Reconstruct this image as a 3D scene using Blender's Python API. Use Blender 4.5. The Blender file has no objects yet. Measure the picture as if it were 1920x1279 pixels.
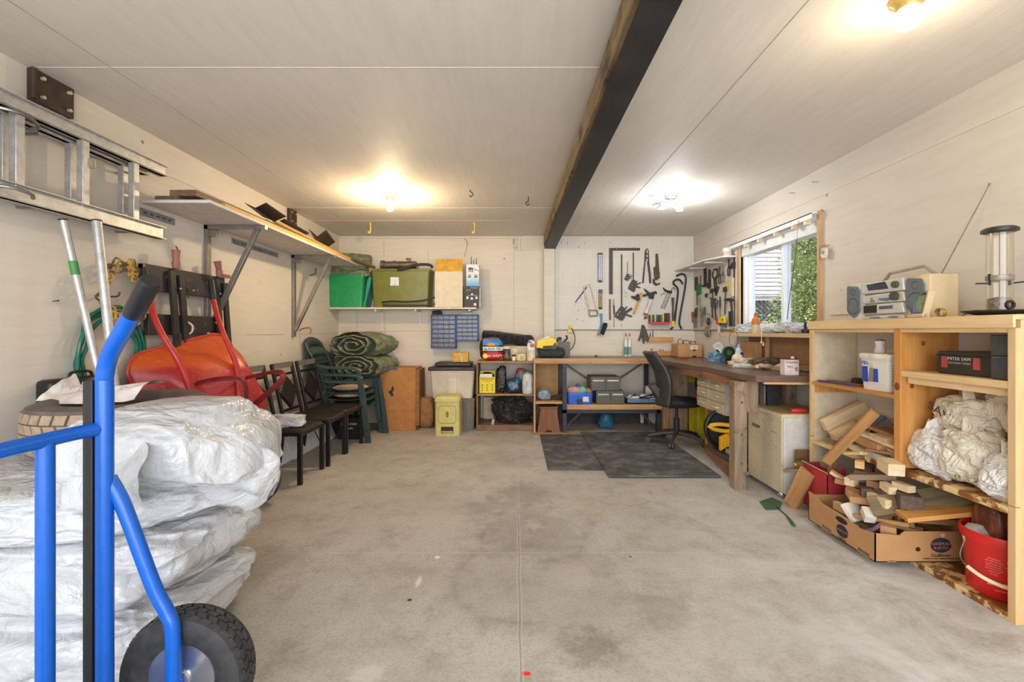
import bpy, bmesh, math, random
from mathutils import Vector, Matrix, noise
V = Vector
PI = math.pi
C = bpy.context.scene.collection
scene = bpy.context.scene
# ---------------------------------------------------------------- camera, world, sun, daylight, exposure
F = 1920 * 16 / 36.0; CX, CY, EYE = 966.4, 622.3, 1.19
cam_d = bpy.data.cameras.new('camera'); cam = bpy.data.objects.new('camera', cam_d); C.objects.link(cam)
cam.location = (0, 0, EYE); cam.rotation_euler = (PI/2, 0, 0)
cam_d.sensor_width = 36; cam_d.lens = 16; cam_d.clip_start = 0.02
cam_d.shift_x = -(CX - 960) / 1920; cam_d.shift_y = (CY - 639.5) / 1920
scene.camera = cam
scene.view_settings.view_transform = 'Standard'; scene.view_settings.look = 'None'
scene.view_settings.gamma = 1; scene.view_settings.use_curve_mapping = False
scene.view_settings.exposure = 0.0
scene.cycles.max_bounces = 8; scene.cycles.diffuse_bounces = 5; scene.cycles.sample_clamp_indirect = 6
w = bpy.data.worlds.new('sky'); scene.world = w; w.use_nodes = True
bg = w.node_tree.nodes['Background']; bg.inputs[0].default_value = (0.78, 0.88, 1.0, 1); bg.inputs[1].default_value = 1.5
def light(name, kind, loc, energy, color, rot=(0, 0, 0), **k):
    d = bpy.data.lights.new(name, kind); d.energy = energy; d.color = color
    for a, b in k.items(): setattr(d, a, b)
    o = bpy.data.objects.new(name, d); o.location = loc; o.rotation_euler = rot; C.objects.link(o); return o
sun = light('sun', 'SUN', (0, 0, 10), 6.5, (1, 0.96, 0.88), angle=0.01)
sun.rotation_euler = V((-0.42, -0.34, 0.84)).to_track_quat('Z', 'Y').to_euler()
day = light('garage_door_daylight', 'AREA', (0.0, -2.9, 1.45), 285, (0.93, 0.97, 1.0), (PI/2, 0, PI), shape='RECTANGLE', size=5.6, size_y=2.8)
day.rotation_euler = V((0, -1, 0)).to_track_quat('Z', 'Y').to_euler()
# lamps of the room (the fixtures themselves are built below)
light('bulb_light_a', 'POINT', (-1.143, 4.15, 2.25), 38, (1, 0.76, 0.45), shadow_soft_size=0.03)
light('bulb_light_b', 'POINT', (1.47, 1.70, 2.28), 6, (1, 0.80, 0.50), shadow_soft_size=0.04)
for dx, dy in ((-0.06, 0.0), (0.05, -0.08), (0.10, 0.05)):
    light('track_lamp_light', 'POINT', (1.43 + dx, 4.2 + dy, 2.24), 6.5, (0.95, 0.98, 1.0), shadow_soft_size=0.025)
# ---------------------------------------------------------------- helpers
XL, XR, YB, H = -2.31, 2.34, 5.95, 2.44
def at(px, py, Y): return V(((px-CX)*Y/F, Y, EYE-(py-CY)*Y/F))
def onX(px, py, X):
    Y = X*F/(px-CX); return V((X, Y, EYE-(py-CY)*Y/F))
def onZ(px, py, z):
    Y = (EYE-z)*F/(py-CY); return V(((px-CX)*Y/F, Y, z))
def srgb(c):
    return tuple(((x/255)/12.92 if x/255 <= .04045 else ((x/255+.055)/1.055)**2.4) for x in c) + (1,)
class NT:
    def __init__(s, name):
        s.m = bpy.data.materials.new(name); s.m.use_nodes = True; s.t = s.m.node_tree; s.n = s.t.nodes
        s.b = s.n['Principled BSDF']; s.co = s.n.new('ShaderNodeTexCoord').outputs['Object']
    def L(s, a, b): s.t.links.new(a, b)
    def put(s, inp, v):
        if hasattr(v, 'is_output'): s.L(v, inp)
        else: inp.default_value = v
    def math(s, op, a, b=0.0, c=None, clamp=False):
        n = s.n.new('ShaderNodeMath'); n.operation = op; n.use_clamp = clamp; s.put(n.inputs[0], a); s.put(n.inputs[1], b)
        if c is not None: s.put(n.inputs[2], c)
        return n.outputs[0]
    def mix(s, f, a, b, mode='MIX'):
        n = s.n.new('ShaderNodeMix'); n.data_type = 'RGBA'; n.blend_type = mode
        s.put(n.inputs[0], f); s.put(n.inputs[6], a); s.put(n.inputs[7], b); return n.outputs[2]
    def noise(s, scale, det=4, st=None, rough=.55, dist=0, off=None):
        co = s.co
        if st or off:
            mp = s.n.new('ShaderNodeMapping'); s.L(co, mp.inputs[0])
            if st: mp.inputs['Scale'].default_value = st
            if off: mp.inputs['Location'].default_value = off
            co = mp.outputs[0]
        n = s.n.new('ShaderNodeTexNoise'); n.inputs['Scale'].default_value = scale; n.inputs['Detail'].default_value = det
        n.inputs['Roughness'].default_value = rough; n.inputs['Distortion'].default_value = dist; s.L(co, n.inputs[0]); return n.outputs[0]
    def vor(s, scale, feat='F1', st=None):
        co = s.co
        if st:
            mp = s.n.new('ShaderNodeMapping'); s.L(co, mp.inputs[0]); mp.inputs['Scale'].default_value = st; co = mp.outputs[0]
        n = s.n.new('ShaderNodeTexVoronoi'); n.feature = feat; n.inputs['Scale'].default_value = scale; s.L(co, n.inputs[0]); return n.outputs
    def ramp(s, f, a, b, lo=0.0, hi=1.0):
        n = s.n.new('ShaderNodeMapRange'); s.put(n.inputs[0], f); n.inputs[1].default_value = a; n.inputs[2].default_value = b
        n.inputs[3].default_value = lo; n.inputs[4].default_value = hi; return n.outputs[0]
    def xyz(s):
        n = s.n.new('ShaderNodeSeparateXYZ'); s.L(s.co, n.inputs[0]); return n.outputs
    def bump(s, h, st=.3, d=.01):
        n = s.n.new('ShaderNodeBump'); n.inputs['Strength'].default_value = st; n.inputs['Distance'].default_value = d
        s.L(h, n.inputs['Height']); s.L(n.outputs[0], s.b.inputs['Normal'])
    def fin(s, col, rough=.5, metal=0, spec=None):
        s.put(s.b.inputs['Base Color'], col); s.put(s.b.inputs['Roughness'], rough); s.put(s.b.inputs['Metallic'], metal)
        if spec is not None: s.b.inputs['Specular IOR Level'].default_value = spec
        return s.m
_mc = {}
def mat(c, rough=.5, metal=0, var=.10, vs=14, bump=0, dirt=None, df=.5, spec=None, alpha=None):
    """plain procedural surface: base colour with soft mottling, optional worn/dirty patches and bump"""
    key = (c, rough, metal, var, vs, bump, dirt, df, spec, alpha)
    if key in _mc: return _mc[key]
    s = NT('surface_%d_%d_%d' % c)
    n = s.noise(vs, 5)
    lo = srgb(tuple(x*(1-var) for x in c)); hi = srgb(tuple(min(255, x*(1+var)) for x in c))
    col = s.mix(s.ramp(n, .3, .7), lo, hi)
    if dirt: col = s.mix(s.ramp(s.noise(vs*.6, 8, off=(3, 5, 1), rough=.7), 1-df-.06, 1-df+.06), col, srgb(dirt))
    if bump: s.bump(s.noise(vs*3, 6), bump, .004)
    s.fin(col, rough, metal, spec)
    if alpha is not None:
        s.b.inputs['Alpha'].default_value = alpha
    _mc[key] = s.m; return s.m
def wood(c1, c2, axis=1, scale=14, rough=.6, knots=True, dirt=None, df=.4, bump=.25):
    key = ('w', c1, c2, axis, scale, rough, knots, dirt, df)
    if key in _mc: return _mc[key]
    s = NT('wood_%d_%d_%d' % c1); st = [1, 1, 1]; st[axis] = .09
    n = s.noise(scale, 6, st=st, rough=.6, dist=.6); n2 = s.noise(scale*5, 3, st=st)
    f = s.math('ADD', s.math('MULTIPLY', n, .75), s.math('MULTIPLY', n2, .25))
    col = s.mix(s.ramp(f, .36, .64), srgb(c1), srgb(c2))
    if knots:
        st2 = [1, 1, 1]; st2[axis] = .5
        v = s.vor(4.0, st=st2)
        col = s.mix(s.ramp(v[0], .03, .09, .75, 0), col, srgb(tuple(x*.42 for x in c1)))
    if dirt: col = s.mix(s.ramp(s.noise(5, 8, off=(1, 7, 2), rough=.7), 1-df-.05, 1-df+.08), col, srgb(dirt))
    s.bump(f, bump, .003); s.fin(col, rough); _mc[key] = s.m; return s.m
class G:
    def __init__(s): s.v = []; s.f = []; s.m = []
    def add(s, vs, fs, mi=0):
        b = len(s.v); s.v += [V(x) for x in vs]; s.f += [tuple(i+b for i in f) for f in fs]; s.m += [mi]*len(fs); return s
    def box(s, x0, y0, z0, x1, y1, z1, mi=0):
        return s.add([(x, y, z) for z in (z0, z1) for y in (y0, y1) for x in (x0, x1)],
                     [(0,2,3,1), (4,5,7,6), (0,1,5,4), (2,6,7,3), (0,4,6,2), (1,3,7,5)], mi)
    def ob(s, c, size, R=None, mi=0):
        c = V(c); h = [x/2 for x in size]; R = R or Matrix.Identity(3)
        return s.add([c + R @ V((x*h[0], y*h[1], z*h[2])) for z in (-1, 1) for y in (-1, 1) for x in (-1, 1)],
                     [(0,2,3,1), (4,5,7,6), (0,1,5,4), (2,6,7,3), (0,4,6,2), (1,3,7,5)], mi)
    def bar(s, p0, p1, w, h, up=(0, 0, 1), mi=0):
        p0 = V(p0); p1 = V(p1); d = (p1-p0); L = d.length; y = d.normalized(); up = V(up)
        x = y.cross(up)
        if x.length < 1e-4: x = y.cross(V((1, 0, 0)))
        x.normalize(); z = x.cross(y); R = Matrix((x, y, z)).transposed()
        return s.ob((p0+p1)/2, (w, L, h), R, mi)
    def tube(s, pts, r, n=10, closed=False, mi=0, flat=1.0):
        pts = [V(p) for p in pts]; k = len(pts); rs = r if isinstance(r, (list, tuple)) else [r]*k
        t = [((pts[(i+1) % k]-pts[i-1]) if (closed or 0 < i < k-1) else (pts[1]-pts[0] if i == 0 else pts[-1]-pts[-2])).normalized() for i in range(k)]
        a = t[0].orthogonal().normalized(); b0 = len(s.v)
        for i in range(k):
            a = (a - t[i]*a.dot(t[i])); a = a.normalized() if a.length > 1e-6 else t[i].orthogonal().normalized(); b = t[i].cross(a)
            s.v += [pts[i] + rs[i]*(math.cos(2*PI*j/n)*a + flat*math.sin(2*PI*j/n)*b) for j in range(n)]
        for i in range(k if closed else k-1):
            for j in range(n):
                i2 = (i+1) % k; s.f.append((b0+i*n+j, b0+i*n+(j+1) % n, b0+i2*n+(j+1) % n, b0+i2*n+j)); s.m.append(mi)
        if not closed:
            s.f.append(tuple(b0+j for j in range(n))[::-1]); s.f.append(tuple(b0+(k-1)*n+j for j in range(n))); s.m += [mi]*2
        return s
    def cyl(s, p0, p1, r, r1=None, n=20, mi=0): return s.tube([p0, p1], [r, r if r1 is None else r1], n, mi=mi)
    def lathe(s, prof, c=(0, 0, 0), n=28, axis='Z', mi=0, close=False, sx=1, sy=1):
        c = V(c); b0 = len(s.v); k = len(prof)
        for r, z in prof:
            for j in range(n):
                a = 2*PI*j/n; x, y = r*math.cos(a)*sx, r*math.sin(a)*sy
                s.v.append(c + (V((x, y, z)) if axis == 'Z' else V((x, z, y)) if axis == 'Y' else V((z, x, y))))
        for i in range(k if close else k-1):
            for j in range(n):
                i2 = (i+1) % k; s.f.append((b0+i*n+j, b0+i*n+(j+1) % n, b0+i2*n+(j+1) % n, b0+i2*n+j)); s.m.append(mi)
        if not close:
            if prof[0][0] > 1e-5: s.f.append(tuple(b0+j for j in range(n))[::-1]); s.m.append(mi)
            if prof[-1][0] > 1e-5: s.f.append(tuple(b0+(k-1)*n+j for j in range(n))); s.m.append(mi)
        return s
    def prism(s, poly, o, u, w_, t, mi=0):
        o, u, w_, t = V(o), V(u), V(w_), V(t); k = len(poly)
        a = [o+u*x+w_*y for x, y in poly]
        return s.add(a + [p+t for p in a], [tuple(range(k))[::-1], tuple(range(k, 2*k))] + [(i, (i+1) % k, k+(i+1) % k, k+i) for i in range(k)], mi)
    def ball(s, c, r, n=16, mi=0):
        c = V(c); r = V(r) if hasattr(r, '__len__') else V((r, r, r)); k = n//2
        b0 = len(s.v)
        for i in range(1, k):
            for j in range(n):
                a, p = 2*PI*j/n, PI*i/k; s.v.append(c + V((r.x*math.sin(p)*math.cos(a), r.y*math.sin(p)*math.sin(a), r.z*math.cos(p))))
        s.v += [c+V((0, 0, r.z)), c-V((0, 0, r.z))]; T, B = len(s.v)-2, len(s.v)-1
        for j in range(n):
            s.f.append((T, b0+j, b0+(j+1) % n)); s.f.append((B, b0+(k-2)*n+(j+1) % n, b0+(k-2)*n+j)); s.m += [mi]*2
            for i in range(k-2): s.f.append((b0+i*n+j, b0+(i+1)*n+j, b0+(i+1)*n+(j+1) % n, b0+i*n+(j+1) % n)); s.m.append(mi)
        return s
    def grid(s, fn, nu, nv, mi=0, closeu=False):
        b0 = len(s.v)
        for i in range(nu+1):
            for j in range(nv+1): s.v.append(V(fn(i/nu, j/nv)))
        for i in range(nu):
            for j in range(nv): s.f.append((b0+i*(nv+1)+j, b0+(i+1)*(nv+1)+j, b0+(i+1)*(nv+1)+j+1, b0+i*(nv+1)+j+1)); s.m.append(mi)
        return s
    def disp(s, fn):
        s.v = [fn(p) for p in s.v]; return s
    def mk(s, name, mats, parent=None, loc=None, rot=(0, 0, 0), bevel=0, solid=0, sub=0, label=None, ang=35, flatshade=False):
        me = bpy.data.meshes.new(name); me.from_pydata([tuple(p) for p in s.v], [], s.f)
        for m in (mats if isinstance(mats, (list, tuple)) else [mats]): me.materials.append(m)
        me.polygons.foreach_set('material_index', s.m)
        bm = bmesh.new(); bm.from_mesh(me); bmesh.ops.recalc_face_normals(bm, faces=bm.faces); bm.to_mesh(me); bm.free()
        if not flatshade:
            me.polygons.foreach_set('use_smooth', [True]*len(me.polygons)); me.set_sharp_from_angle(angle=math.radians(ang))
        o = bpy.data.objects.new(name, me); C.objects.link(o)
        if loc is not None: o.location = loc
        o.rotation_euler = rot
        if parent: o.parent = parent
        if bevel:
            b = o.modifiers.new('bevel', 'BEVEL'); b.width = bevel; b.segments = 2; b.limit_method = 'ANGLE'; b.angle_limit = math.radians(40)
        if solid:
            b = o.modifiers.new('solid', 'SOLIDIFY'); b.thickness = solid; b.offset = 0
        if sub:
            b = o.modifiers.new('sub', 'SUBSURF'); b.levels = sub; b.render_levels = sub
        if label: o['label'] = label
        return o
def tag(o, label, cat, group=None, kind=None):
    o['label'] = label; o['category'] = cat
    if group: o['group'] = group
    if kind: o['kind'] = kind
    return o
def thing(name, label, cat, loc=(0, 0, 0), rz=0, group=None, rot=None):
    o = bpy.data.objects.new(name, None); o.empty_display_size = .05; C.objects.link(o); o.location = loc
    o.rotation_euler = rot or (0, 0, rz); return tag(o, label, cat, group)
def struct(g, name, mats, **k):
    o = g.mk(name, mats, **k)
    if not k.get('parent'): o['kind'] = 'structure'
    return o
def dup(root, loc=None, rz=None, label=None):
    def cp(o, par=None):
        c = o.copy(); C.objects.link(c); c.parent = par
        for ch in list(o.children): cp(ch, c)
        return c
    r = cp(root)
    if loc is not None: r.location = loc
    if rz is not None: r.rotation_euler = (0, 0, rz)
    if label: r['label'] = label
    return r
def writing(txt, size, o, u, up, m, parent, name='printed_text', depth=.0006, align='CENTER'):
    """flat lettering as a mesh, reading along u, upright along up, lifted off its surface"""
    cu = bpy.data.curves.new(name, 'FONT'); cu.body = txt; cu.size = size; cu.align_x = align; cu.align_y = 'CENTER'; cu.extrude = depth; cu.resolution_u = 2
    t = bpy.data.objects.new(name, cu); me = bpy.data.meshes.new_from_object(t); bpy.data.objects.remove(t)
    u = V(u).normalized(); up = V(up).normalized(); n = u.cross(up)
    me.transform(Matrix.Translation(V(o)) @ Matrix((u, up, n)).transposed().to_4x4()); me.materials.clear(); me.materials.append(m)
    ob = bpy.data.objects.new(name, me); C.objects.link(ob); ob.parent = parent; return ob
def arc(c, r, a0, a1, n, u=(1, 0, 0), w_=(0, 0, 1)):
    c, u, w_ = V(c), V(u), V(w_); return [c + r*(math.cos(a0+(a1-a0)*i/n)*u + math.sin(a0+(a1-a0)*i/n)*w_) for i in range(n+1)]
def curve(pts, n=6):
    """Catmull-Rom through points"""
    P = [V(p) for p in pts]; P = [P[0]*2-P[1]] + P + [P[-1]*2-P[-2]]; out = []
    for i in range(1, len(P)-2):
        for k in range(n):
            t = k/n; a, b, c, d = P[i-1], P[i], P[i+1], P[i+2]
            out.append(.5*((2*b) + (c-a)*t + (2*a-5*b+4*c-d)*t*t + (3*b-a-3*c+d)*t*t*t))
    return out + [P[-2]]
def bag(c, r, seed, amp=.12, lv=5, pw=.75, fold=3.0, flat=.0, shape=None, fine=.45):
    """crumpled plastic or cloth lump: rounded block creased by sharp noise folds"""
    bm = bmesh.new(); bmesh.ops.create_icosphere(bm, subdivisions=lv, radius=1)
    so = V((seed*7.3, seed*3.1, seed*1.7)); r = V(r)
    for v in bm.verts:
        p = v.co.copy(); q = V([math.copysign(abs(t)**pw, t) for t in p]); q = q.normalized()*(.55*q.length+.45)
        n1 = noise.noise(p*1.3+so); k = p*fold+so; k += .8*V((noise.noise(k+V((9, 0, 0))), noise.noise(k+V((0, 9, 0))), noise.noise(k)))
        d1 = 1-abs(noise.noise(k))*2.4; d2 = 1-abs(noise.noise(k*2.3))*2.4; d3 = 1-abs(noise.noise(k*5.1))*2.4
        dist, _ = noise.voronoi(k*1.2); d4 = dist[1]-dist[0]
        d = amp*(1.0*n1 + .36*d1 + fine*(.17*d2 + .06*d3) + .22*d4)
        q = q*(1+d-.25*amp); q = V((q.x*r.x, q.y*r.y, q.z*r.z))
        if flat and q.z < -r.z*(1-flat): q.z = -r.z*(1-flat) + .15*(q.z + r.z*(1-flat))
        if shape: q = shape(q, p)
        v.co = q + V(c)
    g = G(); g.v = [v.co.copy() for v in bm.verts]; g.f = [tuple(v.index for v in f.verts) for f in bm.faces]; g.m = [0]*len(g.f); bm.free(); return g
# ---------------------------------------------------------------- setting
def wall_mat(name, base, lined, grain_axis):
    s = NT(name)
    st = [1, 1, 1]; st[grain_axis] = .12
    g = s.noise(26, 5, st=st); big = s.noise(1.1, 3)
    col = s.mix(s.ramp(big, .35, .65), srgb(tuple(x*.965 for x in base)), srgb(base))
    col = s.mix(s.ramp(g, .40, .68, 0, .22), col, srgb(tuple(x*.86 for x in base)))
    if lined:   # nail heads, scuffs and drips left on the painted plywood
        v = s.vor(3.1); col = s.mix(s.ramp(v[0], .028, .042, .75, 0), col, srgb((98, 82, 66)))
        v2 = s.vor(1.7, st=(1.3, 1, 1)); col = s.mix(s.ramp(v2[0], .014, .024, .8, 0), col, srgb((70, 60, 50)))
        m = s.math('MULTIPLY', s.ramp(s.noise(2.2, 7, rough=.75, off=(4, 2, 8)), .60, .70, 0, .35), s.ramp(s.noise(9, 5), .4, .6))
        col = s.mix(m, col, srgb(tuple(x*.78 for x in base)))
    s.bump(g, .35, .004); s.fin(col, .62, spec=.3); return s.m
M_wall_b = wall_mat('painted_plywood_back', (226, 214, 196), True, 0)
M_wall_s = wall_mat('painted_plywood_side', (224, 214, 200), True, 1)
M_ceil = wall_mat('painted_ceiling_board', (226, 218, 208), False, 1)
M_trimw = mat((224, 213, 192), .6, var=.04, bump=.15)
# floor
s = NT('worn_concrete')
x, y, z = s.xyz()
col = s.mix(s.ramp(s.noise(1.0, 5, rough=.6), .35, .65), srgb((178, 172, 164)), srgb((198, 193, 186)))
col = s.mix(s.ramp(s.noise(5, 10, rough=.78), .47, .66, 0, .55), col, srgb((138, 129, 118)))
col = s.mix(s.ramp(s.noise(4, 10, rough=.8, off=(9, 3, 0)), .54, .68, 0, .5), col, srgb((208, 203, 195)))
col = s.mix(s.ramp(s.noise(1.6, 6, off=(2, 8, 0)), .55, .75, 0, .4), col, srgb((176, 158, 134)))
col = s.mix(s.ramp(s.noise(70, 6, rough=.7), .48, .70, 0, .5), col, srgb((130, 123, 115)))
def spot(px, py, r, soft, c, amt, sc=9, ey=1.0):
    global col
    q = onZ(px, py, 0); dx = s.math('SUBTRACT', x, q.x); dy = s.math('MULTIPLY', s.math('SUBTRACT', y, q.y), ey)
    d = s.math('SQRT', s.math('ADD', s.math('MULTIPLY', dx, dx), s.math('MULTIPLY', dy, dy)))
    d = s.math('ADD', d, s.ramp(s.noise(sc, 6, rough=.7), .3, .7, -soft*.7, soft*.7))
    col = s.mix(s.ramp(d, r-soft*.5, r+soft*.5, amt, 0), col, srgb(c)); return d
def ring(px, py, r, wd, c, amt, ey=1.0):
    global col
    q = onZ(px, py, 0); dx = s.math('SUBTRACT', x, q.x); dy = s.math('MULTIPLY', s.math('SUBTRACT', y, q.y), ey)
    d = s.math('SQRT', s.math('ADD', s.math('MULTIPLY', dx, dx), s.math('MULTIPLY', dy, dy)))
    d = s.math('ABSOLUTE', s.math('SUBTRACT', d, r))
    k = s.math('MULTIPLY', s.ramp(d, 0, wd, amt, 0), s.ramp(s.noise(5, 6), .38, .62)); col = s.mix(k, col, srgb(c))
# chalky, dusty right hand side towards the door
k = s.math('MULTIPLY', s.ramp(s.math('SUBTRACT', x, s.math('MULTIPLY', y, .42)), -.35, .75), s.ramp(s.noise(2.6, 9, rough=.72, dist=.6), .40, .60))
col = s.mix(s.math('MULTIPLY', k, .85), col, srgb((214, 216, 215)))
k = s.math('MULTIPLY', s.ramp(s.math('SUBTRACT', x, s.math('MULTIPLY', y, .42)), -.1, 1.0), s.ramp(s.noise(7, 9, rough=.8, off=(5, 5, 5)), .56, .66))
col = s.mix(s.math('MULTIPLY', k, .5), col, srgb((108, 106, 102)))
spot(1075, 1078, .12, .10, (206, 198, 192), .5, 60); spot(1060, 1130, .08, .10, (200, 192, 186), .4, 60)
spot(1000, 985, .05, .07, (222, 216, 210), .7, 20); spot(850, 975, .22, .2, (198, 190, 180), .3, 16)
spot(1000, 995, .32, .22, (132, 126, 118), .4); spot(985, 925, .22, .16, (124, 118, 110), .42); spot(905, 955, .14, .12, (134, 126, 118), .4)
spot(1110, 1215, .10, .10, (104, 98, 92), .5, 14); spot(1240, 1140, .12, .1, (120, 115, 108), .35, 12); spot(690, 1265, .05, .03, (212, 205, 198), .6, 20)
spot(500, 1055, .16, .10, (126, 120, 106), .35); spot(1000, 1090, .42, .10, (140, 130, 120), .25)
ring(1120, 930, .30, .03, (196, 172, 122), .55); ring(1160, 925, .24, .012, (112, 104, 94), .5); ring(985, 1085, .34, .03, (130, 120, 110), .3)
ring(1210, 970, .28, .02, (178, 158, 130), .4); ring(1000, 1005, .30, .03, (124, 116, 108), .3)
spot(820, 1045, .012, .006, (240, 238, 232), .9); spot(987, 1263, .016, .004, (232, 60, 28), 1.0, 40, 1.6); spot(768, 1125, .010, .003, (40, 38, 36), .9)
spot(785, 1090, .012, .01, (228, 224, 218), .8, 60, .3); spot(1182, 1044, .008, .003, (60, 50, 40), .8)
spot(1450, 820, .3, .2, (190, 180, 165), .3)
v = s.vor(7.0); col = s.mix(s.ramp(v[0], .012, .035, .55, 0), col, srgb((78, 68, 58)))
v = s.vor(11.0, st=(1, .6, 1)); col = s.mix(s.math('MULTIPLY', s.ramp(v[0], .02, .05, .7, 0), s.ramp(s.noise(2), .5, .6)), col, srgb((232, 228, 222)))
wob = s.ramp(s.noise(3, 3, off=(2, 2, 2)), .3, .7, -.004, .004)
cx_ = s.math('ABSOLUTE', s.math('SUBTRACT', s.math('ADD', x, wob), .019)); cr = s.ramp(cx_, .0010, .0028, 1, 0)
cr = s.math('MULTIPLY', cr, s.ramp(y, 2.0, 3.2, .7, .12)); col = s.mix(cr, col, srgb((136, 126, 116)))
cl = s.math('MULTIPLY', s.ramp(s.math('ABSOLUTE', s.math('SUBTRACT', cx_, .008)), .001, .004, .4, 0), 1.0); col = s.mix(cl, col, srgb((206, 200, 192)))
cy_ = s.math('ABSOLUTE', s.math('SUBTRACT', s.math('ADD', y, wob), 2.45)); col = s.mix(s.ramp(cy_, .002, .005, .45, 0), col, srgb((206, 200, 192)))
s.bump(s.noise(60, 8, rough=.7), .25, .004); s.fin(col, s.ramp(s.noise(2, 4), .3, .7, .55, .75), spec=.35); M_floor = s.m
struct(G().box(XL-.2, -1.9, -.12, XR+.2, YB+.2, 0), 'floor', M_floor)
struct(G().box(XL-.2, -1.75, H, XR+.2, YB+.2, H+.15), 'ceiling', M_ceil)
struct(G().box(XL-.15, -1.6, 0, XL, YB, H), 'wall_left', M_wall_s)
struct(G().box(XL-.15, YB, 0, XR+.15, YB+.15, H), 'wall_back', M_wall_b)
WY0, WY1, WZ0, WZ1 = 3.50, 4.72, 1.20, 2.06
g = G().box(XR, -1.6, 0, XR+.15, WY0, H).box(XR, WY1, 0, XR+.15, YB, H).box(XR, WY0, 0, XR+.15, WY1, WZ0).box(XR, WY0, WZ1, XR+.15, WY1, H)
struct(g, 'wall_right', M_wall_s)
# board joints and cover strips on ceiling and walls (battens, gaps)
M_seam = mat((120, 108, 92), .8); M_lseam = mat((238, 232, 224), .6, var=.03)
def joint(px, X=None, Y0=-1.5, Y1=YB, w_=.004): pass
g = G()
g.box(-1.913, -1.5, H-.0015, -1.909, YB, H+.01).box(1.104, -1.5, H-.0015, 1.1075, YB, H+.01).box(.70, 4.9, H-.001, .703, YB, H+.01)
struct(g, 'trim_1', mat((176, 166, 152), .8))
g = G().box(XL, 2.149, H-.0012, .40, 2.152, H+.01).box(XL, 4.58, H-.0012, .42, 4.583, H+.01).box(XL+.0, 5.1, H-.0012, -.05, 5.103, H+.01)
struct(g, 'trim_2', M_lseam)
struct(G().box(XL, -1.6, 2.226, XL+.006, YB, H), 'trim_3', M_wall_s)
struct(G().box(XR-.006, -1.6, 2.228, XR, YB, H), 'trim_4', M_wall_s)
# plywood joint lines on left and back walls
g = G()
g.box(XL, 3.9, 1.163, XL+.0015, 4.55, 1.166).box(XL, 4.85, 1.163, XL+.0015, YB, 1.166).box(XL, 1.0, 1.42, XL+.0015, 1.75, 1.423)
def bw(x0, y0, x1, y1, t=.0018):
    a, b = at(x0, y0, YB), at(x1, y1, YB)
    if abs(x1-x0) > abs(y1-y0): g.box(min(a.x, b.x), YB-t, a.z-.0018, max(a.x, b.x), YB, a.z+.0018)
    else: g.box(a.x-.0018, YB-t, min(a.z, b.z), a.x+.0018, YB, max(a.z, b.z))
bw(636, 447, 962, 447); bw(670, 583, 670, 616); bw(720, 447, 720, 482); bw(722, 583, 722, 648); bw(640, 622, 722, 622); bw(722, 621, 812, 621)
bw(964, 447, 964, 623); bw(970, 447, 970, 470); bw(976, 447, 976, 470); bw(984, 470, 984, 470+150); bw(964, 470, 984, 470); bw(803, 470, 803, 500)
struct(g, 'trim_5', M_lseam if 0 else mat((150, 136, 116), .8))
# recessed panel and its frame left of the post
struct(G().box(at(983, 0, YB).x, YB-.018, at(0, 470, YB).z, at(1021, 0, YB).x, YB, 2.44).box(at(964, 0, YB).x, YB-.012, .2, at(984, 0, YB).x, YB, at(0, 472, YB).z)
       .box(at(983, 0, YB).x, YB-.006, at(0, 620, YB).z, at(1016, 0, YB).x, YB, at(0, 470, YB).z), 'trim_6', M_wall_b)
px0, px1 = at(1020, 0, YB-.09).x, at(1040, 0, YB-.09).x
struct(G().box(px0, YB-.09, 0, px1, YB, 2.262), 'trim_7', M_wall_b, bevel=.003)
# the dark steel beam with its rough timber side board
s = NT('black_beam_paint'); s.bump(s.noise(60, 6), .2, .002)
s.fin(s.mix(s.ramp(s.noise(4, 6), .4, .75), srgb((34, 33, 35)), srgb((54, 52, 52))), .55); M_beam = s.m
hb = 2.264
bm_ = G().add([(.43, -1.6, hb), (.56, -1.6, hb), (.516, YB, hb), (.377, YB, hb), (.43, -1.6, H), (.56, -1.6, H), (.516, YB, H), (.377, YB, H)],
              [(0, 1, 2, 3), (4, 5, 6, 7), (0, 1, 5, 4), (1, 2, 6, 5), (2, 3, 7, 6), (3, 0, 4, 7)])
struct(bm_, 'trim_8', M_beam)
M_bw = wood((96, 76, 50), (158, 132, 92), 1, 16, dirt=(52, 40, 28), df=.45)
b2 = G().add([(.408, -1.6, hb-.004), (.4295, -1.6, hb-.004), (.383, YB-.16, hb+.03), (.360, YB-.16, hb+.03), (.408, -1.6, H-.06), (.4295, -1.6, H-.06), (.383, YB-.16, H-.02), (.360, YB-.16, H-.02)],
              [(0, 1, 2, 3), (4, 5, 6, 7), (0, 1, 5, 4), (1, 2, 6, 5), (2, 3, 7, 6), (3, 0, 4, 7)])
struct(b2, 'trim_9', M_bw)
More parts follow.
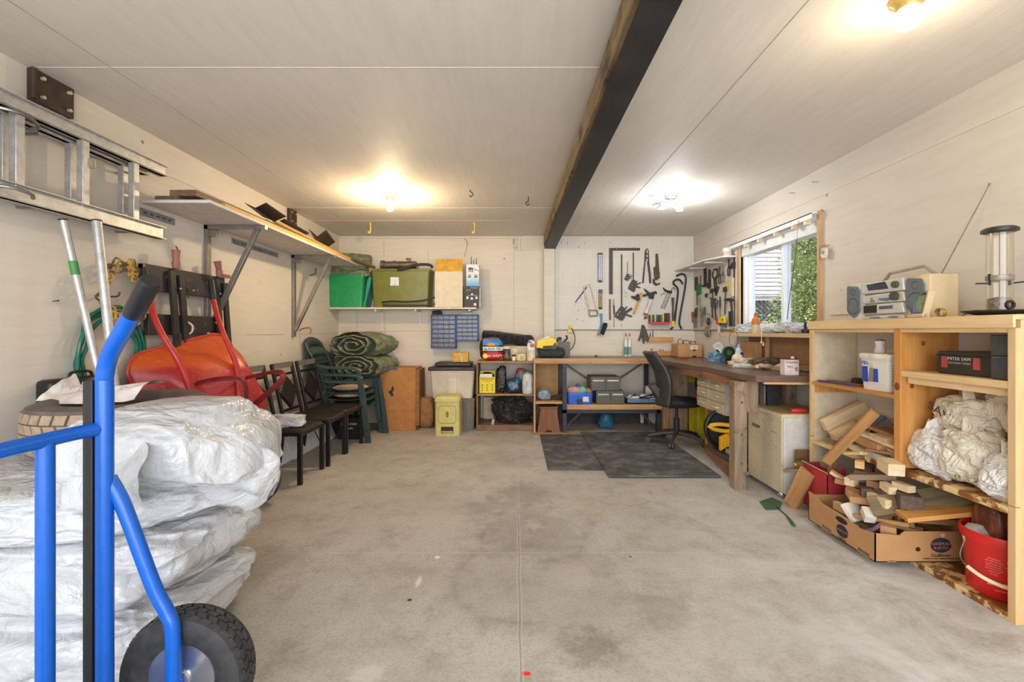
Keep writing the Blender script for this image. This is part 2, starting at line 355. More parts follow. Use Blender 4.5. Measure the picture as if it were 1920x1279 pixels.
# ---------------------------------------------------------------- window
M_vinyl = mat((236, 238, 240), .35, var=.02); M_pine = wood((186, 148, 106), (214, 180, 138), 2, 20); M_raw = wood((206, 176, 130), (228, 204, 164), 1, 20)
M_glass = NT('window_glass'); s = M_glass; s.n.remove(s.b)
tr = s.n.new('ShaderNodeBsdfTransparent'); gl = s.n.new('ShaderNodeBsdfGlossy'); gl.inputs['Roughness'].default_value = .02
mx = s.n.new('ShaderNodeMixShader'); mx.inputs[0].default_value = .06; s.L(tr.outputs[0], mx.inputs[1]); s.L(gl.outputs[0], mx.inputs[2])
s.L(mx.outputs[0], s.n['Material Output'].inputs[0]); M_glass = s.m
def glassy(name, col, a):
    s = NT(name); s.n.remove(s.b)
    tr = s.n.new('ShaderNodeBsdfTransparent'); tr.inputs[0].default_value = srgb(col); gl = s.n.new('ShaderNodeBsdfGlossy'); gl.inputs['Roughness'].default_value = .06
    mx = s.n.new('ShaderNodeMixShader'); mx.inputs[0].default_value = a; s.L(tr.outputs[0], mx.inputs[1]); s.L(gl.outputs[0], mx.inputs[2])
    s.L(mx.outputs[0], s.n['Material Output'].inputs[0]); return s.m
X0, X1 = XR+.02, XR+.13
win = bpy.data.objects.new('window_1', None); C.objects.link(win); win['kind'] = 'structure'
def fr(y0, z0, y1, z1, t, x0, x1):
    return G().box(x0, y0, z0, x1, y1, z0+t).box(x0, y0, z1-t, x1, y1, z1).box(x0, y0, z0+t, x1, y0+t, z1-t).box(x0, y1-t, z0+t, x1, y1, z1-t)
fr(WY0, WZ0, WY1, WZ1, .035, X0, X1).mk('window_frame', M_vinyl, win, bevel=.004)
ym = 4.06
fr(ym, WZ0+.035, WY1-.035, WZ1-.035, .035, XR+.05, XR+.09).mk('window_sash', M_vinyl, win, bevel=.003)
fr(WY0+.035, WZ0+.035, ym+.03, WZ1-.035, .032, XR+.09, XR+.12).mk('window_sash', mat((214, 218, 222), .35, var=.02), win, bevel=.003)
G().box(XR+.068, ym+.03, WZ0+.07, XR+.071, WY1-.06, WZ1-.07).mk('window_pane', M_glass, win)
G().box(XR+.104, WY0+.06, WZ0+.06, XR+.107, ym, WZ1-.06).mk('window_pane', M_glass, win)
# casing: bare pine liners, white head board with bracket track
struct(G().box(XR-.02, WY1, WZ0-.06, XR+.02, WY1+.055, WZ1+.02), 'trim_10', M_pine)
struct(G().box(XR-.012, WY1+.058, WZ0-.05, XR, WY1+.10, WZ1+.04), 'trim_11', M_vinyl)
struct(G().box(XR-.03, WY0-.036, WZ0-.02, XR+.02, WY0-.012, WZ1+.055), 'trim_12', M_pine)
struct(G().box(XR-.025, WY0-.01, WZ1-.005, XR+.02, WY1+.12, WZ1+.05), 'trim_13', M_vinyl, bevel=.003)
struct(G().box(XR+.004, WY0+.001, WZ1-.095, X1-.02, WY1-.001, WZ1-.001), 'trim_14', M_vinyl, bevel=.003)
hd = thing('curtain_track', 'white metal curtain track with small brackets above the window', 'curtain track')
g = G().box(XR-.075, WY0-.02, WZ1+.035, XR-.028, WY1+.10, WZ1+.043).box(XR-.075, WY0-.02, WZ1+.0, XR-.071, WY1+.10, WZ1+.043)
g.mk('track_rail', M_vinyl, hd)
for yy in (3.56, 3.72, 3.98, 4.25, 4.5): G().box(XR-.07, yy, WZ1-.03, XR-.026, yy+.03, WZ1+.034).mk('track_bracket', mat((222, 206, 168), .5), hd)
G().tube(curve([(XR-.085, 3.62, WZ1+.02), (XR-.09, 3.63, WZ1-.08), (XR-.085, 3.64, WZ1-.20)]), .0015, 5).mk('pull_cord', mat((70, 60, 50)), hd)
# wire outside/inside crossing the pane
tag(G().tube(curve([(XR+.03, 3.83, 2.04), (XR+.03, 3.86, 1.8), (XR+.03, 3.93, 1.5), (XR+.03, 3.97, 1.3)]), .003, 6).mk('loose_cable', mat((58, 54, 48))), 'thin dark cable hanging slantwise across the right window pane', 'cable')
# nails and hooks driven into walls
def nail(p, d, L_, r, name, label, c=(90, 78, 64), grp=None):
    p, d = V(p), V(d).normalized(); g = G().cyl(p, p+d*L_, r, n=7); g.cyl(p+d*L_, p+d*(L_+.002), r*2, n=8)
    return tag(g.mk(name, mat(c, .5, .6)), label, 'nail', grp)
nail(onX(1493, 362, XR), (-1, .5, .15), .05, .002, 'long_nail', 'bent nail high on right wall, the left one of the pair')
nail(onX(1537, 341, XR), (-1, .5, .15), .05, .002, 'long_nail', 'bent nail high on right wall, the right one of the pair')
nail(onX(1545, 396, XR), (-1, -.9, 0), .06, .002, 'long_nail', 'long nail sticking out beside the top of the window')
nail(at(99, 565, 2.27), (1, -.1, .1), .03, .0025, 'long_nail', 'dark nail in left wall beside the aluminium pole')
nail(at(140, 521, 2.37), (1, .1, .1), .02, .0025, 'long_nail', 'small dark nail in left wall beside the rope')
def hook(pts, r, label, c=(96, 84, 70), name='screw_hook', cat='hook', m=.6):
    return tag(G().tube(curve(pts, 5), r, 7).mk(name, mat(c, .4, m)), label, cat)
def px3(lst): return [at(*p) for p in lst]
hook(px3([(315, 464, 3.03), (322, 463, 3.07), (331, 463, 3.1), (333, 472, 3.1), (330, 481, 3.1), (334, 487, 3.1), (334, 482, 3.1)]), .004, 'thin wire hook with an eye on left wall above the folded workbench')
hook(px3([(418, 628, 3.60), (421, 634, 3.56), (424, 638, 3.52), (426, 633, 3.5), (425, 628, 3.5)]), .004, 'small dark wire hook on left wall beside the red wheelbarrow')
hook(px3([(561, 620, 4.87), (569, 616, 4.83), (581, 615, 4.8), (583, 621, 4.8), (581, 627, 4.8)]), .007, 'brass coloured hook low on left wall beyond the shelf bracket', (186, 140, 62))
hook(px3([(592, 503, 5.2), (591, 513, 5.15), (580, 516, 5.1), (571, 511, 5.1), (570, 508, 5.1)]), .006, 'rusty hook hanging beneath the far end of the left shelf', (120, 100, 70))
hook([at(880, 354, 4.01), at(882, 359, 4.01), at(887, 364, 4.01), at(883, 369, 4.01), at(880, 366, 4.01)], .004, 'small dark screw hook in ceiling left of the beam, the nearer one', (60, 55, 50))
hook([at(991, 369, 4.2), at(990, 378, 4.2), at(986, 380, 4.2), at(989, 385, 4.2), at(993, 382, 4.2)], .004, 'small dark screw hook in ceiling left of the beam, the one closest to it', (60, 55, 50))
for nm, xx in (('left', 694), ('right', 889)):
    hook([at(xx, 417, 5.2), at(xx+1, 428, 5.2), at(xx-1, 437, 5.2), at(xx-4, 434, 5.2)], .008, 'yellow coated ceiling hook near the back wall, the %s one' % nm, (222, 190, 60), m=0)
# ---------------------------------------------------------------- outdoors seen through the window
struct(G().box(2.6, 2, -.1, 22, 22, 0), 'ground', mat((120, 118, 96), .9, var=.2))
s = NT('white_siding'); s.fin(s.mix(s.ramp(s.noise(8, 4), .3, .7), srgb((214, 208, 212)), srgb((226, 220, 224))), .6); M_sid = s.m
hs = thing('neighbour_house', 'pale neighbouring house wall with horizontal siding outside the window', 'house', (0, 0, 0))
g = G()
for i in range(40): z0 = .3+i*.10; g.add([(4.6, 11-.012, z0), (9, 11-.012, z0), (9, 11, z0+.097), (4.6, 11, z0+.097), (4.6, 11.2, z0), (9, 11.2, z0), (9, 11.2, z0+.097), (4.6, 11.2, z0+.097)], [(0, 1, 2, 3), (0, 1, 5, 4), (4, 5, 6, 7), (2, 3, 7, 6), (0, 3, 7, 4), (1, 2, 6, 5)])
g.mk('siding', M_sid, hs); G().box(4.6, 11.0, 0, 9, 11.15, 4.4).mk('shadow_gap', mat((70, 66, 66), .9), hs)
cf = thing('chain_link_fence', 'chain link fence with dark privacy slats outside the left window pane', 'fence')
g = G()
for i in range(22): g.box(4.4+i*.085, 10.0, 0, 4.4+i*.085+.075, 10.015, 1.88)
g.mk('privacy_slats', mat((66, 72, 84), .7), cf)
g = G()
for i in range(26):
    xa = 4.3+i*.11
    for sg in (1, -1):
        g.tube([(xa, 9.97, .4), (xa+sg*1.55, 9.97, 1.95)], .004, 4)
g.mk('wire_mesh', mat((200, 202, 200), .4, .6), cf); G().cyl((4.2, 9.97, 1.96), (7.4, 9.97, 1.96), .02).mk('top_rail', mat((190, 192, 190), .4, .6), cf)
random.seed(5)
def leafmat(c1, c2):
    s = NT('leaves'); s.fin(s.mix(s.ramp(s.noise(11, 3), .35, .65), srgb(c1), srgb(c2)), .6, spec=.2); return s.m
hg = thing('cedar_hedge', 'bushy yellow green evergreen hedge outside the window', 'hedge')
g = G(); lm = [0]
for i in range(30000):
    u = random.random(); a = random.uniform(0, 2*PI)
    cxh = random.choice((4.66, 5.06, 5.06, 5.4, 5.4, 6.0, 6.7, 7.4)); rr = .42 + .16*random.random(); zz = random.uniform(.1, 3.3 if cxh > 4.7 else 1.75)
    if cxh < 4.7: rr *= min(1, (2.2-zz)*.9)
    if zz > 2.7: rr *= (3.6-zz)/.9
    p = V((cxh + rr*math.cos(a)*.9 + random.gauss(0, .04), 7.75+rr*math.sin(a)*1.1, zz + .12*noise.noise(V((cxh+3*a, zz*3, 0)))))
    rr2 = .10*noise.noise(p*3.5); p += V((math.cos(a), math.sin(a), 0))*rr2*2
    if math.sin(a) > .35: continue
    d = V((random.gauss(0, .5)+math.cos(a), random.gauss(0, .5)+math.sin(a), random.gauss(.2, .5))).normalized()*random.uniform(.03, .065)
    q = d.orthogonal().normalized()*random.uniform(.007, .015)
    g.add([p-q, p+q, p+d+q*.6, p+d-q*.6], [(0, 1, 2, 3)], random.choice((0, 0, 1, 2)))
lv = g.mk('foliage', [leafmat((98, 122, 54), (146, 162, 80)), leafmat((152, 156, 92), (190, 190, 128)), leafmat((56, 74, 38), (92, 108, 54))], hg, flatshade=True)
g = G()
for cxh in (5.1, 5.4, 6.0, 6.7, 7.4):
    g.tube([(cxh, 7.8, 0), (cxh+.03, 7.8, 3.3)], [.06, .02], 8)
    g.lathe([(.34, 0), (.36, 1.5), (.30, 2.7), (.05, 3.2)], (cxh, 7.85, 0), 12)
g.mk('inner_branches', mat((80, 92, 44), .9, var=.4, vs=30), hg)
g = G()
for i in range(70):
    a = V((5.9+random.random()*.9, 7.2, 2.5+random.random()*.6)); b = a+V((random.gauss(0, .25), random.gauss(0, .1), random.uniform(.1, .6)))
    g.tube([a, (a+b)/2+V((random.gauss(0, .05), 0, random.gauss(0, .05))), b], .006, 4)
g.mk('bare_twigs', mat((168, 150, 140), .8), hg, label='bare pinkish grey twigs')
# ---------------------------------------------------------------- light fixtures
def emis(name, col, st):
    s = NT(name); s.b.inputs['Emission Color'].default_value = col; s.b.inputs['Emission Strength'].default_value = st; s.fin((.9, .9, .9, 1), .3); return s.m
M_porc = mat((232, 222, 200), .3, var=.02)
t = thing('ceiling_bulb', 'bare bulb in round porcelain holder on ceiling left of the beam', 'ceiling light', (-1.143, 4.15, H))
G().lathe([(.068, 0), (.066, -.012), (.045, -.022), (.036, -.04), (.033, -.05)], n=28).mk('lamp_holder', M_porc, t)
G().lathe([(.0, -.152), (.016, -.149), (.028, -.138), (.033, -.12), (.030, -.10), (.018, -.075), (.014, -.05)], n=24).mk('bulb', emis('warm_bulb', (1, .82, .5, 1), 9), t)
t = thing('ceiling_bulb', 'large glowing bulb on ceiling at the top right, nearest the camera', 'ceiling light', (1.47, 1.70, H))
G().lathe([(.062, 0), (.060, -.014), (.042, -.030), (.036, -.045)], n=28).mk('lamp_holder', mat((190, 160, 92), .3, .3), t)
G().lathe([(.0, -.118), (.022, -.116), (.036, -.104), (.041, -.085), (.040, -.060), (.033, -.045), (.024, -.04)], n=24).mk('bulb', emis('bright_bulb', (1, .96, .88, 1), 12), t)
t = thing('spotlight_bar', 'three-lamp ceiling spotlight glowing white, right of the beam', 'ceiling light', (1.43, 4.2, H))
M_chr = mat((200, 200, 204), .25, .9)
G().lathe([(.055, 0), (.055, -.02), (.012, -.026), (.010, -.05)], n=24).mk('ceiling_plate', M_chr, t)
G().tube(curve([(-.16, .03, -.07), (-.08, -.01, -.055), (0, 0, -.05), (.08, .01, -.055), (.14, -.03, -.06)]), .006, 8).mk('curved_bar', M_chr, t)
for dx, dy in ((-.09, -.02), (.05, -.06), (.10, .04)):
    sp = G().lathe([(.012, -.05), (.024, -.07), (.036, -.10), (.038, -.118)], (dx, dy, 0), 20).mk('spot_head', M_chr, t)
    G().lathe([(.0, -.123), (.028, -.121), (.034, -.112), (.034, -.108)], (dx, dy, 0), 20).mk('lamp_glass', emis('spot_glow', (.96, .99, 1, 1), 14), sp)
# ================================================================ LEFT SIDE
M_blue = mat((14, 92, 190), .28, var=.03, vs=40, dirt=(120, 112, 100), df=.16); M_blk = mat((28, 27, 29), .45); M_rub = mat((44, 42, 42), .7, var=.15)
M_alu = mat((190, 188, 184), .45, .6, var=.08, vs=30, dirt=(140, 130, 122), df=.3); M_steel = mat((150, 146, 140), .35, .8, dirt=(96, 80, 62), df=.3)
M_galv = mat((150, 154, 156), .4, .7, var=.12)
# ---- hand truck
ht = thing('hand_truck', 'bright blue tubular hand truck with black grip in left foreground', 'hand truck', (-1.13, 1.0, 0))
def T(p, o=(-1.13, 1.0, 0)): return V(p)-V(o)
def tb(pts, r, name, m, n=16, par=ht, o=(-1.13, 1.0, 0), label=None, k=6): return G().tube([T(p, o) for p in curve(pts, k)], r, n).mk(name, m, par, label=label)
h0 = [(-1.128, 1.25, .03), (-1.128, 1.25, .5), (-1.128, 1.25, 1.0), (-1.126, 1.248, 1.07), (-1.10, 1.235, 1.13), (-1.02, 1.19, 1.205)]
tb(h0, .0205, 'frame_rail', M_blue)
tb([(-1.02, 1.19, 1.205), (-.93, 1.14, 1.288)], .0205, 'handle_tube', M_blue)
hd2 = G().tube([T(p) for p in ((-.985, 1.172, 1.236), (-.975, 1.165, 1.245), (-.905, 1.127, 1.312), (-.90, 1.124, 1.317))], [.0225, .0235, .0235, .021], 20).mk('grip', mat((30, 30, 34), .3), ht)
tb([(-1.128, .62, .03), (-1.128, .62, .6), (-1.128, .62, 1.05)], .0205, 'frame_rail', M_blue)
g = G(); g.box(-1.17+1.13, .235, .03, -1.149+1.13, .265, 1.058); g.box(-1.178+1.13, .238, .03, -1.17+1.13, .247, 1.056).box(-1.178+1.13, .253, .03, -1.17+1.13, .262, 1.056)
g.mk('rub_strip', M_blk, ht, bevel=.002, label='black rubber rub strip')
tb([(-1.135, 1.245, .925), (-1.15, 1.18, .925), (-1.16, 1.05, .922), (-1.16, .9, .92), (-1.155, .75, .921), (-1.135, .63, .925)], .0185, 'crossbar', M_blue)
tb([(-1.157, 1.118, .918), (-1.157, 1.12, .88), (-1.157, 1.12, .4), (-1.157, 1.12, .04)], .0185, 'centre_rail', M_blue)
tb([(-1.128, 1.262, .785), (-1.09, 1.268, .70), (-1.02, 1.28, .48), (-.985, 1.285, .40), (-.968, 1.285, .35), (-.965, 1.285, .20)], .019, 'wheel_brace', M_blue)
tb([(-1.128, .61, .785), (-1.02, .60, .48), (-.968, .60, .35), (-.965, .60, .20)], .019, 'wheel_brace', M_blue)
G().cyl(T((-.968, .50, .186)), T((-.968, 1.345, .186)), .012).mk('axle', M_steel, ht)
G().box(-1.40+1.13, -.42, .012, -1.11+1.13, .28, .022).box(-1.14+1.13, -.42, .012, -1.12+1.13, .28, .14).mk('toe_plate', M_blue, ht, bevel=.002)
def tyre(R, wd, ri, m, blocks=0, rows=3, axis='Y', par=None, loc=(0, 0, 0), name='tyre', depth=.008, rm=None):
    g = G(); h = wd/2; g.lathe([(ri, -h*.62), (ri+.3*(R-ri), -h*.95), (ri+.62*(R-ri), -h), (R-.12*(R-ri), -h*.86), (R-depth, -h*.70), (R-depth*.6, 0), (R-depth, h*.70), (R-.12*(R-ri), h*.86), (ri+.62*(R-ri), h), (ri+.3*(R-ri), h*.95), (ri, h*.62)], n=56, axis=axis, close=True)
    if blocks:
        for r_ in range(rows):
            w0 = (-.80+1.60*r_/rows)*h; w1 = (-.80+1.60*(r_+.86)/rows)*h
            for k in range(blocks):
                a0 = 2*PI*(k+.5*(r_ % 2))/blocks; a1 = a0+2*PI/blocks*.80; sk = .18*2*PI/blocks*(1 if r_ % 2 else -1)
                vs = []
                for rr in (R-depth*1.6, R):
                    for (a, w_) in ((a0, w0), (a1, w0), (a1+sk, w1), (a0+sk, w1)):
                        R2 = rr-(.10*(R-ri) if abs(w_) > .75*h else (.03*(R-ri) if abs(w_) > .5*h else 0)); q = (R2*math.cos(a), R2*math.sin(a))
                        vs.append((q[0], q[1], w_) if axis == 'Z' else (q[0], w_, q[1]))
                g.add(vs, [(0, 1, 2, 3), (4, 5, 6, 7), (0, 1, 5, 4), (1, 2, 6, 5), (2, 3, 7, 6), (3, 0, 4, 7)], 1 if rm else 0)
    return g.mk(name, [m, rm] if rm else m, par, loc=loc)
M_tyre = mat((52, 51, 52), .6, var=.2, vs=30, dirt=(112, 108, 102), df=.28)
def truck_wheel(y):
    w0 = tyre(.184, .098, .092, M_tyre, 34, 5, par=ht, loc=T((-.968, y, .186)), depth=.007); w0.name = 'wheel'
    g = G(); s_ = -1
    g.lathe([(.096, -.034), (.098, -.030), (.088, -.026), (.080, -.006), (.030, .004), (.028, -.030), (.024, -.042), (0, -.042)], n=36, axis='Y')
    g.lathe([(.096, .034), (.098, .030), (.088, .026), (.080, .010), (.03, .010), (0, .03)], n=36, axis='Y')
    g.mk('rim', M_chr, w0); g = G()
    for k in range(4):
        a = PI/4+k*PI/2; g.cyl((.055*math.cos(a), -.006, .055*math.sin(a)), (.055*math.cos(a), -.014, .055*math.sin(a)), .007, n=6)
    g.mk('wheel_bolts', M_steel, w0)
    G().cyl((0, -.042, 0), (0, -.066, 0), .014, n=20).mk('hub_cap', M_blue, w0, bevel=.003)
truck_wheel(1.352); truck_wheel(.53)
# ---- stack of tyres in white plastic bags
s = NT('white_poly_film'); f1 = s.noise(7, 8, rough=.62, dist=1.2)
rid = s.math('ABSOLUTE', s.math('SUBTRACT', s.noise(9, 5, dist=1.5, off=(3, 1, 5)), .5)); rid = s.math('ABSOLUTE', s.math('SUBTRACT', s.noise(5, 3, dist=1.2, off=(3, 1, 5)), .5)); rid2 = s.math('ABSOLUTE', s.math('SUBTRACT', s.noise(13, 3, dist=1.4, off=(7, 1, 2)), .5))
s.bump(s.math('ADD', s.math('MULTIPLY', rid, 1.0), s.math('MULTIPLY', rid2, .35)), .5, .06)
s.fin(s.mix(s.ramp(f1, .3, .7), srgb((192, 194, 198)), srgb((212, 213, 216))), .2, spec=.5)
s.b.inputs['Subsurface Weight'].default_value = .0; M_film = s.m
def bag_thing(name, label, cat, c, r, seed, m, grp=None, **k):
    g = bag((0, 0, 0), r, seed, **k); o = g.mk(name, m, loc=c, ang=75); return tag(o, label, cat, grp)
def droop(side, amt):
    def f(q, p): return V((q.x, q.y, q.z - amt*max(0, p.x*side)**2))
    return f
bag_thing('wrapped_bundle', 'white plastic wrapped tyre lying on floor, bottom of the stack', 'bagged tyre', (-1.66, 1.84, .12), (.50, .40, .125), 3, M_film, amp=.13, lv=6, fold=2.6, pw=.6)
bag_thing('wrapped_bundle', 'white plastic wrapped tyre, second from the floor in the stack', 'bagged tyre', (-1.62, 1.86, .35), (.50, .40, .15), 8, M_film, amp=.16, lv=6, fold=2.2, pw=.6)
bag_thing('wrapped_bundle', 'white plastic wrapped tyre directly under the bare tyre', 'bagged tyre', (-1.70, 1.86, .565), (.58, .40, .105), 12, M_film, amp=.14, lv=6, fold=2.4, pw=.6)
# top bag with a loose tail hanging to the right
tp = thing('plastic_wrapped_bundle', 'white plastic wrapped bundle on top of the stack, loose end drooping right', 'bagged tyre', (-1.27, 1.74, .765))
bag((-.03, .03, .01), (.31, .31, .150), 21, amp=.11, lv=6, fold=2.0, pw=.5, shape=lambda q, p: V((q.x+.10*max(0, -p.z)*p.x, q.y, q.z-.05*max(0, p.x)**2))).mk('wrapped_body', M_film, tp, ang=75)
def tail(u, v):
    a = 2*PI*v; cen = [V((.10, -.03, -.03)), V((.17, -.02, -.08)), V((.235, .02, -.14)), V((.285, .06, -.185)), V((.30, .08, -.21))]
    rr = [.13, .115, .105, .09, .035]; t = u*3.999; i = int(t); f_ = t-i; c = cen[i].lerp(cen[i+1], f_); r_ = rr[i]*(1-f_)+rr[i+1]*f_
    k = 1+.10*math.sin(5*a+3*u)+.05*math.sin(9*a-5*u)+.22*noise.noise(V((a*2, u*4, 2)))
    return c + V((.75*math.cos(a)*r_*k*.7, math.sin(a)*r_*k*.7, math.cos(a)*r_*k*1.0))
G().grid(tail, 26, 60).mk('loose_plastic_end', M_film, tp, ang=75)
def flap(u, v):   # corner of film falling over the tyre to the left
    top = V((-.24, -.16, .08)).lerp(V((.12, -.30, .06)), v); bot = V((-.345, -.215, -.155)).lerp(V((.12, -.335, -.15)), v)
    q = top.lerp(bot, u); return q + V((0, -.03*math.sin(PI*u) - .014*math.sin(14*v+3*u) - .02*noise.noise(V((u*4, v*6, 1))), .008*math.sin(9*v)))
G().grid(flap, 24, 40).mk('plastic_flap', M_film, tp, ang=75)
# film showing on floor side and at left
bag_thing('plastic_sheet_heap', 'crumpled white plastic heap at the foot of the stack, behind the truck wheel', 'plastic sheeting', (-1.42, 1.60, .055), (.30, .14, .07), 31, M_film, amp=.22, lv=5, fold=2.6)
bt = thing('bare_tyre', 'dusty bare car tyre lying on the wrapped tyres behind the blue frame', 'tyre', (-1.80, 2.10, .675))
M_tread = mat((160, 138, 116), .8, var=.10, vs=60); M_side = mat((98, 88, 80), .75, var=.12)
tyre(.335, .215, .205, M_side, 38, 4, axis='Z', par=bt, loc=(0, 0, .1075), depth=.012, rm=M_tread)
o = G().grid(lambda u, v: V((-.16+.40*u, -.06+.22*v-.04*math.sin(PI*u), .004+.03*math.sin(PI*v)*(.4+u)+.012*noise.noise(V((u*5, v*4, 3)))+(.05 if u < .06 else 0)*v)), 30, 20).mk('printed_plastic_scrap', mat((226, 216, 210), .4), loc=(-1.98, 2.10, .893))
o.rotation_euler = (.25, .0, .12); tag(o, 'pinkish white plastic scrap with faint purple print on the bare tyre', 'plastic scrap')
M_purp = mat((172, 160, 186), .5)
sc_ = o
for i, (xx, yy, ch) in enumerate(((-.12, .0, 'V'), (-.07, -.02, 'I'), (-.02, -.035, 'L'), (.04, -.045, 'A'), (.10, -.047, 'R'), (.16, -.04, 'D'), (.21, -.02, 'S'))):
    writing(ch, .045, (xx, yy+.04, .034), (1, .1, 0), (0, .9, .4), M_purp, sc_)
# black hard case behind the tyre
t = thing('tool_case', 'black moulded hard case with small white sticker against left wall', 'case', (-2.2, 2.3, 0))
a, b = onX(64, 750, XL+.10), onX(148, 713, XL+.10)
g = G().box(XL+.012+2.2, -.13, .60, XL+.10+2.2, .24, .958); g.mk('shell', M_blk, t, bevel=.02)
G().box(XL+.1+2.2, .02, .905, XL+.103+2.2, .07, .935).mk('sticker', mat((230, 228, 222)), t); G().tube(curve([(XL+.07+2.2, -.02, .955), (XL+.07+2.2, -.0, .985), (XL+.07+2.2, .09, .985), (XL+.07+2.2, .11, .955)]), .007, 8).mk('handle', M_blk, t)
g = G().tube([V((XL+.10+2.2, .055+.10*math.cos(k*PI/12), .80+.10*math.sin(k*PI/12))) for k in range(24)], .006, 6, closed=True); g.mk('moulded_ring', mat((40, 39, 42), .35), t)
G().box(XL+2.2+.02, -.11, 0, XL+2.2+.09, .22, .60).mk('case_body', M_blk, t, bevel=.01)
# ---- extension ladder hung on wall
ld = thing('extension_ladder', 'aluminium extension ladder hung sideways high on the left wall', 'ladder', (-2.18, 2.0, 2.0))
def rail(z, x, y0, y1, nm, hh=.036):
    g = G().box(x-.012, y0, z-hh, x+.012, y1, z+hh); g.box(x-.034, y0, z+hh-.004, x+.034, y1, z+hh).box(x-.034, y0, z-hh, x+.034, y1, z-hh+.004)
    return g.mk(nm, M_alu, ld)
LO = V((2.18, -2.0, -2.0))
rail(.182, .0, -1.4, .82, 'rail', .030); rail(-.205, .0, -1.4, .80, 'rail'); rail(.165, -.066, -1.4, .76, 'rail', .026); rail(-.185, -.06, -1.4, .68, 'rail', .03)
for k in range(8):
    y_ = .60-.305*k
    G().box(-.017, y_-.019, -.18, .017, y_+.019, .16).box(-.017, y_+.019, -.18, -.010, y_+.026, .16).mk('rung', M_alu, ld, bevel=.003)
    G().box(-.085, y_-.010, -.17, -.052, y_+.026, .15).mk('rung', M_alu, ld, bevel=.003)
g = G()
hk = G().tube(curve([(-.01, -.12, .13), (.05, -.08, .125), (.07, -.02, .12), (.05, .03, .10), (.0, .035, .095)]), .008, 8)
G().tube(curve([(-.01, -.12, -.20), (.05, -.08, -.20), (.07, -.02, -.21), (.05, .01, -.22)]), .008, 8).mk('rung_lock', M_steel, ld)
hk.mk('rung_lock', M_steel, ld)
G().tube([(-.03, .3, .10), (.03, .33, .07), (.03, .33, .03), (-.0, .30, .02)], .004, 6).mk('wall_hook', mat((120, 112, 80), .4, .6), ld)
for yy in (-1.2, 0.1, .62):
    for z_ in (.10, -.24): G().box(-.125, yy, z_, -.02, yy+.012, z_+.012).mk('wall_bracket', M_steel, ld)
# ---- steel hinge plates below the ceiling
def anchor(yc, label, s_=1, hookit=True):
    t = thing('steel_anchor_plate', label, 'bracket', (XL+.006, yc, 2.36)); M = mat((74, 58, 48), .5, .4, var=.15)
    G().box(.0, -.095*s_, -.075, .03, .105*s_, .078).mk('plate', M, t, bevel=.002)
    G().cyl((.034, -.095*s_, -.07), (.034, -.095*s_, .074), .012, n=14).mk('hinge_barrel', M, t)
    for dy in (-.055, .075):
        for dz in (-.045, .045): G().cyl((.03, dy*s_, dz), (.045, dy*s_, dz), .0085, n=12).mk('bolt', mat((206, 192, 164), .4, .3), t)
    if hookit: G().tube(curve([(.02, -.02, -.075), (.03, -.01, -.10), (.03, .02, -.118), (.03, .045, -.105), (.03, .04, -.08)], 5), .006, 8).mk('ring', M, t)
anchor(2.24, 'brown steel plate with four bolts on left wall under the ceiling')
o = anchor(4.66, 'small brown steel plate under the ceiling above the far end of the left shelf', .75, False)
# ---- two aluminium poles
def pole(p0, p1, r, label, wrap=None):
    t = thing('aluminium_pole', label, 'pole', p0); p0, p1 = V(p0), V(p1); d = p1-p0
    m_ = .47; G().cyl(V((0, 0, 0)), d*m_, r*.86, n=18).mk('lower_tube', M_alu, t); G().cyl(d*m_, d, r, n=18).mk('upper_tube', M_alu, t)
    G().cyl(d*.995, d*1.0, r*1.1, n=18).mk('end_cap', M_blk, t)
    if wrap: G().cyl(d*wrap, d*(wrap+.05), r*1.06, n=18).mk('green_tape', mat((66, 140, 70), .5), t)
pole((-1.99, 2.32, .40), at(118, 411, 2.20), .0165, 'thin aluminium pole with green tape leaning on left wall', .80)
pole((-1.93, 2.26, .40), at(181, 413, 2.30), .021, 'thick plain aluminium pole leaning right beside the green-taped one')
# ---- rope and garden hose
def coil_rope(c, ry, rz, turns, r, seed, label, m, name, cat, wav, x0):
    random.seed(seed); pts = []
    n = int(turns*70)
    for i in range(n):
        a = 2*PI*i/70; k = 1-.05*(i//70)+.09*math.sin(a*.37+seed)+.06*math.sin(a*1.31+seed)
        w_ = wav*math.sin(a*11.3+.7*math.sin(a*3.1)); w2 = wav*.6*math.sin(a*9.1+1)
        pts.append(V((x0+.015+.028*abs(math.sin(a*.23+1))+.01*math.sin(a*5), c[0]+(ry*k+w_)*math.cos(a)+w2*.5, c[1]+(rz*k+w_)*math.sin(a)+w2)))
    g = G().tube(pts, r, 7); return tag(g.mk(name, m), label, cat)
M_rope = NT('striped_rope'); s = M_rope; v = s.noise(9, 2); s.fin(s.mix(s.ramp(v, .46, .54), srgb((204, 164, 70)), srgb((100, 84, 50))), .7); M_rope = s.m
ca = onX(222, 560, XL+.05); cb = onX(196, 622, XL+.05)
coil_rope((2.60, 1.41), .16, .18, 6.0, .0056, 2, 'wavy yellow and black rope bundle hung on left wall', M_rope, 'rope_coil', 'rope', .015, XL+.05)
M_hose = mat((26, 104, 84), .35, var=.10)
coil_rope((2.57, 1.06), .205, .25, 4.1, .0100, 6, 'coiled dark green garden hose hung under the yellow rope', M_hose, 'garden_hose', 'hose', .004, XL+.0)
hook([(XL, 2.52, 1.39), (XL+.10, 2.52, 1.385), (XL+.12, 2.52, 1.41)], .005, 'steel hook in left wall carrying the rope and hose')
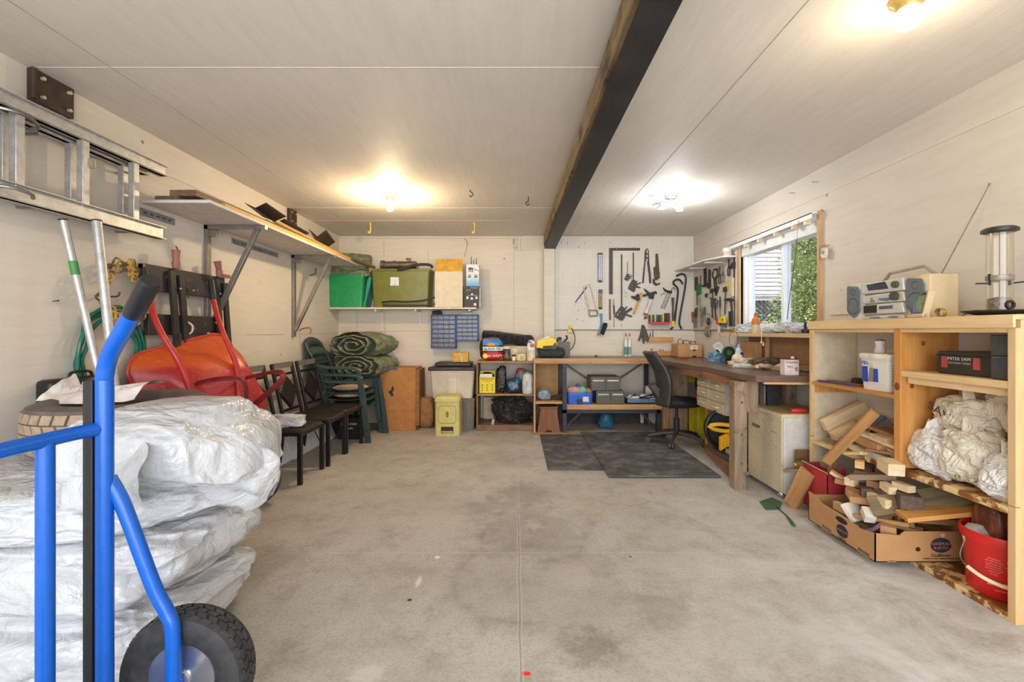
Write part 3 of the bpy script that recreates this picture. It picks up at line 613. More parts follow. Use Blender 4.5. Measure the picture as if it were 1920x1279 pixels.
# ---- folded portable workbench
wb = thing('folding_workbench', 'black folding workbench with pinkish clamps hung flat on left wall', 'workbench', (XL+.06, 3.05, 1.3))
M_wbk = mat((44, 40, 38), .5, dirt=(86, 70, 56), df=.22)
G().box(.0, -.34, .14, .035, .42, .30).mk('clamp_board', M_wbk, wb, bevel=.004); G().box(0, -.34, .14, .036, -.33, .30).mk('board_end', mat((150, 104, 70)), wb)
G().box(.0, -.30, -.13, .035, .38, .0).mk('clamp_board', M_wbk, wb, bevel=.004)
g = G()
for yy, zz in ((-.16, .24), (.03, .24), (.22, .24), (.34, .2), (-.1, .18), (.12, .18), (-.10, -.06), (.10, -.09), (.2, -.05)): g.cyl((.034, yy, zz), (.0365, yy, zz), .010, n=12)
g.mk('dog_holes', mat((96, 74, 56)), wb)
M_pk = mat((150, 92, 86), .5)
for yy, fl in ((-.10, 0), (.33, 1)):
    G().cyl((.05, yy, .30), (.05, yy, .345), .020, .024, 12).cyl((.05, yy, .345), (.05, yy, .42) if not fl else (.05, yy-.02, .41), .018, .026, 12).mk('clamp_handle', M_pk, wb)
G().box(.04, .36, .30, .06, .45, .325).mk('crank', M_pk, wb)
for yy, dz in ((-.14, 0), (-.06, -.02), (.30, 0), (.39, -.02)):
    G().bar((.05, yy, .28+dz), (.07, yy+.06, -.55), .045, .02, (1, 0, 0)).mk('leg', M_wbk, wb)
for yy in (.0, .30): G().tube(curve([(.045, yy, -.04), (.06, yy+.035, -.07), (.055, yy+.03, -.115), (.04, yy-.02, -.13), (.04, yy-.08, -.12)]), .007, 6).mk('cream_strap', mat((216, 206, 184)), wb)
for yy in (-.1, .02, .3): G().cyl((.075, yy, .17), (.083, yy, .17), .006, n=8).mk('bolt', M_alu, wb)
# ---- red wheelbarrow stood on its nose
s = NT('worn_red_paint'); s.fin(s.mix(s.ramp(s.noise(5, 9, rough=.75), .50, .72, 0, .5), s.mix(s.ramp(s.noise(3), .3, .7), srgb((176, 36, 36)), srgb((190, 48, 44))), srgb((214, 120, 96))), .38); s.bump(s.noise(30, 5), .1, .003); M_red = s.m
s = NT('tub_red_lit_tail'); nn = s.noise(2.2, 6, rough=.6); sc = s.mix(s.ramp(s.math('ADD', s.xyz()[2], s.ramp(s.noise(5), .3, .7, -.02, .02)), .955, .985), srgb((176, 38, 40)), srgb((204, 84, 32)))  # red tub; orange above is light on the tail end, painted into the colour
sc = s.mix(s.ramp(s.noise(28, 8, rough=.8), .54, .74, 0, .55), sc, srgb((226, 150, 130))); s.fin(sc, .36); M_tub = s.m
wbw = thing('wheelbarrow', 'red steel wheelbarrow standing on its nose against the left wall', 'wheelbarrow')
A = V((-1.80, 3.17, .19)); Hh = V((-2.16, 2.95, 1.56)); Ld = (Hh-A).normalized(); S0 = V((.30, .95, 0)); S_ = (S0-Ld*S0.dot(Ld)).normalized(); N_ = S_.cross(Ld); N_ = N_ if N_.x > 0 else -N_
def W(s_, l, n): return A + S_*s_ + Ld*l + N_*n
def rrect(hw, l0, l1, rad, n_, off=-.08, k=6, hw2=None):
    out = []; hw2 = hw2 or hw
    for (sx, ly, a0, hh_) in ((1, l0, -PI/2, hw), (1, l1, 0, hw2), (-1, l1, PI/2, hw2), (-1, l0, PI, hw)):
        cs = off + sx*(hh_-rad); cl = ly + (rad if ly == l0 else -rad)
        for i in range(k+1):
            a = a0 + PI/2*i/k; out.append(W(cs+rad*math.cos(a), cl+rad*math.sin(a), n_))
    return out
L1 = rrect(.375, .22, 1.02, .13, -.13, hw2=.36); L2 = rrect(.36, .235, 1.0, .125, -.12, hw2=.345); L3 = rrect(.30, .33, .90, .10, .03, hw2=.27); L4 = rrect(.25, .42, .76, .08, .13, hw2=.21); L5 = rrect(.20, .47, .71, .06, .14, hw2=.17)
g = G(); k = len(L1)
for ring_ in (L1, L2, L3, L4, L5): g.v += ring_
for j in range(4):
    for i in range(k): g.f.append((j*k+i, j*k+(i+1) % k, (j+1)*k+(i+1) % k, (j+1)*k+i)); g.m.append(0)
g.f.append(tuple(4*k+i for i in range(k))); g.m.append(0)
o = g.mk('tub', M_tub, wbw, solid=.004, ang=50)
G().tube(L1, .009, 8, closed=True).mk('tub_rim', M_red, wbw)
hl = [onX(267, 506, -2.22), onX(283, 558, -2.2), onX(290, 590, -2.16), onX(312, 630, -2.05), onX(330, 660, -1.97)]
# grips sit near the wall, bars run over the tub bottom to the axle
def onW(px, py, n):   # where the sight line through a pixel meets the plane n above the tub floor frame
    P0 = V((0, 0, EYE)); d = at(px, py, 1.0)-P0; Q = A+N_*n; return P0+d*((Q-P0).dot(N_)/d.dot(N_))
barL = curve([at(269, 506, 2.72), at(280, 550, 2.72), onW(288, 590, .085), onW(306, 630, .13), onW(328, 665, .165), onW(343, 695, .17), onW(354, 725, .17), onW(372, 775, .15), W(-.09, .14, .03), W(-.06, .0, .0)], 5)
barR = curve([at(396, 528, 3.16), at(402, 570, 3.14), onW(414, 612, .06), onW(432, 655, .11), onW(444, 690, .14), onW(447, 730, .15), onW(455, 785, .14), W(.10, .12, .03), W(.06, .0, .0)], 5)
for bl in (barL, barR):
    G().tube(bl, .017, 12).mk('handle_bar', M_red, wbw)
    d = (bl[0]-bl[4]); G().tube([bl[0]+d*.1, bl[0], bl[4]], [.017, .0205, .0205], 14).mk('grip', mat((34, 33, 33), .5), wbw)
def strap(pts, label=None): return G().tube(curve(pts, 6), .019, 8, flat=.35).mk('leg_strap', mat((128, 40, 38), .5, .3, dirt=(110, 62, 44), df=.4), wbw, label=label)
strap([at(352, 722, 2.80), at(400, 712, 2.72), at(438, 710, 2.70), at(458, 718, 2.72), at(462, 745, 2.76), at(455, 775, 2.82), at(450, 800, 2.9)])
strap([at(440, 714, 3.12), at(480, 704, 3.06), at(518, 697, 3.0), at(530, 702, 2.98), at(528, 713, 2.98), at(505, 735, 2.98), at(470, 765, 3.0), at(436, 795, 3.02)])
strap([at(450, 800, 3.0), at(457, 815, 3.05), W(.08, .08, .05)])
G().cyl(W(-.14, 0, 0), W(.14, 0, 0), .009).mk('axle', M_steel, wbw)
tw = tyre(.188, .09, .085, mat((86, 80, 74), .75, var=.1), par=wbw, name='wheel'); tw.location = A
tw.rotation_euler = (0, 0, -.30)
g = G()
for k in range(-3, 4): g.lathe([(.1875-.004*abs(k)**1.1, k*.010-.002), (.1905-.004*abs(k)**1.1, k*.010), (.1875-.004*abs(k)**1.1, k*.010+.002)], n=56, axis='Y')
g.mk('tread_rib', mat((70, 65, 60), .8), tw); G().lathe([(.09, -.03), (.085, -.015), (.02, -.02), (.02, .02), (.085, .015), (.09, .03)], n=32, axis='Y').mk('rim', M_red, tw)
# ---- long left wall shelf
sh = thing('long_shelf', 'long white shelf on two steel brackets along the left wall', 'shelf', (XL, 2.8, 2.0))
M_shb = mat((206, 198, 194), .6, var=.04, bump=.1)
G().box(.002, .0, -.016, .43, 2.68, .004).mk('shelf_board', M_shb, sh, bevel=.002)
for yy in (.59, 1.91):
    g = G().box(.002, yy-.02, -.86, .032, yy+.02, -.018).box(.002, yy-.02, -.050, .455, yy+.02, -.018); g.bar((.39, yy, -.045), (.03, yy, -.80), .034, .03, (0, 1, 0)); g.box(.03, yy-.008, -.10, .09, yy+.008, -.05)
    g.mk('steel_bracket', M_steel, sh, bevel=.002)
def slot_angle(y0, y1, label):
    t = thing('slotted_angle_rail', label, 'metal rail', (XL, y0, 1.94))
    G().box(.001, 0, -.03, .006, y1-y0, .015).mk('angle_web', M_galv, t); g = G(); n = int((y1-y0)/.05)
    for i in range(n): g.box(.006, .02+i*.05, -.012, .0068, .045+i*.05, -.004)
    g.mk('slots', M_blk, t)
slot_angle(2.80, 3.08, 'slotted galvanised rail under the near end of the left shelf')
slot_angle(3.70, 4.42, 'slotted dull rail under the left shelf between the two brackets')
MW_old = wood((84, 66, 54), (122, 98, 78), 1, 12); MW_yel = wood((196, 146, 60), (226, 184, 96), 1, 18); MW_tan = wood((176, 138, 92), (206, 170, 122), 1, 18)
def plank(p0, p1, w_, h, m, label, name='wood_board', cat='wood board', up=(0, 0, 1), grp=None, bev=.002):
    p0, p1 = V(p0), V(p1); o = G().bar((0, 0, 0), (0, (p1-p0).length, 0), w_, h).mk(name, m, loc=p0, bevel=bev)
    y = (p1-p0).normalized(); x = y.cross(V(up)).normalized(); z = x.cross(y); o.rotation_euler = Matrix((x, y, z)).transposed().to_euler(); return tag(o, label, cat, grp)
plank((-2.17, 2.83, 2.022), (-2.12, 4.6, 2.022), .15, .03, MW_old, 'lower dark weathered board on the left shelf near end')
plank((-2.075, 2.84, 2.058), (-2.03, 4.6, 2.058), .17, .038, wood((92, 70, 56), (130, 100, 76), 1, 12), 'upper thick brown board stacked at the near end of left shelf')
plank((-1.93, 3.0, 2.022), (-1.895, 5.5, 2.022), .035, .032, MW_yel, 'long yellow timber batten along the front edge of left shelf')
def shovel(p0, p1, bw, bl, label, m=None, fl=1):
    p0, p1 = V(p0), V(p1); t = thing('flat_shovel', label, 'shovel', p0); d = (p1-p0).normalized(); x = d.cross(V((0, 0, 1))).normalized(); u = x.cross(d)
    G().grid(lambda a, b: x*(b-.5)*bw*(1-.15*a) - d*a*bl + u*(.05*fl*abs(b-.5)*1.6+.03*a*fl), 8, 8).mk('blade', mat((58, 52, 50), .45, .5, dirt=(100, 84, 66), df=.3), t, solid=.003)
    G().tube([V((0, 0, .005)), (p1-p0)], [.017, .014], 12).mk('wooden_handle', m or wood((160, 124, 84), (196, 164, 120), 1, 20), t)
shovel((-1.985, 3.75, 2.10), (-1.93, 5.05, 2.045), .20, .26, 'dark bladed shovel with wooden handle lying near the middle of left shelf')
shovel((-2.02, 4.25, 2.07), (-1.97, 5.45, 2.05), .20, .40, 'grey scoop shovel on left shelf behind the dark bladed one')
shovel((-1.98, 4.75, 2.06), (-2.1, 5.5, 2.05), .19, .32, 'wide black shovel blade near the far end of left shelf', M_blk, 1.8)
plank((-1.97, 5.0, 2.05), (-1.75, 5.65, 1.99), .035, .028, MW_old, 'short grey stick poking past the far end of left shelf')
# ---- black dining chairs with diamond backs
M_cf = mat((28, 26, 27), .35); M_cv = mat((40, 34, 32), .32, var=.12, bump=.15)
dc = thing('dining_chair', 'nearest black diamond-back dining chair, holding a crumpled white bag', 'chair', (-1.88, 3.74, 0), group=None)
g = G()
for (sx, sy) in ((1, 1), (1, -1)): G().box(sx*.205-.018, sy*.20-.014, 0, sx*.205+.018, sy*.20+.014, .40).mk('leg', M_cf, dc, bevel=.003)
for sy in (1, -1):
    G().tube(curve([(-.235, sy*.185, 0), (-.205, sy*.185, .22), (-.20, sy*.185, .42), (-.215, sy*.185, .52), (-.30, sy*.185, .90)], 6), .0175, 10).mk('leg', M_cf, dc)
G().box(-.20, -.20, .375, .222, .20, .405).mk('seat_frame', M_cf, dc, bevel=.003)
g = G(); g.lathe([(.0, .012), (.6, .010), (.93, .0), (1.0, -.02), (.96, -.028), (0, -.028)], n=40)
def seatshape(p):
    a = math.atan2(p.y, p.x); r = math.hypot(p.x, p.y); k = r/max(abs(math.cos(a))**8+abs(math.sin(a))**8, 1e-9)**.125
    return V((.222*k*math.cos(a)+.005, .212*k*math.sin(a), .428+p.z))
g.disp(seatshape).mk('seat_pad', M_cv, dc)
def bk(y, z): f_ = (z-.45)/.45; return V((-.205-.095*max(0, f_), y, z))
G().bar(bk(-.185, .48), bk(.185, .48), .02, .022).mk('back_rail', M_cf, dc); G().bar(bk(-.185, .80), bk(.185, .80), .02, .022).mk('back_rail', M_cf, dc); 
G().bar(bk(-.185, .88), bk(.185, .88), .022, .05).mk('top_rail', mat((120, 112, 106), .4), dc, label='grey top rail')
nr = (bk(0, .5)-bk(0, .6)).cross(V((0, 1, 0))).normalized()
cc = bk(0, .64); uz = (bk(0, .7)-bk(0, .6)).normalized()
g = G().prism([(0, .15), (.155, 0), (0, -.15), (-.155, 0)], cc-nr*.012, (0, 1, 0), uz, nr*.024); g.mk('diamond_pad', M_cv, dc, bevel=.008)
g = G().tube([cc+V((0, a_, 0))*1.0+uz*b_ for a_, b_ in ((0, .165), (.170, 0), (0, -.165), (-.170, 0))], .008, 8, closed=True); g.mk('diamond_frame', M_cf, dc)
dup(dc, (-1.865, 4.22, 0), .02, 'black diamond-back dining chair in the middle of the row of three')
dup(dc, (-1.855, 4.66, 0), -.03, 'black diamond-back dining chair beside the green plastic chairs')
bag_thing('plastic_bag', 'crumpled white plastic bag lying on the nearest black chair seat', 'bag', (-1.85, 3.66, .475), (.15, .10, .05), 41, M_film, amp=.35, lv=5, fold=2.6)
# white panels leaning behind the chairs
for i, (y0, y1, h_, lb) in enumerate(((3.55, 4.25, .40, 'nearest'), (4.22, 4.78, .42, 'middle'), (4.80, 5.15, .36, 'far'))):
    o = G().box(0, 0, 0, .018, y1-y0, h_).box(.018, .05, .02, .021, .09, h_-.02).mk('leaning_white_sheet', mat((222, 224, 226), .35, var=.03), loc=(-2.08+.02*i, y0, 0), rot=(0, -.45, 0), bevel=.002)
    tag(o, 'glossy white panel leaning on left wall behind the chairs, the %s one' % lb, 'panel')
# ---- green plastic garden chairs, stacked
M_gp = mat((52, 70, 70), .38, var=.08); M_pad = mat((196, 180, 160), .7)
gc = thing('garden_chair', 'bottom green plastic garden chair of the stack next to black chairs', 'chair', (-1.845, 5.12, 0))
for sy in (1, -1):
    g = G().prism([(.24, 0), (.30, 0), (.25, .40), (.20, .64), (.16, .64), (.19, .38)], (0, sy*.25-.02, 0), (1, 0, 0), (0, 0, 1), (0, .035, 0)); g.mk('leg', M_gp, gc, bevel=.004)
    g = G().prism([(-.30, 0), (-.24, 0), (-.18, .40), (-.22, .42)], (0, sy*.22-.02, 0), (1, 0, 0), (0, 0, 1), (0, .035, 0)); g.mk('leg', M_gp, gc, bevel=.004)
    G().tube(curve([(.22, sy*.265, .62), (.16, sy*.27, .65), (0, sy*.275, .655), (-.15, sy*.27, .66), (-.27, sy*.24, .68)]), .022, 8, flat=.5).mk('armrest', M_gp, gc)
G().grid(lambda u, v: V((-.21+.44*u, -.225+.45*v, .40-.02*math.sin(PI*v)-.02*math.sin(PI*u)+(-.02 if u > .95 else 0))), 10, 10).mk('seat', M_gp, gc, solid=.008)
g = G()
def bkp(s_, l): return V((-.20-.22*l, s_*(.21+.03*l-.10*max(0, l-.75)), .42+.50*l+(-.05*abs(s_)**3*max(0, l-.6))))
rows = [0, .06, .10, .22, .26, .38, .42, .54, .58, .72, .76, .92, .95, 1.08, 1.12]; cols2 = [-1, -.78, -.55, -.25, 0, .25, .55, .78, 1]
for i, l in enumerate(rows):
    for c in cols2: g.v.append(bkp(c, l)+V((.03*c*c, 0, -.03*c*c*(l > .9))))
for i in range(len(rows)-1):
    for j in range(8):
        if i in (2, 4, 6, 8, 11) and 1 <= j <= 6: continue
        if i == 0 and 1 <= j <= 6: continue
        g.f.append((i*9+j, i*9+j+1, (i+1)*9+j+1, (i+1)*9+j)); g.m.append(0)
g.mk('slatted_back', M_gp, gc, solid=.016)
c2 = dup(gc, (-1.85, 5.11, .075), .0, 'second green plastic garden chair from the bottom of the stack')
c3 = dup(gc, (-1.855, 5.10, .15), .0, 'top green plastic garden chair of the stack next to black chairs')
for zz, lb in ((.50, 'lower'), (.575, 'upper')):
    o = G().lathe([(0, .02), (.8, .018), (1, 0), (.8, -.018), (0, -.02)], n=24).disp(lambda p: V((p.x*.19, p.y*.20, p.z))).mk('seat_cushion', M_pad, loc=(-1.83, 5.06, zz))
    tag(o, 'thin beige seat pad between the stacked green chairs, the %s one' % lb, 'cushion')
c4 = dup(gc, (-1.79, 5.60, 0), .0, 'green plastic garden chair at back wall carrying the rolled tarps')
# black battery box under the chairs
t = thing('battery_box', 'black box with small white print on floor under the stacked chairs', 'box', (-1.84, 5.13, 0)); G().box(-.12, -.10, 0, .12, .10, .24).mk('case', M_blk, t, bevel=.008)
M_wh = mat((224, 222, 216), .5, var=.02)
for k_, tx in enumerate(('AIR-GUARD', 'Plus', 'Classic', '800 480')): writing(tx, .034, (.121, 0, .18-.035*k_), (0, 1, 0), (0, 0, 1), M_wh, t)
for k_, tx in enumerate(('AIR-GUARD', 'Classic')): writing(tx, .034, (0, -.101, .17-.045*k_), (1, 0, 0), (0, 0, 1), M_wh, t)
# ---- rolled green tarps
s = NT('green_tarp_cloth'); nn = s.noise(16, 8, rough=.7); s.bump(s.noise(26, 6, dist=1.0), .5, .012)
s.fin(s.mix(s.ramp(nn, .36, .64), srgb((100, 106, 84)), srgb((150, 152, 122))), .85, spec=.2); M_tarp = s.m
def roll(c, ln, rx, rz, az, label, seed, turns=2.6, name='rolled_tarp'):
    t = thing(name, label, 'tarpaulin', c, az)
    def outer(u, v):
        a = 2*PI*v; k = 1+.13*noise.noise(V((2*math.cos(a), 2*math.sin(a), u*3+seed)))+.05*(1-abs(noise.noise(V((3*math.cos(a), 3*math.sin(a), u*5+seed))))*3)
        e = math.sin(PI*min(1, max(0, (u-.86)/.14))*.5); k *= (1-.55*e*e)
        return V((rx*k*math.cos(a), (u-.5)*ln, rz*k*math.sin(a)))
    G().grid(outer, 20, 48).mk('outer_wrap', M_tarp, t, ang=60)
    g = G(); n = int(turns*36)
    def sp(u, v):
        a = 2*PI*turns*u; k = (.20+.74*u)*(1+.22*noise.noise(V((2.2*math.cos(a)+seed, 2.2*math.sin(a), u*5)))+.07*noise.noise(V((7*math.cos(a)+seed, 7*math.sin(a), u*9))))
        return V((rx*.98*k*math.cos(a), -.5*ln+.004*math.sin(7*a)-.01+v*.10+.03*(1-u)*noise.noise(V((a, seed, 0))), rz*.96*k*math.sin(a)))
    G().grid(sp, n, 3).mk('rolled_layers', M_tarp, t, solid=.012, ang=60)
    G().lathe([(0, -.5*ln+.06), (.95, -.5*ln+.05)], n=32, axis='Y').disp(lambda p: V((p.x*rx, p.y, p.z*rz))).mk('inner_folds', mat((62, 66, 50), .9), t)
roll((-1.80, 5.52, 1.035), .58, .295, .145, -.28, 'upper rolled green tarp, on top of another roll by the back wall', 3)
roll((-1.76, 5.50, .79), .58, .275, .13, -.25, 'lower rolled green tarp lying on a green garden chair', 9)
# ================================================================ BACK WALL
M_card = mat((182, 124, 68), .8, var=.06, dirt=(150, 104, 62), df=.3); M_card2 = mat((192, 148, 100), .8, var=.05)
M_white = mat((226, 222, 214), .5, var=.03); M_cream = mat((222, 206, 170), .5, var=.04); M_yel = mat((236, 204, 30), .45, var=.03); M_dark = mat((44, 42, 42), .6)
M_grn = mat((30, 148, 84), .4, var=.06)
def xz(px, py, Y): q = at(px, py, Y); return q.x, q.z
def crate(name, label, cat, x0, x1, z0, z1, y0, y1, m, lip=.0, taper=.06, lid=None, parts=True, tagit=True):
    """open tapered tub built as a hollow shell with a rolled rim"""
    cx_, cy_ = (x0+x1)/2, (y0+y1)/2; t = thing(name, label, cat, (cx_, cy_, z0)); h = z1-z0; hx, hy = (x1-x0)/2, (y1-y0)/2
    def ringp(sc, z, r=.025, inset=0):
        out = []; ax, ay = hx*sc-inset, hy*sc-inset
        for (sx, sy, a0) in ((1, -1, -PI/2), (1, 1, 0), (-1, 1, PI/2), (-1, -1, PI)):
            for i in range(5):
                a = a0+PI/2*i/4; out.append(V((sx*(ax-r)+r*math.cos(a), sy*(ay-r)+r*math.sin(a), z)))
        return out
    g = G(); rings = [ringp(1-taper, 0), ringp(1-taper*.1, h-.035), ringp(1.0, h-.03), ringp(1.0, h-.03), ringp(1.0, h), ringp(1, h, .025, .012), ringp(1-taper*.2, h-.03, .02, .014), ringp(1-taper, .006, .02, .008)]
    k = 20
    for r_ in rings: g.v += r_
    for j in range(len(rings)-1):
        for i in range(k): g.f.append((j*k+i, j*k+(i+1) % k, (j+1)*k+(i+1) % k, (j+1)*k+i)); g.m.append(0)
    g.f.append(tuple(range(k))[::-1]); g.f.append(tuple((len(rings)-1)*k+i for i in range(k))); g.m += [0, 0]
    g.mk('tub', m, t)
    return t, cx_, cy_, hx, hy, h
# ---- back wall shelf and what stands on it
SZ = 1.492; Ys = 5.62
a = at(617, 577, Ys); b = at(893, 577, Ys)
t = thing('back_shelf', 'narrow white shelf on the back wall under the totes', 'shelf', (a.x, Ys, SZ))
G().box(0, 0, -.020, b.x-a.x, YB-Ys-.002, 0).mk('shelf_board', M_trimw, t, bevel=.002)
for xx in (.55, 1.05, 1.72): G().box(xx, .03, -.045, xx+.02, YB-Ys-.002, -.021).box(xx, YB-Ys-.022, -.22, xx+.02, YB-Ys-.002, -.04).mk('shelf_bracket', M_white, t)
# green tote
x0, _ = xz(612, 0, 5.66); x1, _ = xz(683, 0, 5.66)
t, cx_, cy_, hx, hy, h = crate('storage_tote', 'bright green open tote on the back shelf with a folded tarp on top', 'tote', x0, x1, SZ, SZ+.41, 5.64, 5.94, M_grn, taper=.13)
g = bag((0, 0, 0), (.27, .14, .13), 51, amp=.28, lv=5, fold=2.8, pw=.6); tag(g.mk('folded_tarp', M_tarp, loc=(at(655, 0, 5.78).x, 5.79, 2.055)), 'crumpled green tarp piled on the bright green tote', 'tarpaulin')
g = bag((0, 0, 0), (.29, .13, .075), 57, amp=.2, lv=5, fold=2.2, pw=.6); tag(g.mk('folded_tarp', M_tarp, loc=(at(652, 0, 5.78).x, 5.79, 1.93)), 'flat folded green tarp between the bright green tote and the upper tarp', 'tarpaulin')
x0, _ = xz(684, 0, 5.62); g = G().prism([(0, 0), (.02, 0), (.10, .33), (.105, .385), (.075, .395), (.05, .34)], (x0-.055, 5.72, SZ), (1, 0, 0), (0, 0, 1), (0, .24, 0))
tag(g.mk('tote_lid', mat((52, 150, 130), .4), bevel=.004), 'teal tote lid standing on edge between the green and olive totes', 'lid')
# olive tote
M_olv = mat((116, 116, 42), .42, var=.07, vs=8)
x0, _ = xz(697, 0, 5.66); x1, _ = xz(806, 0, 5.66)
t, cx_, cy_, hx, hy, h = crate('storage_tote', 'olive green tote with paper label in the middle of the back shelf', 'tote', x0, x1, SZ, SZ+.47, 5.64, 5.945, M_olv, taper=.06)
G().box(-hx-.008, -hy-.006, h-.02, hx+.008, hy, h+.012).mk('lid', mat((104, 108, 44), .4), t, bevel=.006)
G().box(-.125, -hy-.001, h-.20, -.02, -hy+.008, h-.095).mk('paper_label', mat((214, 218, 222), .5), t); G().box(-.105, -hy-.0016, h-.195, -.055, -hy, h-.19).mk('label_band', mat((60, 110, 170), .5), t)
g = G().ball((0, 0, 0), (.045, .004, .075), 16); o = g.mk('yellow_scuff', mat((186, 182, 60), .5), t, loc=(.19, -hy+.012, .16))
# pipe fitting on top
t = thing('steel_pipe_fitting', 'dark steel pipe fitting lying on the olive tote lid', 'pipe', (at(765, 0, 5.78).x, 5.76, SZ+.47+.075))
M_pipe = mat((116, 100, 88), .45, .6, var=.2, dirt=(120, 84, 58), df=.35)
G().cyl((-.30, 0, 0), (.11, 0, .0), .045, n=24).cyl((-.18, 0, 0), (-.15, 0, 0), .052, n=24).cyl((.02, 0, 0), (.05, 0, 0), .052, n=24).mk('pipe', M_pipe, t)
G().cyl((-.335, 0, 0), (-.29, 0, 0), .056, n=24).mk('flange', M_pipe, t); G().cyl((-.338, 0, 0), (-.334, 0, 0), .028, n=20).mk('bore', M_galv, t)
G().cyl((.01, 0, .045), (.01, 0, .085), .012, n=12).cyl((-.02, 0, .075), (.04, 0, .075), .01, n=10).mk('valve_stem', mat((140, 92, 54), .4, .6), t)
tag(G().tube(curve([at(745, 506, 5.60), at(760, 503, 5.60), at(775, 498, 5.60), at(790, 496, 5.62), at(806, 497, 5.64), at(811, 502, 5.66)]), .017, 12).mk('rubber_hose', M_rub), 'thick black hose curving over the olive tote top edge', 'hose')
tag(G().tube(curve([at(716, 567, 5.60), at(735, 565, 5.59), at(760, 566, 5.59), at(790, 564, 5.60), at(815, 558, 5.6)]), .011, 10).mk('rubber_hose', M_rub), 'black hose lying along the front of the olive tote', 'hose')
tag(G().tube(curve([at(718, 572.5, 5.61), at(760, 573, 5.61), at(800, 572.5, 5.62), at(815, 570, 5.62)]), .011, 10).mk('rubber_hose', mat((60, 52, 48), .6)), 'brown black hose on the shelf edge below the olive tote', 'hose')
# open cardboard box, inside white
x0, _ = xz(815, 0, 5.62); x1, _ = xz(867, 0, 5.62)
t = thing('cardboard_box', 'tall white box with yellow flap standing on the back shelf', 'box', ((x0+x1)/2, 5.78, SZ)); hx = (x1-x0)/2
G().box(-hx, -.15, 0, hx, -.146, .445).box(-hx, .146, 0, hx, .15, .445).box(-hx, -.146, 0, -hx+.004, .146, .445).box(hx-.004, -.146, 0, hx, .146, .445).box(-hx, -.15, 0, hx, .15, .004).mk('carton', mat((218, 204, 178), .7, var=.03), t)
G().prism([(-hx, 0), (hx, 0), (hx-.006, .175), (-hx+.006, .175)], (0, -.15, .44), (1, 0, 0), V((0, .28, .9)).normalized(), (0, .004, 0)).mk('open_flap', mat((206, 158, 58), .7), t, label='yellow open flap')
G().prism([(0, 0), (.26, 0), (.20, .07), (.03, .07)], (-hx, -.13, .0), (0, 1, 0), (-.35, 0, .9), (.004, 0, 0)).mk('side_flap', M_card, t)
t = thing('boxed_light', 'white and blue product box on top of the dark box, back shelf right end', 'box', (at(886, 0, 5.66).x, 5.72, SZ+.265))
G().box(-.079, -.05, 0, .079, .05, .275).mk('carton', mat((220, 224, 226), .5), t, bevel=.002); 
s = NT('blue_fade_print'); s.fin(s.mix(s.ramp(s.xyz()[2], 0, .12), srgb((60, 160, 214)), srgb((214, 226, 232))), .5)
G().box(-.0785, -.0515, .002, .0785, -.05, .12).mk('blue_print', s.m, t)
for (xx, zz) in ((-.045, .20), (-.025, .205), (-.005, .20)): G().prism([(-.012, .03), (.012, .03), (.006, .005), (.003, -.025), (-.003, -.025), (-.006, .005)], (xx, -.0505, zz), (1, 0, 0), (0, 0, 1), (0, -.001, 0)).mk('printed_plug', M_dark, t)
G().prism([(-.03, .008), (.028, -.012), (.026, -.018), (-.03, .0)], (.045, -.0505, .21), (1, 0, 0), (0, 0, 1), (0, -.001, 0)).mk('printed_blade', M_dark, t)
for xx in (-.05, -.03, .03, .05): G().prism([(-.008, .02), (.008, .02), (.01, -.02), (-.01, -.02)], (xx, -.0505, .13), (1, 0, 0), (0, 0, 1), (0, -.001, 0)).mk('printed_part', mat((150, 154, 160), .5), t)
for i, (xx, hh) in enumerate(((-.03, .135), (.0, .10), (.035, .12))):
    o = G().cyl((0, 0, 0), (.004, 0, hh), .006, .003, 8).mk('black_rod', M_dark, loc=(at(886, 0, 5.66).x+xx, 5.79, SZ+.54-.02)); tag(o, 'thin black rod sticking up behind the white and blue box, %s of three' % ('left', 'middle', 'right')[i], 'rod')
t = thing('boxed_light', 'dark product box with a picture of a three-lamp light, back shelf right end', 'box', (at(886, 0, 5.66).x-.01, 5.73, SZ))
G().box(-.092, -.06, 0, .092, .06, .262).mk('carton', mat((52, 46, 44), .5), t, bevel=.002); G().box(.0925, -.055, .0, .11, .07, .245).mk('side_box', mat((176, 178, 176), .6), t)
g = G().box(-.055, -.0615, .150, .065, -.060, .153).box(-.010, -.0615, .15, .018, -.06, .175)
for xx, dz in ((-.055, 0), (.0, -.01), (.058, 0)): g.prism([(-.010, .01), (.010, .01), (.018, -.022), (-.018, -.022)], (xx, -.0605, .13+dz), (1, 0, 0), (0, 0, 1), (0, -.001, 0))
g.mk('printed_lamp', mat((214, 214, 212), .5), t); writing('SPOTLIGHT', .018, (.03, -.061, .245), (1, 0, 0), (0, 0, 1), M_wh, t); writing('BAR SERIES', .012, (-.04, -.061, .215), (1, 0, 0), (0, 0, 1), M_wh, t)
G().box(.025, -.0612, .025, .055, -.06, .055).mk('printed_symbol', M_wh, t)
tag(G().tube(curve([at(870, 483, 5.8), at(874, 468, 5.8), at(876, 458, 5.85), at(874, 450, 5.9), at(870, 448, 5.92)]), .003, 6).mk('bent_wire', mat((120, 112, 100), .4, .6)), 'thin bent wire rising behind the tall white box', 'wire')
hook(px3([(964, 448, 5.94), (962, 456, 5.9), (965, 464, 5.9), (969, 464, 5.92)]), .003, 'faint wire loop under the ceiling left of the post', (190, 180, 160))
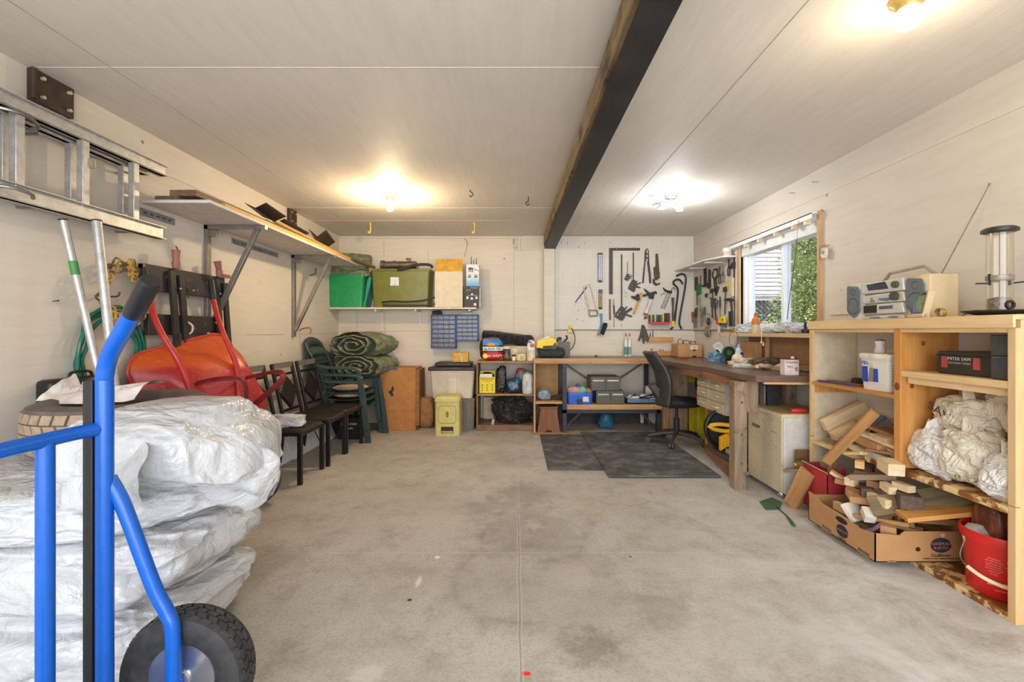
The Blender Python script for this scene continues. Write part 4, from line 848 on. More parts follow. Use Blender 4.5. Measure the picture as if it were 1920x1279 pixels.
# ---- small parts organisers
M_obl = mat((26, 66, 132), .4, var=.06)
s = NT('drawer_fronts_clear'); s.fin(s.mix(s.ramp(s.noise(70, 3), .35, .65), srgb((46, 42, 42)), srgb((136, 122, 106))), .2); M_drw = s.m
def organiser(xa, xb, ya, yb, cols, rows, label):
    p, q = at(xa, yb, 5.82), at(xb, ya, 5.82); t = thing('parts_organiser', label, 'organiser', (p.x, 5.82, p.z)); w_, h_ = q.x-p.x, q.z-p.z
    g = G().box(0, .004, 0, w_, .128, h_); g.mk('cabinet_body', M_obl, t, bevel=.002)
    g = G()
    for i in range(cols+1): g.box(i*(w_-.004)/cols, -.004, 0, i*(w_-.004)/cols+.004, .004, h_)
    for j in range(rows+1): g.box(0, -.004, j*(h_-.005)/rows, w_, .004, j*(h_-.005)/rows+.006)
    g.box(-.012, -.01, -.01, .0, .13, h_+.006).box(w_, -.01, -.01, w_+.012, .13, h_+.006).box(-.012, -.01, h_, w_+.012, .13, h_+.008).box(-.012, -.01, -.014, w_+.012, .13, 0)
    g.mk('grid_frame', M_obl, t)
    for i in range(cols):
        for j in range(rows):
            dx, dz = w_/cols, h_/rows; G().box(i*dx+.004, -.002, j*dz+.006, (i+1)*dx-.001, .0045, (j+1)*dz-.012).mk('drawer', M_drw, t)
organiser(810, 853, 591, 651, 4, 7, 'larger blue small parts organiser on back wall, the left of two')
organiser(857, 895, 591, 638, 4, 6, 'smaller blue small parts organiser on back wall, the right of two')
tag(bag((0, 0, 0), (.06, .04, .035), 61, amp=.4, lv=4).mk('cable_bundle', M_dark, loc=(at(817, 586, 5.8).x, 5.86, 1.425)), 'small black bundle under the back shelf above the larger organiser', 'cable bundle')
tag(G().box(0, 0, 0, .13, .08, .018).mk('small_tray', mat((206, 208, 204), .5), loc=(at(864, 588, 5.8).x, 5.84, at(864, 590, 5.82).z)), 'pale small tray lying on the smaller organiser', 'tray')
# ---- big cardboard box
x0, x1 = at(712, 0, 5.47).x, at(779, 0, 5.47).x
t = thing('cardboard_box', 'big brown cardboard box with a black spray mark on the floor', 'box', ((x0+x1)/2, 5.66, 0), 0)
hx = (x1-x0)/2; G().box(-hx, -.19, 0, hx, .19, .755).mk('carton', M_card, t, bevel=.004); G().box(hx-.001, -.17, .06, hx+.04, .17, .735).mk('side_panel', mat((150, 104, 62), .85), t)
G().prism([(-.03, .015), (.012, .02), (.0, .07), (.02, .10), (.008, .14), (-.012, .12), (-.02, .085), (-.05, .075), (-.045, .05), (-.02, .035)], (-.06, -.1905, .40), (1, 0, 0), (0, 0, 1), (0, -.001, 0)).mk('spray_mark', M_dark, t)
G().box(-.13, -.1925, .735, .0, -.19, .752).mk('blue_tape', mat((44, 74, 150), .5), t); G().box(-.165, -.1925, .69, -.15, -.19, .745).mk('yellow_tape', M_yel, t); G().box(-hx, -.1905, .235, hx, -.1895, .239).mk('carton_crease', mat((140, 96, 58), .8), t)
# paper bag
g = bag((0, 0, 0), (.105, .09, .19), 64, amp=.10, lv=5, fold=2.5, pw=.45); g.disp(lambda p: V((p.x*(1+.10*(-p.z/.19)), p.y, p.z+.19)))
t = thing('paper_bag', 'brown paper bag on floor between the big carton and the yellow bin', 'bag', (at(799, 0, 5.6).x-.01, 5.66, 0)); g.mk('bag_body', mat((156, 112, 66), .8, var=.1, bump=.4), t, ang=50)
G().lathe([(.085, .335), (.092, .372), (.086, .374), (.080, .34)], n=20).disp(lambda p: V((p.x*1.0, p.y*.8, p.z+.01*math.sin(9*p.x*20)))).mk('rolled_top', mat((166, 120, 72), .8, bump=.4), t)
# ---- totes
M_gt = mat((122, 112, 100), .5, var=.05); M_ct = mat((206, 194, 176), .45, var=.06, vs=6); M_btl = mat((50, 45, 42), .4)
x0, x1 = at(822, 0, 5.54).x, at(891, 0, 5.54).x
t, cx_, cy_, hx, hy, h = crate('storage_tote', 'grey brown tote on floor behind the yellow bin, lower of two', 'tote', x0-.06, x1, 0, .385, 5.53, 5.93, M_gt, taper=.06)
for xx in (-.12, .02, .15): G().box(xx, -hy*.97-.004, .03, xx+.05, -hy*.97+.012, h-.06).mk('moulded_rib', M_gt, t, bevel=.004)
G().box(-hx*.9, -hy*.9, h-.02, hx*.9, hy*.9, h-.006).mk('lid', M_gt, t)
x0, x1 = at(806, 0, 5.50).x, at(890, 0, 5.50).x
t, cx_, cy_, hx, hy, h = crate('storage_tote', 'pale tote with black lid, stacked on the grey brown tote', 'tote', x0, x1, .388, .745, 5.48, 5.92, M_ct, taper=.11)
g = G(); g.box(-hx-.02, -hy-.015, h-.025, hx+.02, hy+.01, h+.02).box(-hx+.05, -hy+.06, h+.02, hx-.05, hy-.05, h+.07).mk('lid', M_btl, t, bevel=.016)
G().box(-.05, -hy*.95-.003, .02, .05, -hy*.95+.02, h-.06).mk('moulded_rib', M_ct, t, bevel=.004)
t = thing('small_box', 'orange yellow box with a string, on the black lid of the pale tote', 'box', (at(862, 0, 5.5).x, 5.62, .82)); G().box(-.095, -.05, 0, .095, .05, .115).mk('carton', mat((212, 158, 62), .6, var=.12, vs=40), t, bevel=.003)
G().tube(curve([(-.01, -.054, .115), (.0, -.056, .06), (.02, -.056, .05), (.015, -.056, .0)]), .005, 6).tube(curve([(.02, -.054, .10), (.03, -.056, .05), (.0, -.057, .03)]), .004, 6).mk('white_string', M_white, t)
g = G()
for xx in (-.06, -.02, .05): g.cyl((xx, -.02, .115), (xx, -.02, .125), .012, n=12)
g.mk('studs', mat((212, 158, 62), .6), t)
# ---- yellow step bin
M_bin = mat((204, 190, 116), .45, var=.04); M_brn = mat((96, 78, 44), .6)
x0, x1 = at(815, 0, 5.2).x, at(862, 0, 5.2).x
t = thing('pedal_bin', 'cream yellow plastic pedal bin on floor in front of the totes', 'bin', ((x0+x1)/2, 5.34, 0)); hx = (x1-x0)/2
def rr2(hx, hy, r, k=4):
    return [(sx*(hx-r)+r*math.cos(a0+PI/2*i/k), sy*(hy-r)+r*math.sin(a0+PI/2*i/k)) for (sx, sy, a0) in ((1, -1, -PI/2), (1, 1, 0), (-1, 1, PI/2), (-1, -1, PI)) for i in range(k+1)]
def loft(rings, m, name, par, **k):
    g = G(); n = len(rings[0])
    for r_ in rings: g.v += [V(p) for p in r_]
    for j in range(len(rings)-1):
        for i in range(n): g.f.append((j*n+i, j*n+(i+1) % n, (j+1)*n+(i+1) % n, (j+1)*n+i)); g.m.append(0)
    g.f.append(tuple(range(n))[::-1]); g.f.append(tuple((len(rings)-1)*n+i for i in range(n))); g.m += [0, 0]
    return g.mk(name, m, par, **k)
loft([[(x, y, z) for x, y in rr2(hx*sc, .14*sc, .03)] for z, sc in ((0, 1.0), (.39, .985))], M_bin, 'bin_body', t)
loft([[(x, y, z) for x, y in rr2(hx*sc, .145*sc, .03)] for z, sc in ((.392, 1.03), (.425, 1.03), (.447, .92), (.452, .8))], M_bin, 'lid', t)
G().box(-.07, -.1435, .03, .07, -.12, .105).mk('pedal_opening', mat((60, 46, 32), .8), t); G().box(-.065, -.148, .032, .065, -.13, .058).mk('pedal', mat((176, 158, 112), .5), t, bevel=.004)
g = G(); fr_ = [(-.085, .345), (.085, .345), (.085, .33), (.10, .32), (.10, .17), (.085, .16), (.085, .145), (-.085, .145), (-.085, .16), (-.10, .17), (-.10, .32), (-.085, .33)]
g.tube([V((a_, -.1415, b_)) for a_, b_ in fr_], .0018, 5, closed=True).mk('printed_border', M_brn, t); G().ball((0, -.1405, .245), (.018, .002, .036), 14).mk('oval_emblem', mat((150, 112, 62), .6), t)
# ---- low shelf unit left of the bench
MW_dk = wood((110, 80, 56), (150, 114, 82), 0, 14, dirt=(78, 58, 44), df=.4); MW_dkz = wood((110, 80, 56), (150, 114, 82), 2, 14, dirt=(78, 58, 44), df=.4)
MW_nat = wood((150, 108, 66), (196, 152, 102), 0, 16, dirt=(110, 76, 48), df=.4)
x0, x1 = at(893, 0, 5.45).x, at(1005, 0, 5.45).x; Wd = x1-x0
su = thing('low_shelf_unit', 'brown open wooden shelf unit at the left end of the bench', 'shelf unit', (x0, 5.45, 0))
for xx in (0, Wd-.02): G().box(xx, 0, 0, xx+.02, .44, .82).mk('side_panel', MW_dkz, su, bevel=.002)
G().box(0, -.005, .818, Wd+.005, .45, .838).mk('top', MW_nat, su, bevel=.002); G().box(.021, .004, .425, Wd-.021, .44, .442).mk('shelf', MW_nat, su); G().box(.021, .004, .055, Wd-.021, .44, .072).box(.021, .004, .0, Wd-.021, .02, .055).mk('bottom_shelf', MW_dk, su)
Z1, Z2, Z3 = .842, .445, .075
# top: black wrapped roll, food bags, jars
t = thing('wrapped_roll', 'long black plastic wrapped roll resting above the pet food bags', 'roll', at(905, 630, 5.74))
q0, q1 = V((0, 0, 0)), at(1000, 640, 5.74)-at(905, 630, 5.74)
s = NT('black_plastic_film'); rid = s.math('ABSOLUTE', s.math('SUBTRACT', s.noise(13, 3, dist=1.8), .5)); s.bump(rid, 1.0, .12); s.fin(srgb((38, 38, 42)), .2, spec=1.0); M_bfilm = s.m
def rol(u, v): a = 2*PI*v; k = (1+.16*noise.noise(V((u*6, 2*math.cos(a), 2*math.sin(a))))+.05*math.sin(5*a+4*u)); e = .72 if u in (0, 1) else 1; return q0.lerp(q1, u)+V((0, math.cos(a), math.sin(a)))*.072*k*e
G().grid(rol, 30, 32).mk('roll_body', M_bfilm, t, ang=70)
G().ball(q0, (.01, .05, .05), 14).ball(q1, (.01, .05, .05), 14).mk('roll_ends', M_bfilm, t)
tag(G().box(-.0, 0, 0, .40, .12, .17).mk('storage_box', mat((200, 186, 160), .6, var=.05), loc=(at(935, 0, 5.62).x, 5.68, Z1), bevel=.006), 'pale box behind the jars, under the black roll', 'box')
def sack(name, label, cat, x, y, z, rx, ry, rz, seed, m, tilt=0, amp=.14, par=None):
    t = thing(name, label, cat, (x, y, z), rot=(0, tilt, 0)); bag((0, 0, rz*.96), (rx, ry, rz), seed, amp=amp, lv=5, fold=2.4, pw=.5, flat=.0).mk('sack', m, t, ang=60); return t
# red/black seed bag
s = NT('pet_food_bag_print'); X_, Y_, Z_ = s.xyz()
col = s.mix(s.ramp(Z_, .098, .100), srgb((200, 30, 40)), srgb((30, 26, 24))); col = s.mix(s.math('MULTIPLY', s.ramp(Z_, .118, .12), s.ramp(Z_, .168, .166)), col, srgb((224, 220, 212)))
col = s.mix(s.ramp(Z_, .185, .187), col, srgb((54, 128, 190))); col = s.mix(s.ramp(Z_, .262, .264), col, srgb((150, 66, 34))); s.bump(s.noise(24, 4), .3, .01)
col = s.mix(s.math('MULTIPLY', s.ramp(s.vor(40)[0], .3, .28), s.ramp(X_, -.105, -.11)), s.mix(s.ramp(X_, -.098, -.10), col, srgb((40, 26, 20))), srgb((214, 150, 40)))
s.fin(col, .35); t = sack('pet_food_bag', 'red and black food bag with blue picture on the low shelf unit top', 'bag', at(921, 0, 5.53).x, 5.56, Z1, .148, .07, .145, 71, s.m, amp=.05)
G().ball((-.07, -.072, .055), (.032, .004, .032), 16).mk('yellow_dot', M_yel, t); writing('wild delight', .045, (.03, -.078, .06), (1, .0, .06), (0, 0, 1), M_wh, t); writing('BLACK OIL', .042, (.02, -.078, .143), (1, 0, .05), (0, 0, 1), M_dark, t); G().ball((0, -.071, .195), (.055, .005, .018), 14).mk('orange_mound', mat((222, 160, 60), .5), t)
def jar(x, y, z, r, h, label, mb, ml, cat='jar', name='jar', lidh=.03, txt=None, par=None, body=None, sh=0):
    t = thing(name, label, cat, (x, y, z)); G().lathe(body or [(r*.96, 0), (r, .006), (r, h-lidh-.01), (r*.9, h-lidh)], n=28).mk('jar_body', mb, t)
    G().lathe([(r*.93+sh, h-lidh), (r*.95+sh, h-.004), (r*.9+sh, h)], n=28).mk('lid', ml, t); return t
t = jar(at(950, 0, 5.55).x, 5.56, Z1, .045, .17, 'dark glass jar with brown contents beside the red food bag', mat((58, 54, 58), .15, var=.4, vs=30), M_cream)
G().lathe([(.0452, .03), (.0456, .07)], n=28).mk('paper_band', mat((120, 92, 56), .5), t)
tag(G().lathe([(.07, 0), (.073, .005), (.073, .018), (.07, .02)], n=30).mk('round_cover', mat((206, 190, 150), .4), loc=(at(962, 0, 5.62).x, 5.63, Z1+.075), rot=(PI/2, .2, 0)), 'cream round lid standing on edge behind the dark glass jar', 'lid')
jar(at(963.5, 0, 5.55).x, 5.52, Z1, .022, .07, 'tiny white spice jar between dark jar and cream tub', M_white, M_dark, lidh=.02)
t = jar(at(977, 0, 5.53).x, 5.53, Z1, .062, .083, 'short cream plastic tub with a green label on the low shelf unit', M_cream, mat((226, 216, 190), .4), 'tub', lidh=.012)
G().box(-.012, -.066, .012, .03, -.060, .062).mk('green_label', mat((150, 180, 50), .5), t)
t = sack('seed_bag', 'white bag with orange tomato print at the bench corner', 'bag', at(996, 0, 5.5).x, 5.50, Z1+.02, .052, .04, .115, 75, M_white, amp=.08)
G().ball((.012, -.040, .165), (.028, .004, .026), 16).mk('orange_print', mat((214, 88, 48), .5), t); G().box(-.035, -.043, .195, .0, -.040, .215).mk('blue_print', mat((80, 110, 160), .5), t); G().lathe([(.053, -.02), (.054, .10), (.05, .11)], n=24).mk('paper_cup', mat((216, 202, 178), .5), t)
# middle shelf
t = thing('bait_box', 'bright yellow open box with black print on the low shelf unit middle shelf', 'box', (at(913.5, 0, 5.5).x, 5.58, Z2)); M_y2 = mat((232, 212, 24), .5, var=.02)
G().box(-.095, -.07, 0, .095, -.067, .20).box(-.095, .067, 0, .095, .07, .26).box(-.095, -.067, 0, -.092, .067, .20).box(.092, -.067, 0, .095, .067, .27).box(-.095, -.07, 0, .095, .07, .003).mk('carton', M_y2, t)
G().box(-.09, -.072, .20, .06, -.069, .235).mk('white_flap', M_white, t); writing('MAGNUM', .036, (0, -.071, .175), (1, 0, 0), (0, 0, 1), M_dark, t); G().box(-.065, -.0715, .148, .065, -.070, .154).mk('red_line', mat((200, 60, 40)), t)
for i in range(3):
    for j in range(3): G().ball((-.06+.06*i, -.0705, .10-.03*j), (.008, .001, .010), 8).mk('printed_icon', mat((120, 100, 30)), t)
tag(bag((0, 0, 0), (.07, .05, .05), 77, amp=.3, lv=4).mk('black_bag', M_bfilm, loc=(at(915, 0, 5.6).x, 5.59, Z2+.20)), 'black bag tucked in the bright yellow box', 'bag')
s = NT('black_bag_speckled'); s.fin(s.mix(s.math('MULTIPLY', s.ramp(s.vor(70)[0], .25, .2), s.ramp(s.xyz()[2], .2, .15)), srgb((22, 22, 24)), srgb((130, 128, 124))), .25, spec=.6); s.bump(s.noise(30, 5), .6, .02)
sack('black_bag', 'tall black plastic bag standing right of the bright yellow box', 'bag', at(940, 0, 5.52).x, 5.58, Z2, .06, .05, .165, 79, s.m, amp=.22)
s = NT('navy_bag_print'); n_ = s.noise(6, 2, off=(8, 0, 1)); s.fin(s.mix(s.ramp(n_, .60, .63), s.mix(s.ramp(n_, .52, .54), srgb((26, 48, 82)), srgb((36, 110, 130))), srgb((210, 206, 214))), .35); M_nav = s.m
t = sack('food_bag', 'navy blue food bag with pink print slumped on the middle shelf', 'bag', at(966, 0, 5.5).x, 5.55, Z2, .095, .06, .095, 81, M_nav, tilt=-.2, amp=.14); o = writing('SALT', .045, (.01, -.072, .08), (1, 0, .5), (-.4, 0, 1), mat((220, 150, 160)), t)
sack('food_bag', 'teal and red bag leaning behind the white jug', 'bag', at(972, 0, 5.6).x, 5.68, Z2+.05, .08, .05, .125, 83, mat((30, 110, 128), .35, var=.1, dirt=(196, 40, 44), df=.45), tilt=.25, amp=.2)
t = thing('plastic_jug', 'white plastic jug with teal cap at the right end of the middle shelf', 'jug', (at(989.5, 0, 5.5).x, 5.52, Z2)); G().lathe([(.060, 0), (.066, .01), (.066, .19), (.058, .225), (.042, .24)], n=28).mk('jug_body', mat((214, 210, 200), .4), t)
G().lathe([(.042, .241), (.042, .262), (.038, .266)], n=24).mk('cap', mat((40, 140, 150), .4), t); G().box(-.02, -.0685, .04, .04, -.055, .175).mk('label_sheet', mat((196, 206, 220), .5), t); G().box(-.016, -.0695, .09, -.010, -.068, .16).mk('label_bar', mat((120, 40, 60)), t)
# bottom
tag(bag((0, 0, 0), (.225, .15, .165), 87, amp=.36, lv=6, fold=2.2, pw=.85, fine=.8).mk('refuse_sack', M_bfilm, loc=(at(962, 0, 5.6).x, 5.62, Z3+.155), ang=75), 'shiny black bin bag filling the bottom of the low shelf unit', 'bag')
tag(G().box(0, 0, 0, .13, .05, .28).mk('upright_plank', mat((196, 180, 152), .7), loc=(at(905, 0, 5.7).x, 5.83, Z3), bevel=.003), 'pale upright board behind the shiny black bin bag', 'board')
tag(G().box(0, 0, 0, .03, .02, .07).mk('small_can', mat((150, 170, 190), .3, .6), loc=(at(921, 0, 5.48).x, 5.475, Z3), rot=(0, .2, 0)), 'small silver blue packet in front of the shiny black bin bag', 'packet')
# ---- workbench
YF = 5.34; bx0, bx1 = at(1001, 0, YF).x, 1.66
wb2 = thing('workbench', 'long wooden workbench with steel legs along the back wall', 'workbench', (0, YF, 0))
MW_bt = wood((128, 118, 108), (176, 160, 140), 0, 9, dirt=(96, 84, 74), df=.35); MW_be = wood((168, 118, 70), (214, 172, 120), 0, 16, dirt=(110, 70, 44), df=.35)
G().box(bx0, .0, .862, bx1, YB-YF-.003, .876).mk('bench_top', MW_bt, wb2); G().box(bx0, -.012, .818, bx1, .0, .876).box(bx0, .0, .818, bx1, .5, .861).mk('front_edge', MW_be, wb2)
lx0 = at(1055, 0, YF).x
M_bst = mat((54, 54, 58), .5, .3)
def leg_(x, nm='steel_leg'): return G().box(x-.0, -.0, 0, x+.048, .05, .817).mk(nm, M_bst, wb2)
leg_(lx0); leg_(1.66)
G().box(lx0, .50, 0, lx0+.045, .545, .817).mk('steel_leg', M_bst, wb2); G().box(1.66, .50, 0, 1.705, .545, .817).mk('steel_leg', M_bst, wb2)
G().box(lx0, .0, .235, 1.70, .035, .275).mk('cross_rail', M_bst, wb2); G().box(lx0, .51, .235, 1.70, .545, .275).mk('cross_rail', M_bst, wb2)
G().box(lx0+.05, -.01, .278, 1.72, .40, .335).mk('lower_shelf', MW_be, wb2, bevel=.002)
for x_, d_ in ((lx0+.03, 1), (1.66, -1)): G().bar((x_, .03, .06), (x_+d_*.19, .03, .245), .02, .02).mk('brace', M_bst, wb2)
for x_, d_ in ((lx0+.05, 1), (1.66, -1)): G().bar((x_, .52, .80), (x_+d_*.42, .52, .52), .005, .02).mk('thin_brace', mat((90, 82, 74)), wb2)
G().box(bx0+.02, .0, .345, lx0-.005, .45, .372).mk('left_shelf', MW_be, wb2); G().box(bx0, .0, 0, bx0+.018, .45, .817).mk('side_board', wood((168, 118, 70), (214, 172, 120), 2, 16), wb2)
G().box(bx0+.02, .46, .30, lx0-.01, .475, .815).mk('cardboard_backing', M_card2, wb2)
G().box(1.725, -.03, 0, 1.80, .06, .817).mk('timber_post', wood((150, 110, 72), (190, 150, 106), 2, 16, dirt=(100, 74, 52), df=.35), wb2)
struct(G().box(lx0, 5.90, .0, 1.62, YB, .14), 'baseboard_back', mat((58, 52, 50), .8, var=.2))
# ---- things on bench: yellow/black tool bag
t = thing('tool_bag', 'open yellow and black tool bag on the left end of the bench', 'tool bag', (at(1033, 0, 5.5).x, 5.53, .877)); M_cl = mat((48, 48, 52), .85, var=.15, bump=.3)
bag((0, 0, .06), (.17, .10, .07), 91, amp=.2, lv=5, pw=.6).mk('bag_body', M_cl, t); 
G().prism([(-.17, .10), (-.155, .195), (.02, .225), (.06, .20), (.09, .14), (.06, .10), (.0, .13), (-.06, .12), (-.08, .09)], (-.01, -.09, .02), (1, 0, 0), (0, 0, 1), (0, .03, 0)).mk('yellow_panel', M_yel, t, bevel=.006)
G().prism([(-.15, .2), (-.02, .255), (.0, .225), (-.1, .2)], (-.01, -.05, .01), (1, 0, 0), (0, 0, 1), (0, .01, 0)).mk('white_paper', M_white, t)
G().prism([(.0, .10), (.055, .165), (.075, .15), (.07, .09), (.05, .08)], (-.01, -.10, .02), (1, 0, 0), (0, 0, 1), (0, .012, 0)).mk('dark_clip', mat((70, 60, 50)), t); G().box(-.10, -.11, .105, .005, -.10, .145).mk('black_pouch', mat((70, 62, 52), .7), t)
t = thing('battery_charger', 'dark grey metal box with cables beside the yellow tool bag', 'charger', (at(1055, 0, 5.6).x, 5.66, .877)); G().box(-.07, -.06, 0, .09, .05, .19).mk('case', mat((92, 92, 90), .5, var=.2, vs=60), t, bevel=.004)
G().tube(curve([(-.06, 0, .19), (-.05, 0, .23), (-.02, 0, .235), (-.03, 0, .20)]), .012, 8).tube(curve([(.02, 0, .19), (.06, 0, .23), (.05, 0, .27)]), .012, 8).mk('handles', M_dark, t)
q = at(1069, 617, YB)
t = thing('wall_outlet', 'yellowed outlet with a plug at the left lower pegboard corner', 'outlet', q); M_oy = mat((222, 200, 110), .5)
G().box(-.03, -.028, -.05, .03, -.013, .05).mk('cover_plate', M_oy, t, bevel=.002); G().box(-.022, -.052, .0, .022, -.028, .035).mk('plug', mat((214, 190, 70), .5), t, bevel=.003)
tag(G().tube(curve([q+V((.01, -.05, .01)), q+V((.03, -.07, -.03)), q+V((.052, -.09, -.12)), q+V((.03, -.13, -.21)), q+V((-.02, -.20, -.26)), q+V((-.06, -.30, -.262))]), .006, 8).mk('power_cord', mat((70, 64, 58), .5)), 'dark power cord hanging from the outlet to the bench', 'cord')
tag(G().ball((0, 0, 0), (.02, .02, .016), 14).mk('round_weight', mat((96, 104, 100), .35, .5), loc=(at(1119, 0, 5.5).x, 5.55, .895)), 'small grey round knob lying alone on the bench', 'knob')
for i, xx in enumerate((1173.5, 1180.5)):
    t = thing('caulk_tube', 'white sealant tube with red cap on the bench, the %s one' % ('left', 'right')[i], 'caulk tube', (at(xx, 0, 5.85).x, 5.85, .877)); sc = mat((220, 224, 222), .4, var=.02)
    G().lathe([(.021, 0), (.0215, .004), (.0215, .20), (.012, .215), (.008, .22), (.006, .255)], n=22).mk('tube', sc, t); G().lathe([(.0085, .255), (.006, .295), (.003, .297)], n=14).mk('cap', mat((178, 44, 40), .4), t); G().lathe([(.0217, .02), (.0217, .12)], n=22).mk('label_band', mat((92, 150, 140) if i == 0 else (150, 160, 170), .5), t)
# wooden tool racks under the pegboard
for i, (yy, nm) in enumerate(((636, 'upper'), (662, 'lower'))):
    p, q_ = at(1216, yy+5, 5.91), at(1262, yy-4, 5.91); t = thing('wooden_tool_rack', 'small drilled pine tool rack under the pegboard, the %s one' % nm, 'tool rack', (p.x, 5.905, p.z))
    G().box(0, 0, 0, q_.x-p.x, .04, .058).mk('rack_block', wood((196, 136, 70), (226, 170, 100), 0, 18), t, bevel=.002); g = G()
    for k_ in range(9): g.cyl((.02+k_*.036, .018, .058), (.02+k_*.036, .018, .0595), .005, n=8)
    g.mk('drilled_holes', M_dark, t)
for i, xx in enumerate((1219, 1224)): 
    q = at(xx, 629, 5.92); tag(G().cyl((0, 0, -.02), (.004, 0, .06+.02*i), .006, .004, 8).mk('punch', M_dark, loc=(q.x, 5.922, at(0, 632, 5.91).z)), 'small black punch in the upper pine rack, the %s one' % ('left', 'right')[i], 'punch')
for i, (xx, hh) in enumerate(((1222, .03), (1238, .02), (1243, .02))):
    q = at(xx, 0, 5.92); tag(G().cyl((0, 0, 0), (0, 0, hh), .012-.003*i, .006, 10).mk('drill_bit', mat((130, 126, 120), .4, .5), loc=(q.x, 5.922, at(0, 658, 5.91).z+.001)), 'small metal bit in the lower pine rack, %s of three' % ('leftmost', 'middle', 'rightmost')[i], 'drill bit')
# box on bench right
t = thing('cardboard_box', 'small brown carton with white label and wires on the bench corner', 'box', (at(1296, 0, 5.6).x, 5.75, .877)); G().box(-.15, -.12, 0, .15, .12, .16).mk('carton', M_card2, t, bevel=.003)
G().box(.0, -.1215, .095, .095, -.12, .145).mk('paper_label', M_white, t); writing('MTL', .02, (.05, -.1222, .12), (1, 0, 0), (0, 0, 1), M_dark, t); G().ball((.05, -.119, .085), (.022, .003, .011), 14).ball((.05, -.119, .008), (.028, .003, .013), 14).mk('hand_holes', mat((70, 46, 30), .9), t)
for k_, (a_, b_) in enumerate(((-.12, -.06), (-.05, .02), (.04, .1))): tag(G().tube(curve([at(1296, 0, 5.6)*0+V((at(1296, 0, 5.6).x+a_, 5.72, 1.03)), V((at(1296, 0, 5.6).x+a_, 5.72, 1.075)), V((at(1296, 0, 5.6).x+(a_+b_)/2, 5.72, 1.10-.02*k_)), V((at(1296, 0, 5.6).x+b_, 5.72, 1.07)), V((at(1296, 0, 5.6).x+b_, 5.72, 1.03))]), .004, 6).mk('black_wire', M_dark), 'loop of dark wire sticking out of the small bench carton, %s one' % ('left', 'middle', 'right')[k_], 'wire')
tag(G().cyl((0, 0, 0), (.10, .01, 0), .010, .008, 10).mk('red_marker', mat((190, 50, 44), .4), loc=(at(1273, 0, 5.2).x, 5.18, .888)), 'red marker pen lying on the bench near the carton', 'pen')
# ---- things on lower bench shelf
LZ = .336
t, cx_, cy_, hx, hy, h = crate('caddy', 'blue plastic caddy with cloths on the lower bench shelf', 'caddy', at(1064, 0, 5.36).x, at(1112, 0, 5.36).x, LZ, LZ+.135, 5.36, 5.60, mat((48, 96, 200), .4, var=.04), taper=.05)
G().box(.03, -hy-.004, .03, .10, -hy+.004, .09).mk('paper_label', mat((214, 210, 200)), t); G().box(-.04, -hy-.002, .0, .03, -hy+.01, .06).mk('cut_out', mat((30, 50, 110), .6), t)
tag(bag((0, 0, 0), (.085, .06, .05), 93, amp=.15, lv=4).mk('folded_cloth', mat((204, 150, 140), .9), loc=(at(1076, 0, 5.4).x, 5.45, LZ+.155)), 'pinkish folded cloth in the blue caddy', 'cloth')
tag(bag((0, 0, 0), (.05, .05, .055), 94, amp=.2, lv=4).mk('green_sponge', mat((110, 176, 150), .9), loc=(at(1092, 0, 5.4).x, 5.45, LZ+.15)), 'green sponge in the blue caddy', 'sponge')
tag(bag((0, 0, 0), (.03, .05, .06), 95, amp=.2, lv=4).mk('blue_cloth', mat((70, 100, 190), .9), loc=(at(1085, 0, 5.4).x, 5.49, LZ+.165)), 'blue cloth edge in the blue caddy', 'cloth')
tag(bag((0, 0, 0), (.05, .05, .035), 96, amp=.3, lv=4).mk('wooden_tool', mat((170, 120, 70), .7), loc=(at(1104, 0, 5.4).x, 5.45, LZ+.15)), 'brown wooden tool end in the blue caddy, right side', 'tool')
M_fc = mat((92, 86, 78), .45, .2, var=.05)
def filebox(xa, xb, z0, h, label, y0=5.38):
    x0, x1 = at(xa, 0, y0).x, at(xb, 0, y0).x; w_ = x1-x0; t = thing('card_file_drawers', label, 'drawer box', (x0, y0, z0)); G().box(0, .004, 0, w_, .30, h).mk('case', M_fc, t, bevel=.003)
    for k in range(2):
        a = .006+k*w_/2; d = G().box(a, -.004, .008, a+w_/2-.012, .004, h-.008).mk('drawer', M_fc, t, bevel=.002)
        G().box(a+.015, -.008, h*.68, a+w_/2-.027, -.004, h*.78).mk('label_holder', mat((206, 200, 186), .4), d); G().tube([(a+.04, -.004, h*.42), (a+.04, -.018, h*.36), (a+w_/2-.05, -.018, h*.36), (a+w_/2-.05, -.004, h*.42)], .003, 6).mk('pull', M_galv, d)
filebox(1118, 1171, LZ, .155, 'wider dark grey metal drawer box on lower bench shelf, bottom of two'); filebox(1108, 1163, LZ+.157, .165, 'dark grey metal drawer box stacked on the wider one')
t = thing('socket_tray', 'grey blue tray heaped with small tools on lower bench shelf', 'tray', (at(1205, 0, 5.4).x, 5.50, LZ)); w_ = .19
G().box(-w_, -.10, 0, w_, .10, .012).box(-w_, -.10, .0, w_, -.09, .06).box(-w_, .09, 0, w_, .10, .06).box(-w_, -.1, 0, -w_+.01, .1, .06).box(w_-.01, -.1, 0, w_, .1, .06).mk('tray_body', mat((90, 116, 140), .4, var=.3, vs=50), t)
random.seed(8)
for k_ in range(16):
    a = random.uniform(0, PI); c_ = V((random.uniform(-.14, .14), random.uniform(-.05, .05), random.uniform(.05, .11))); d_ = V((math.cos(a)*.045, math.sin(a)*.02, random.uniform(-.01, .02)))
    G().cyl(c_-d_, c_+d_, random.uniform(.008, .018), n=8).mk('small_tool', random.choice((M_galv, M_dark, mat((110, 130, 150), .35, .3), M_white)), t)
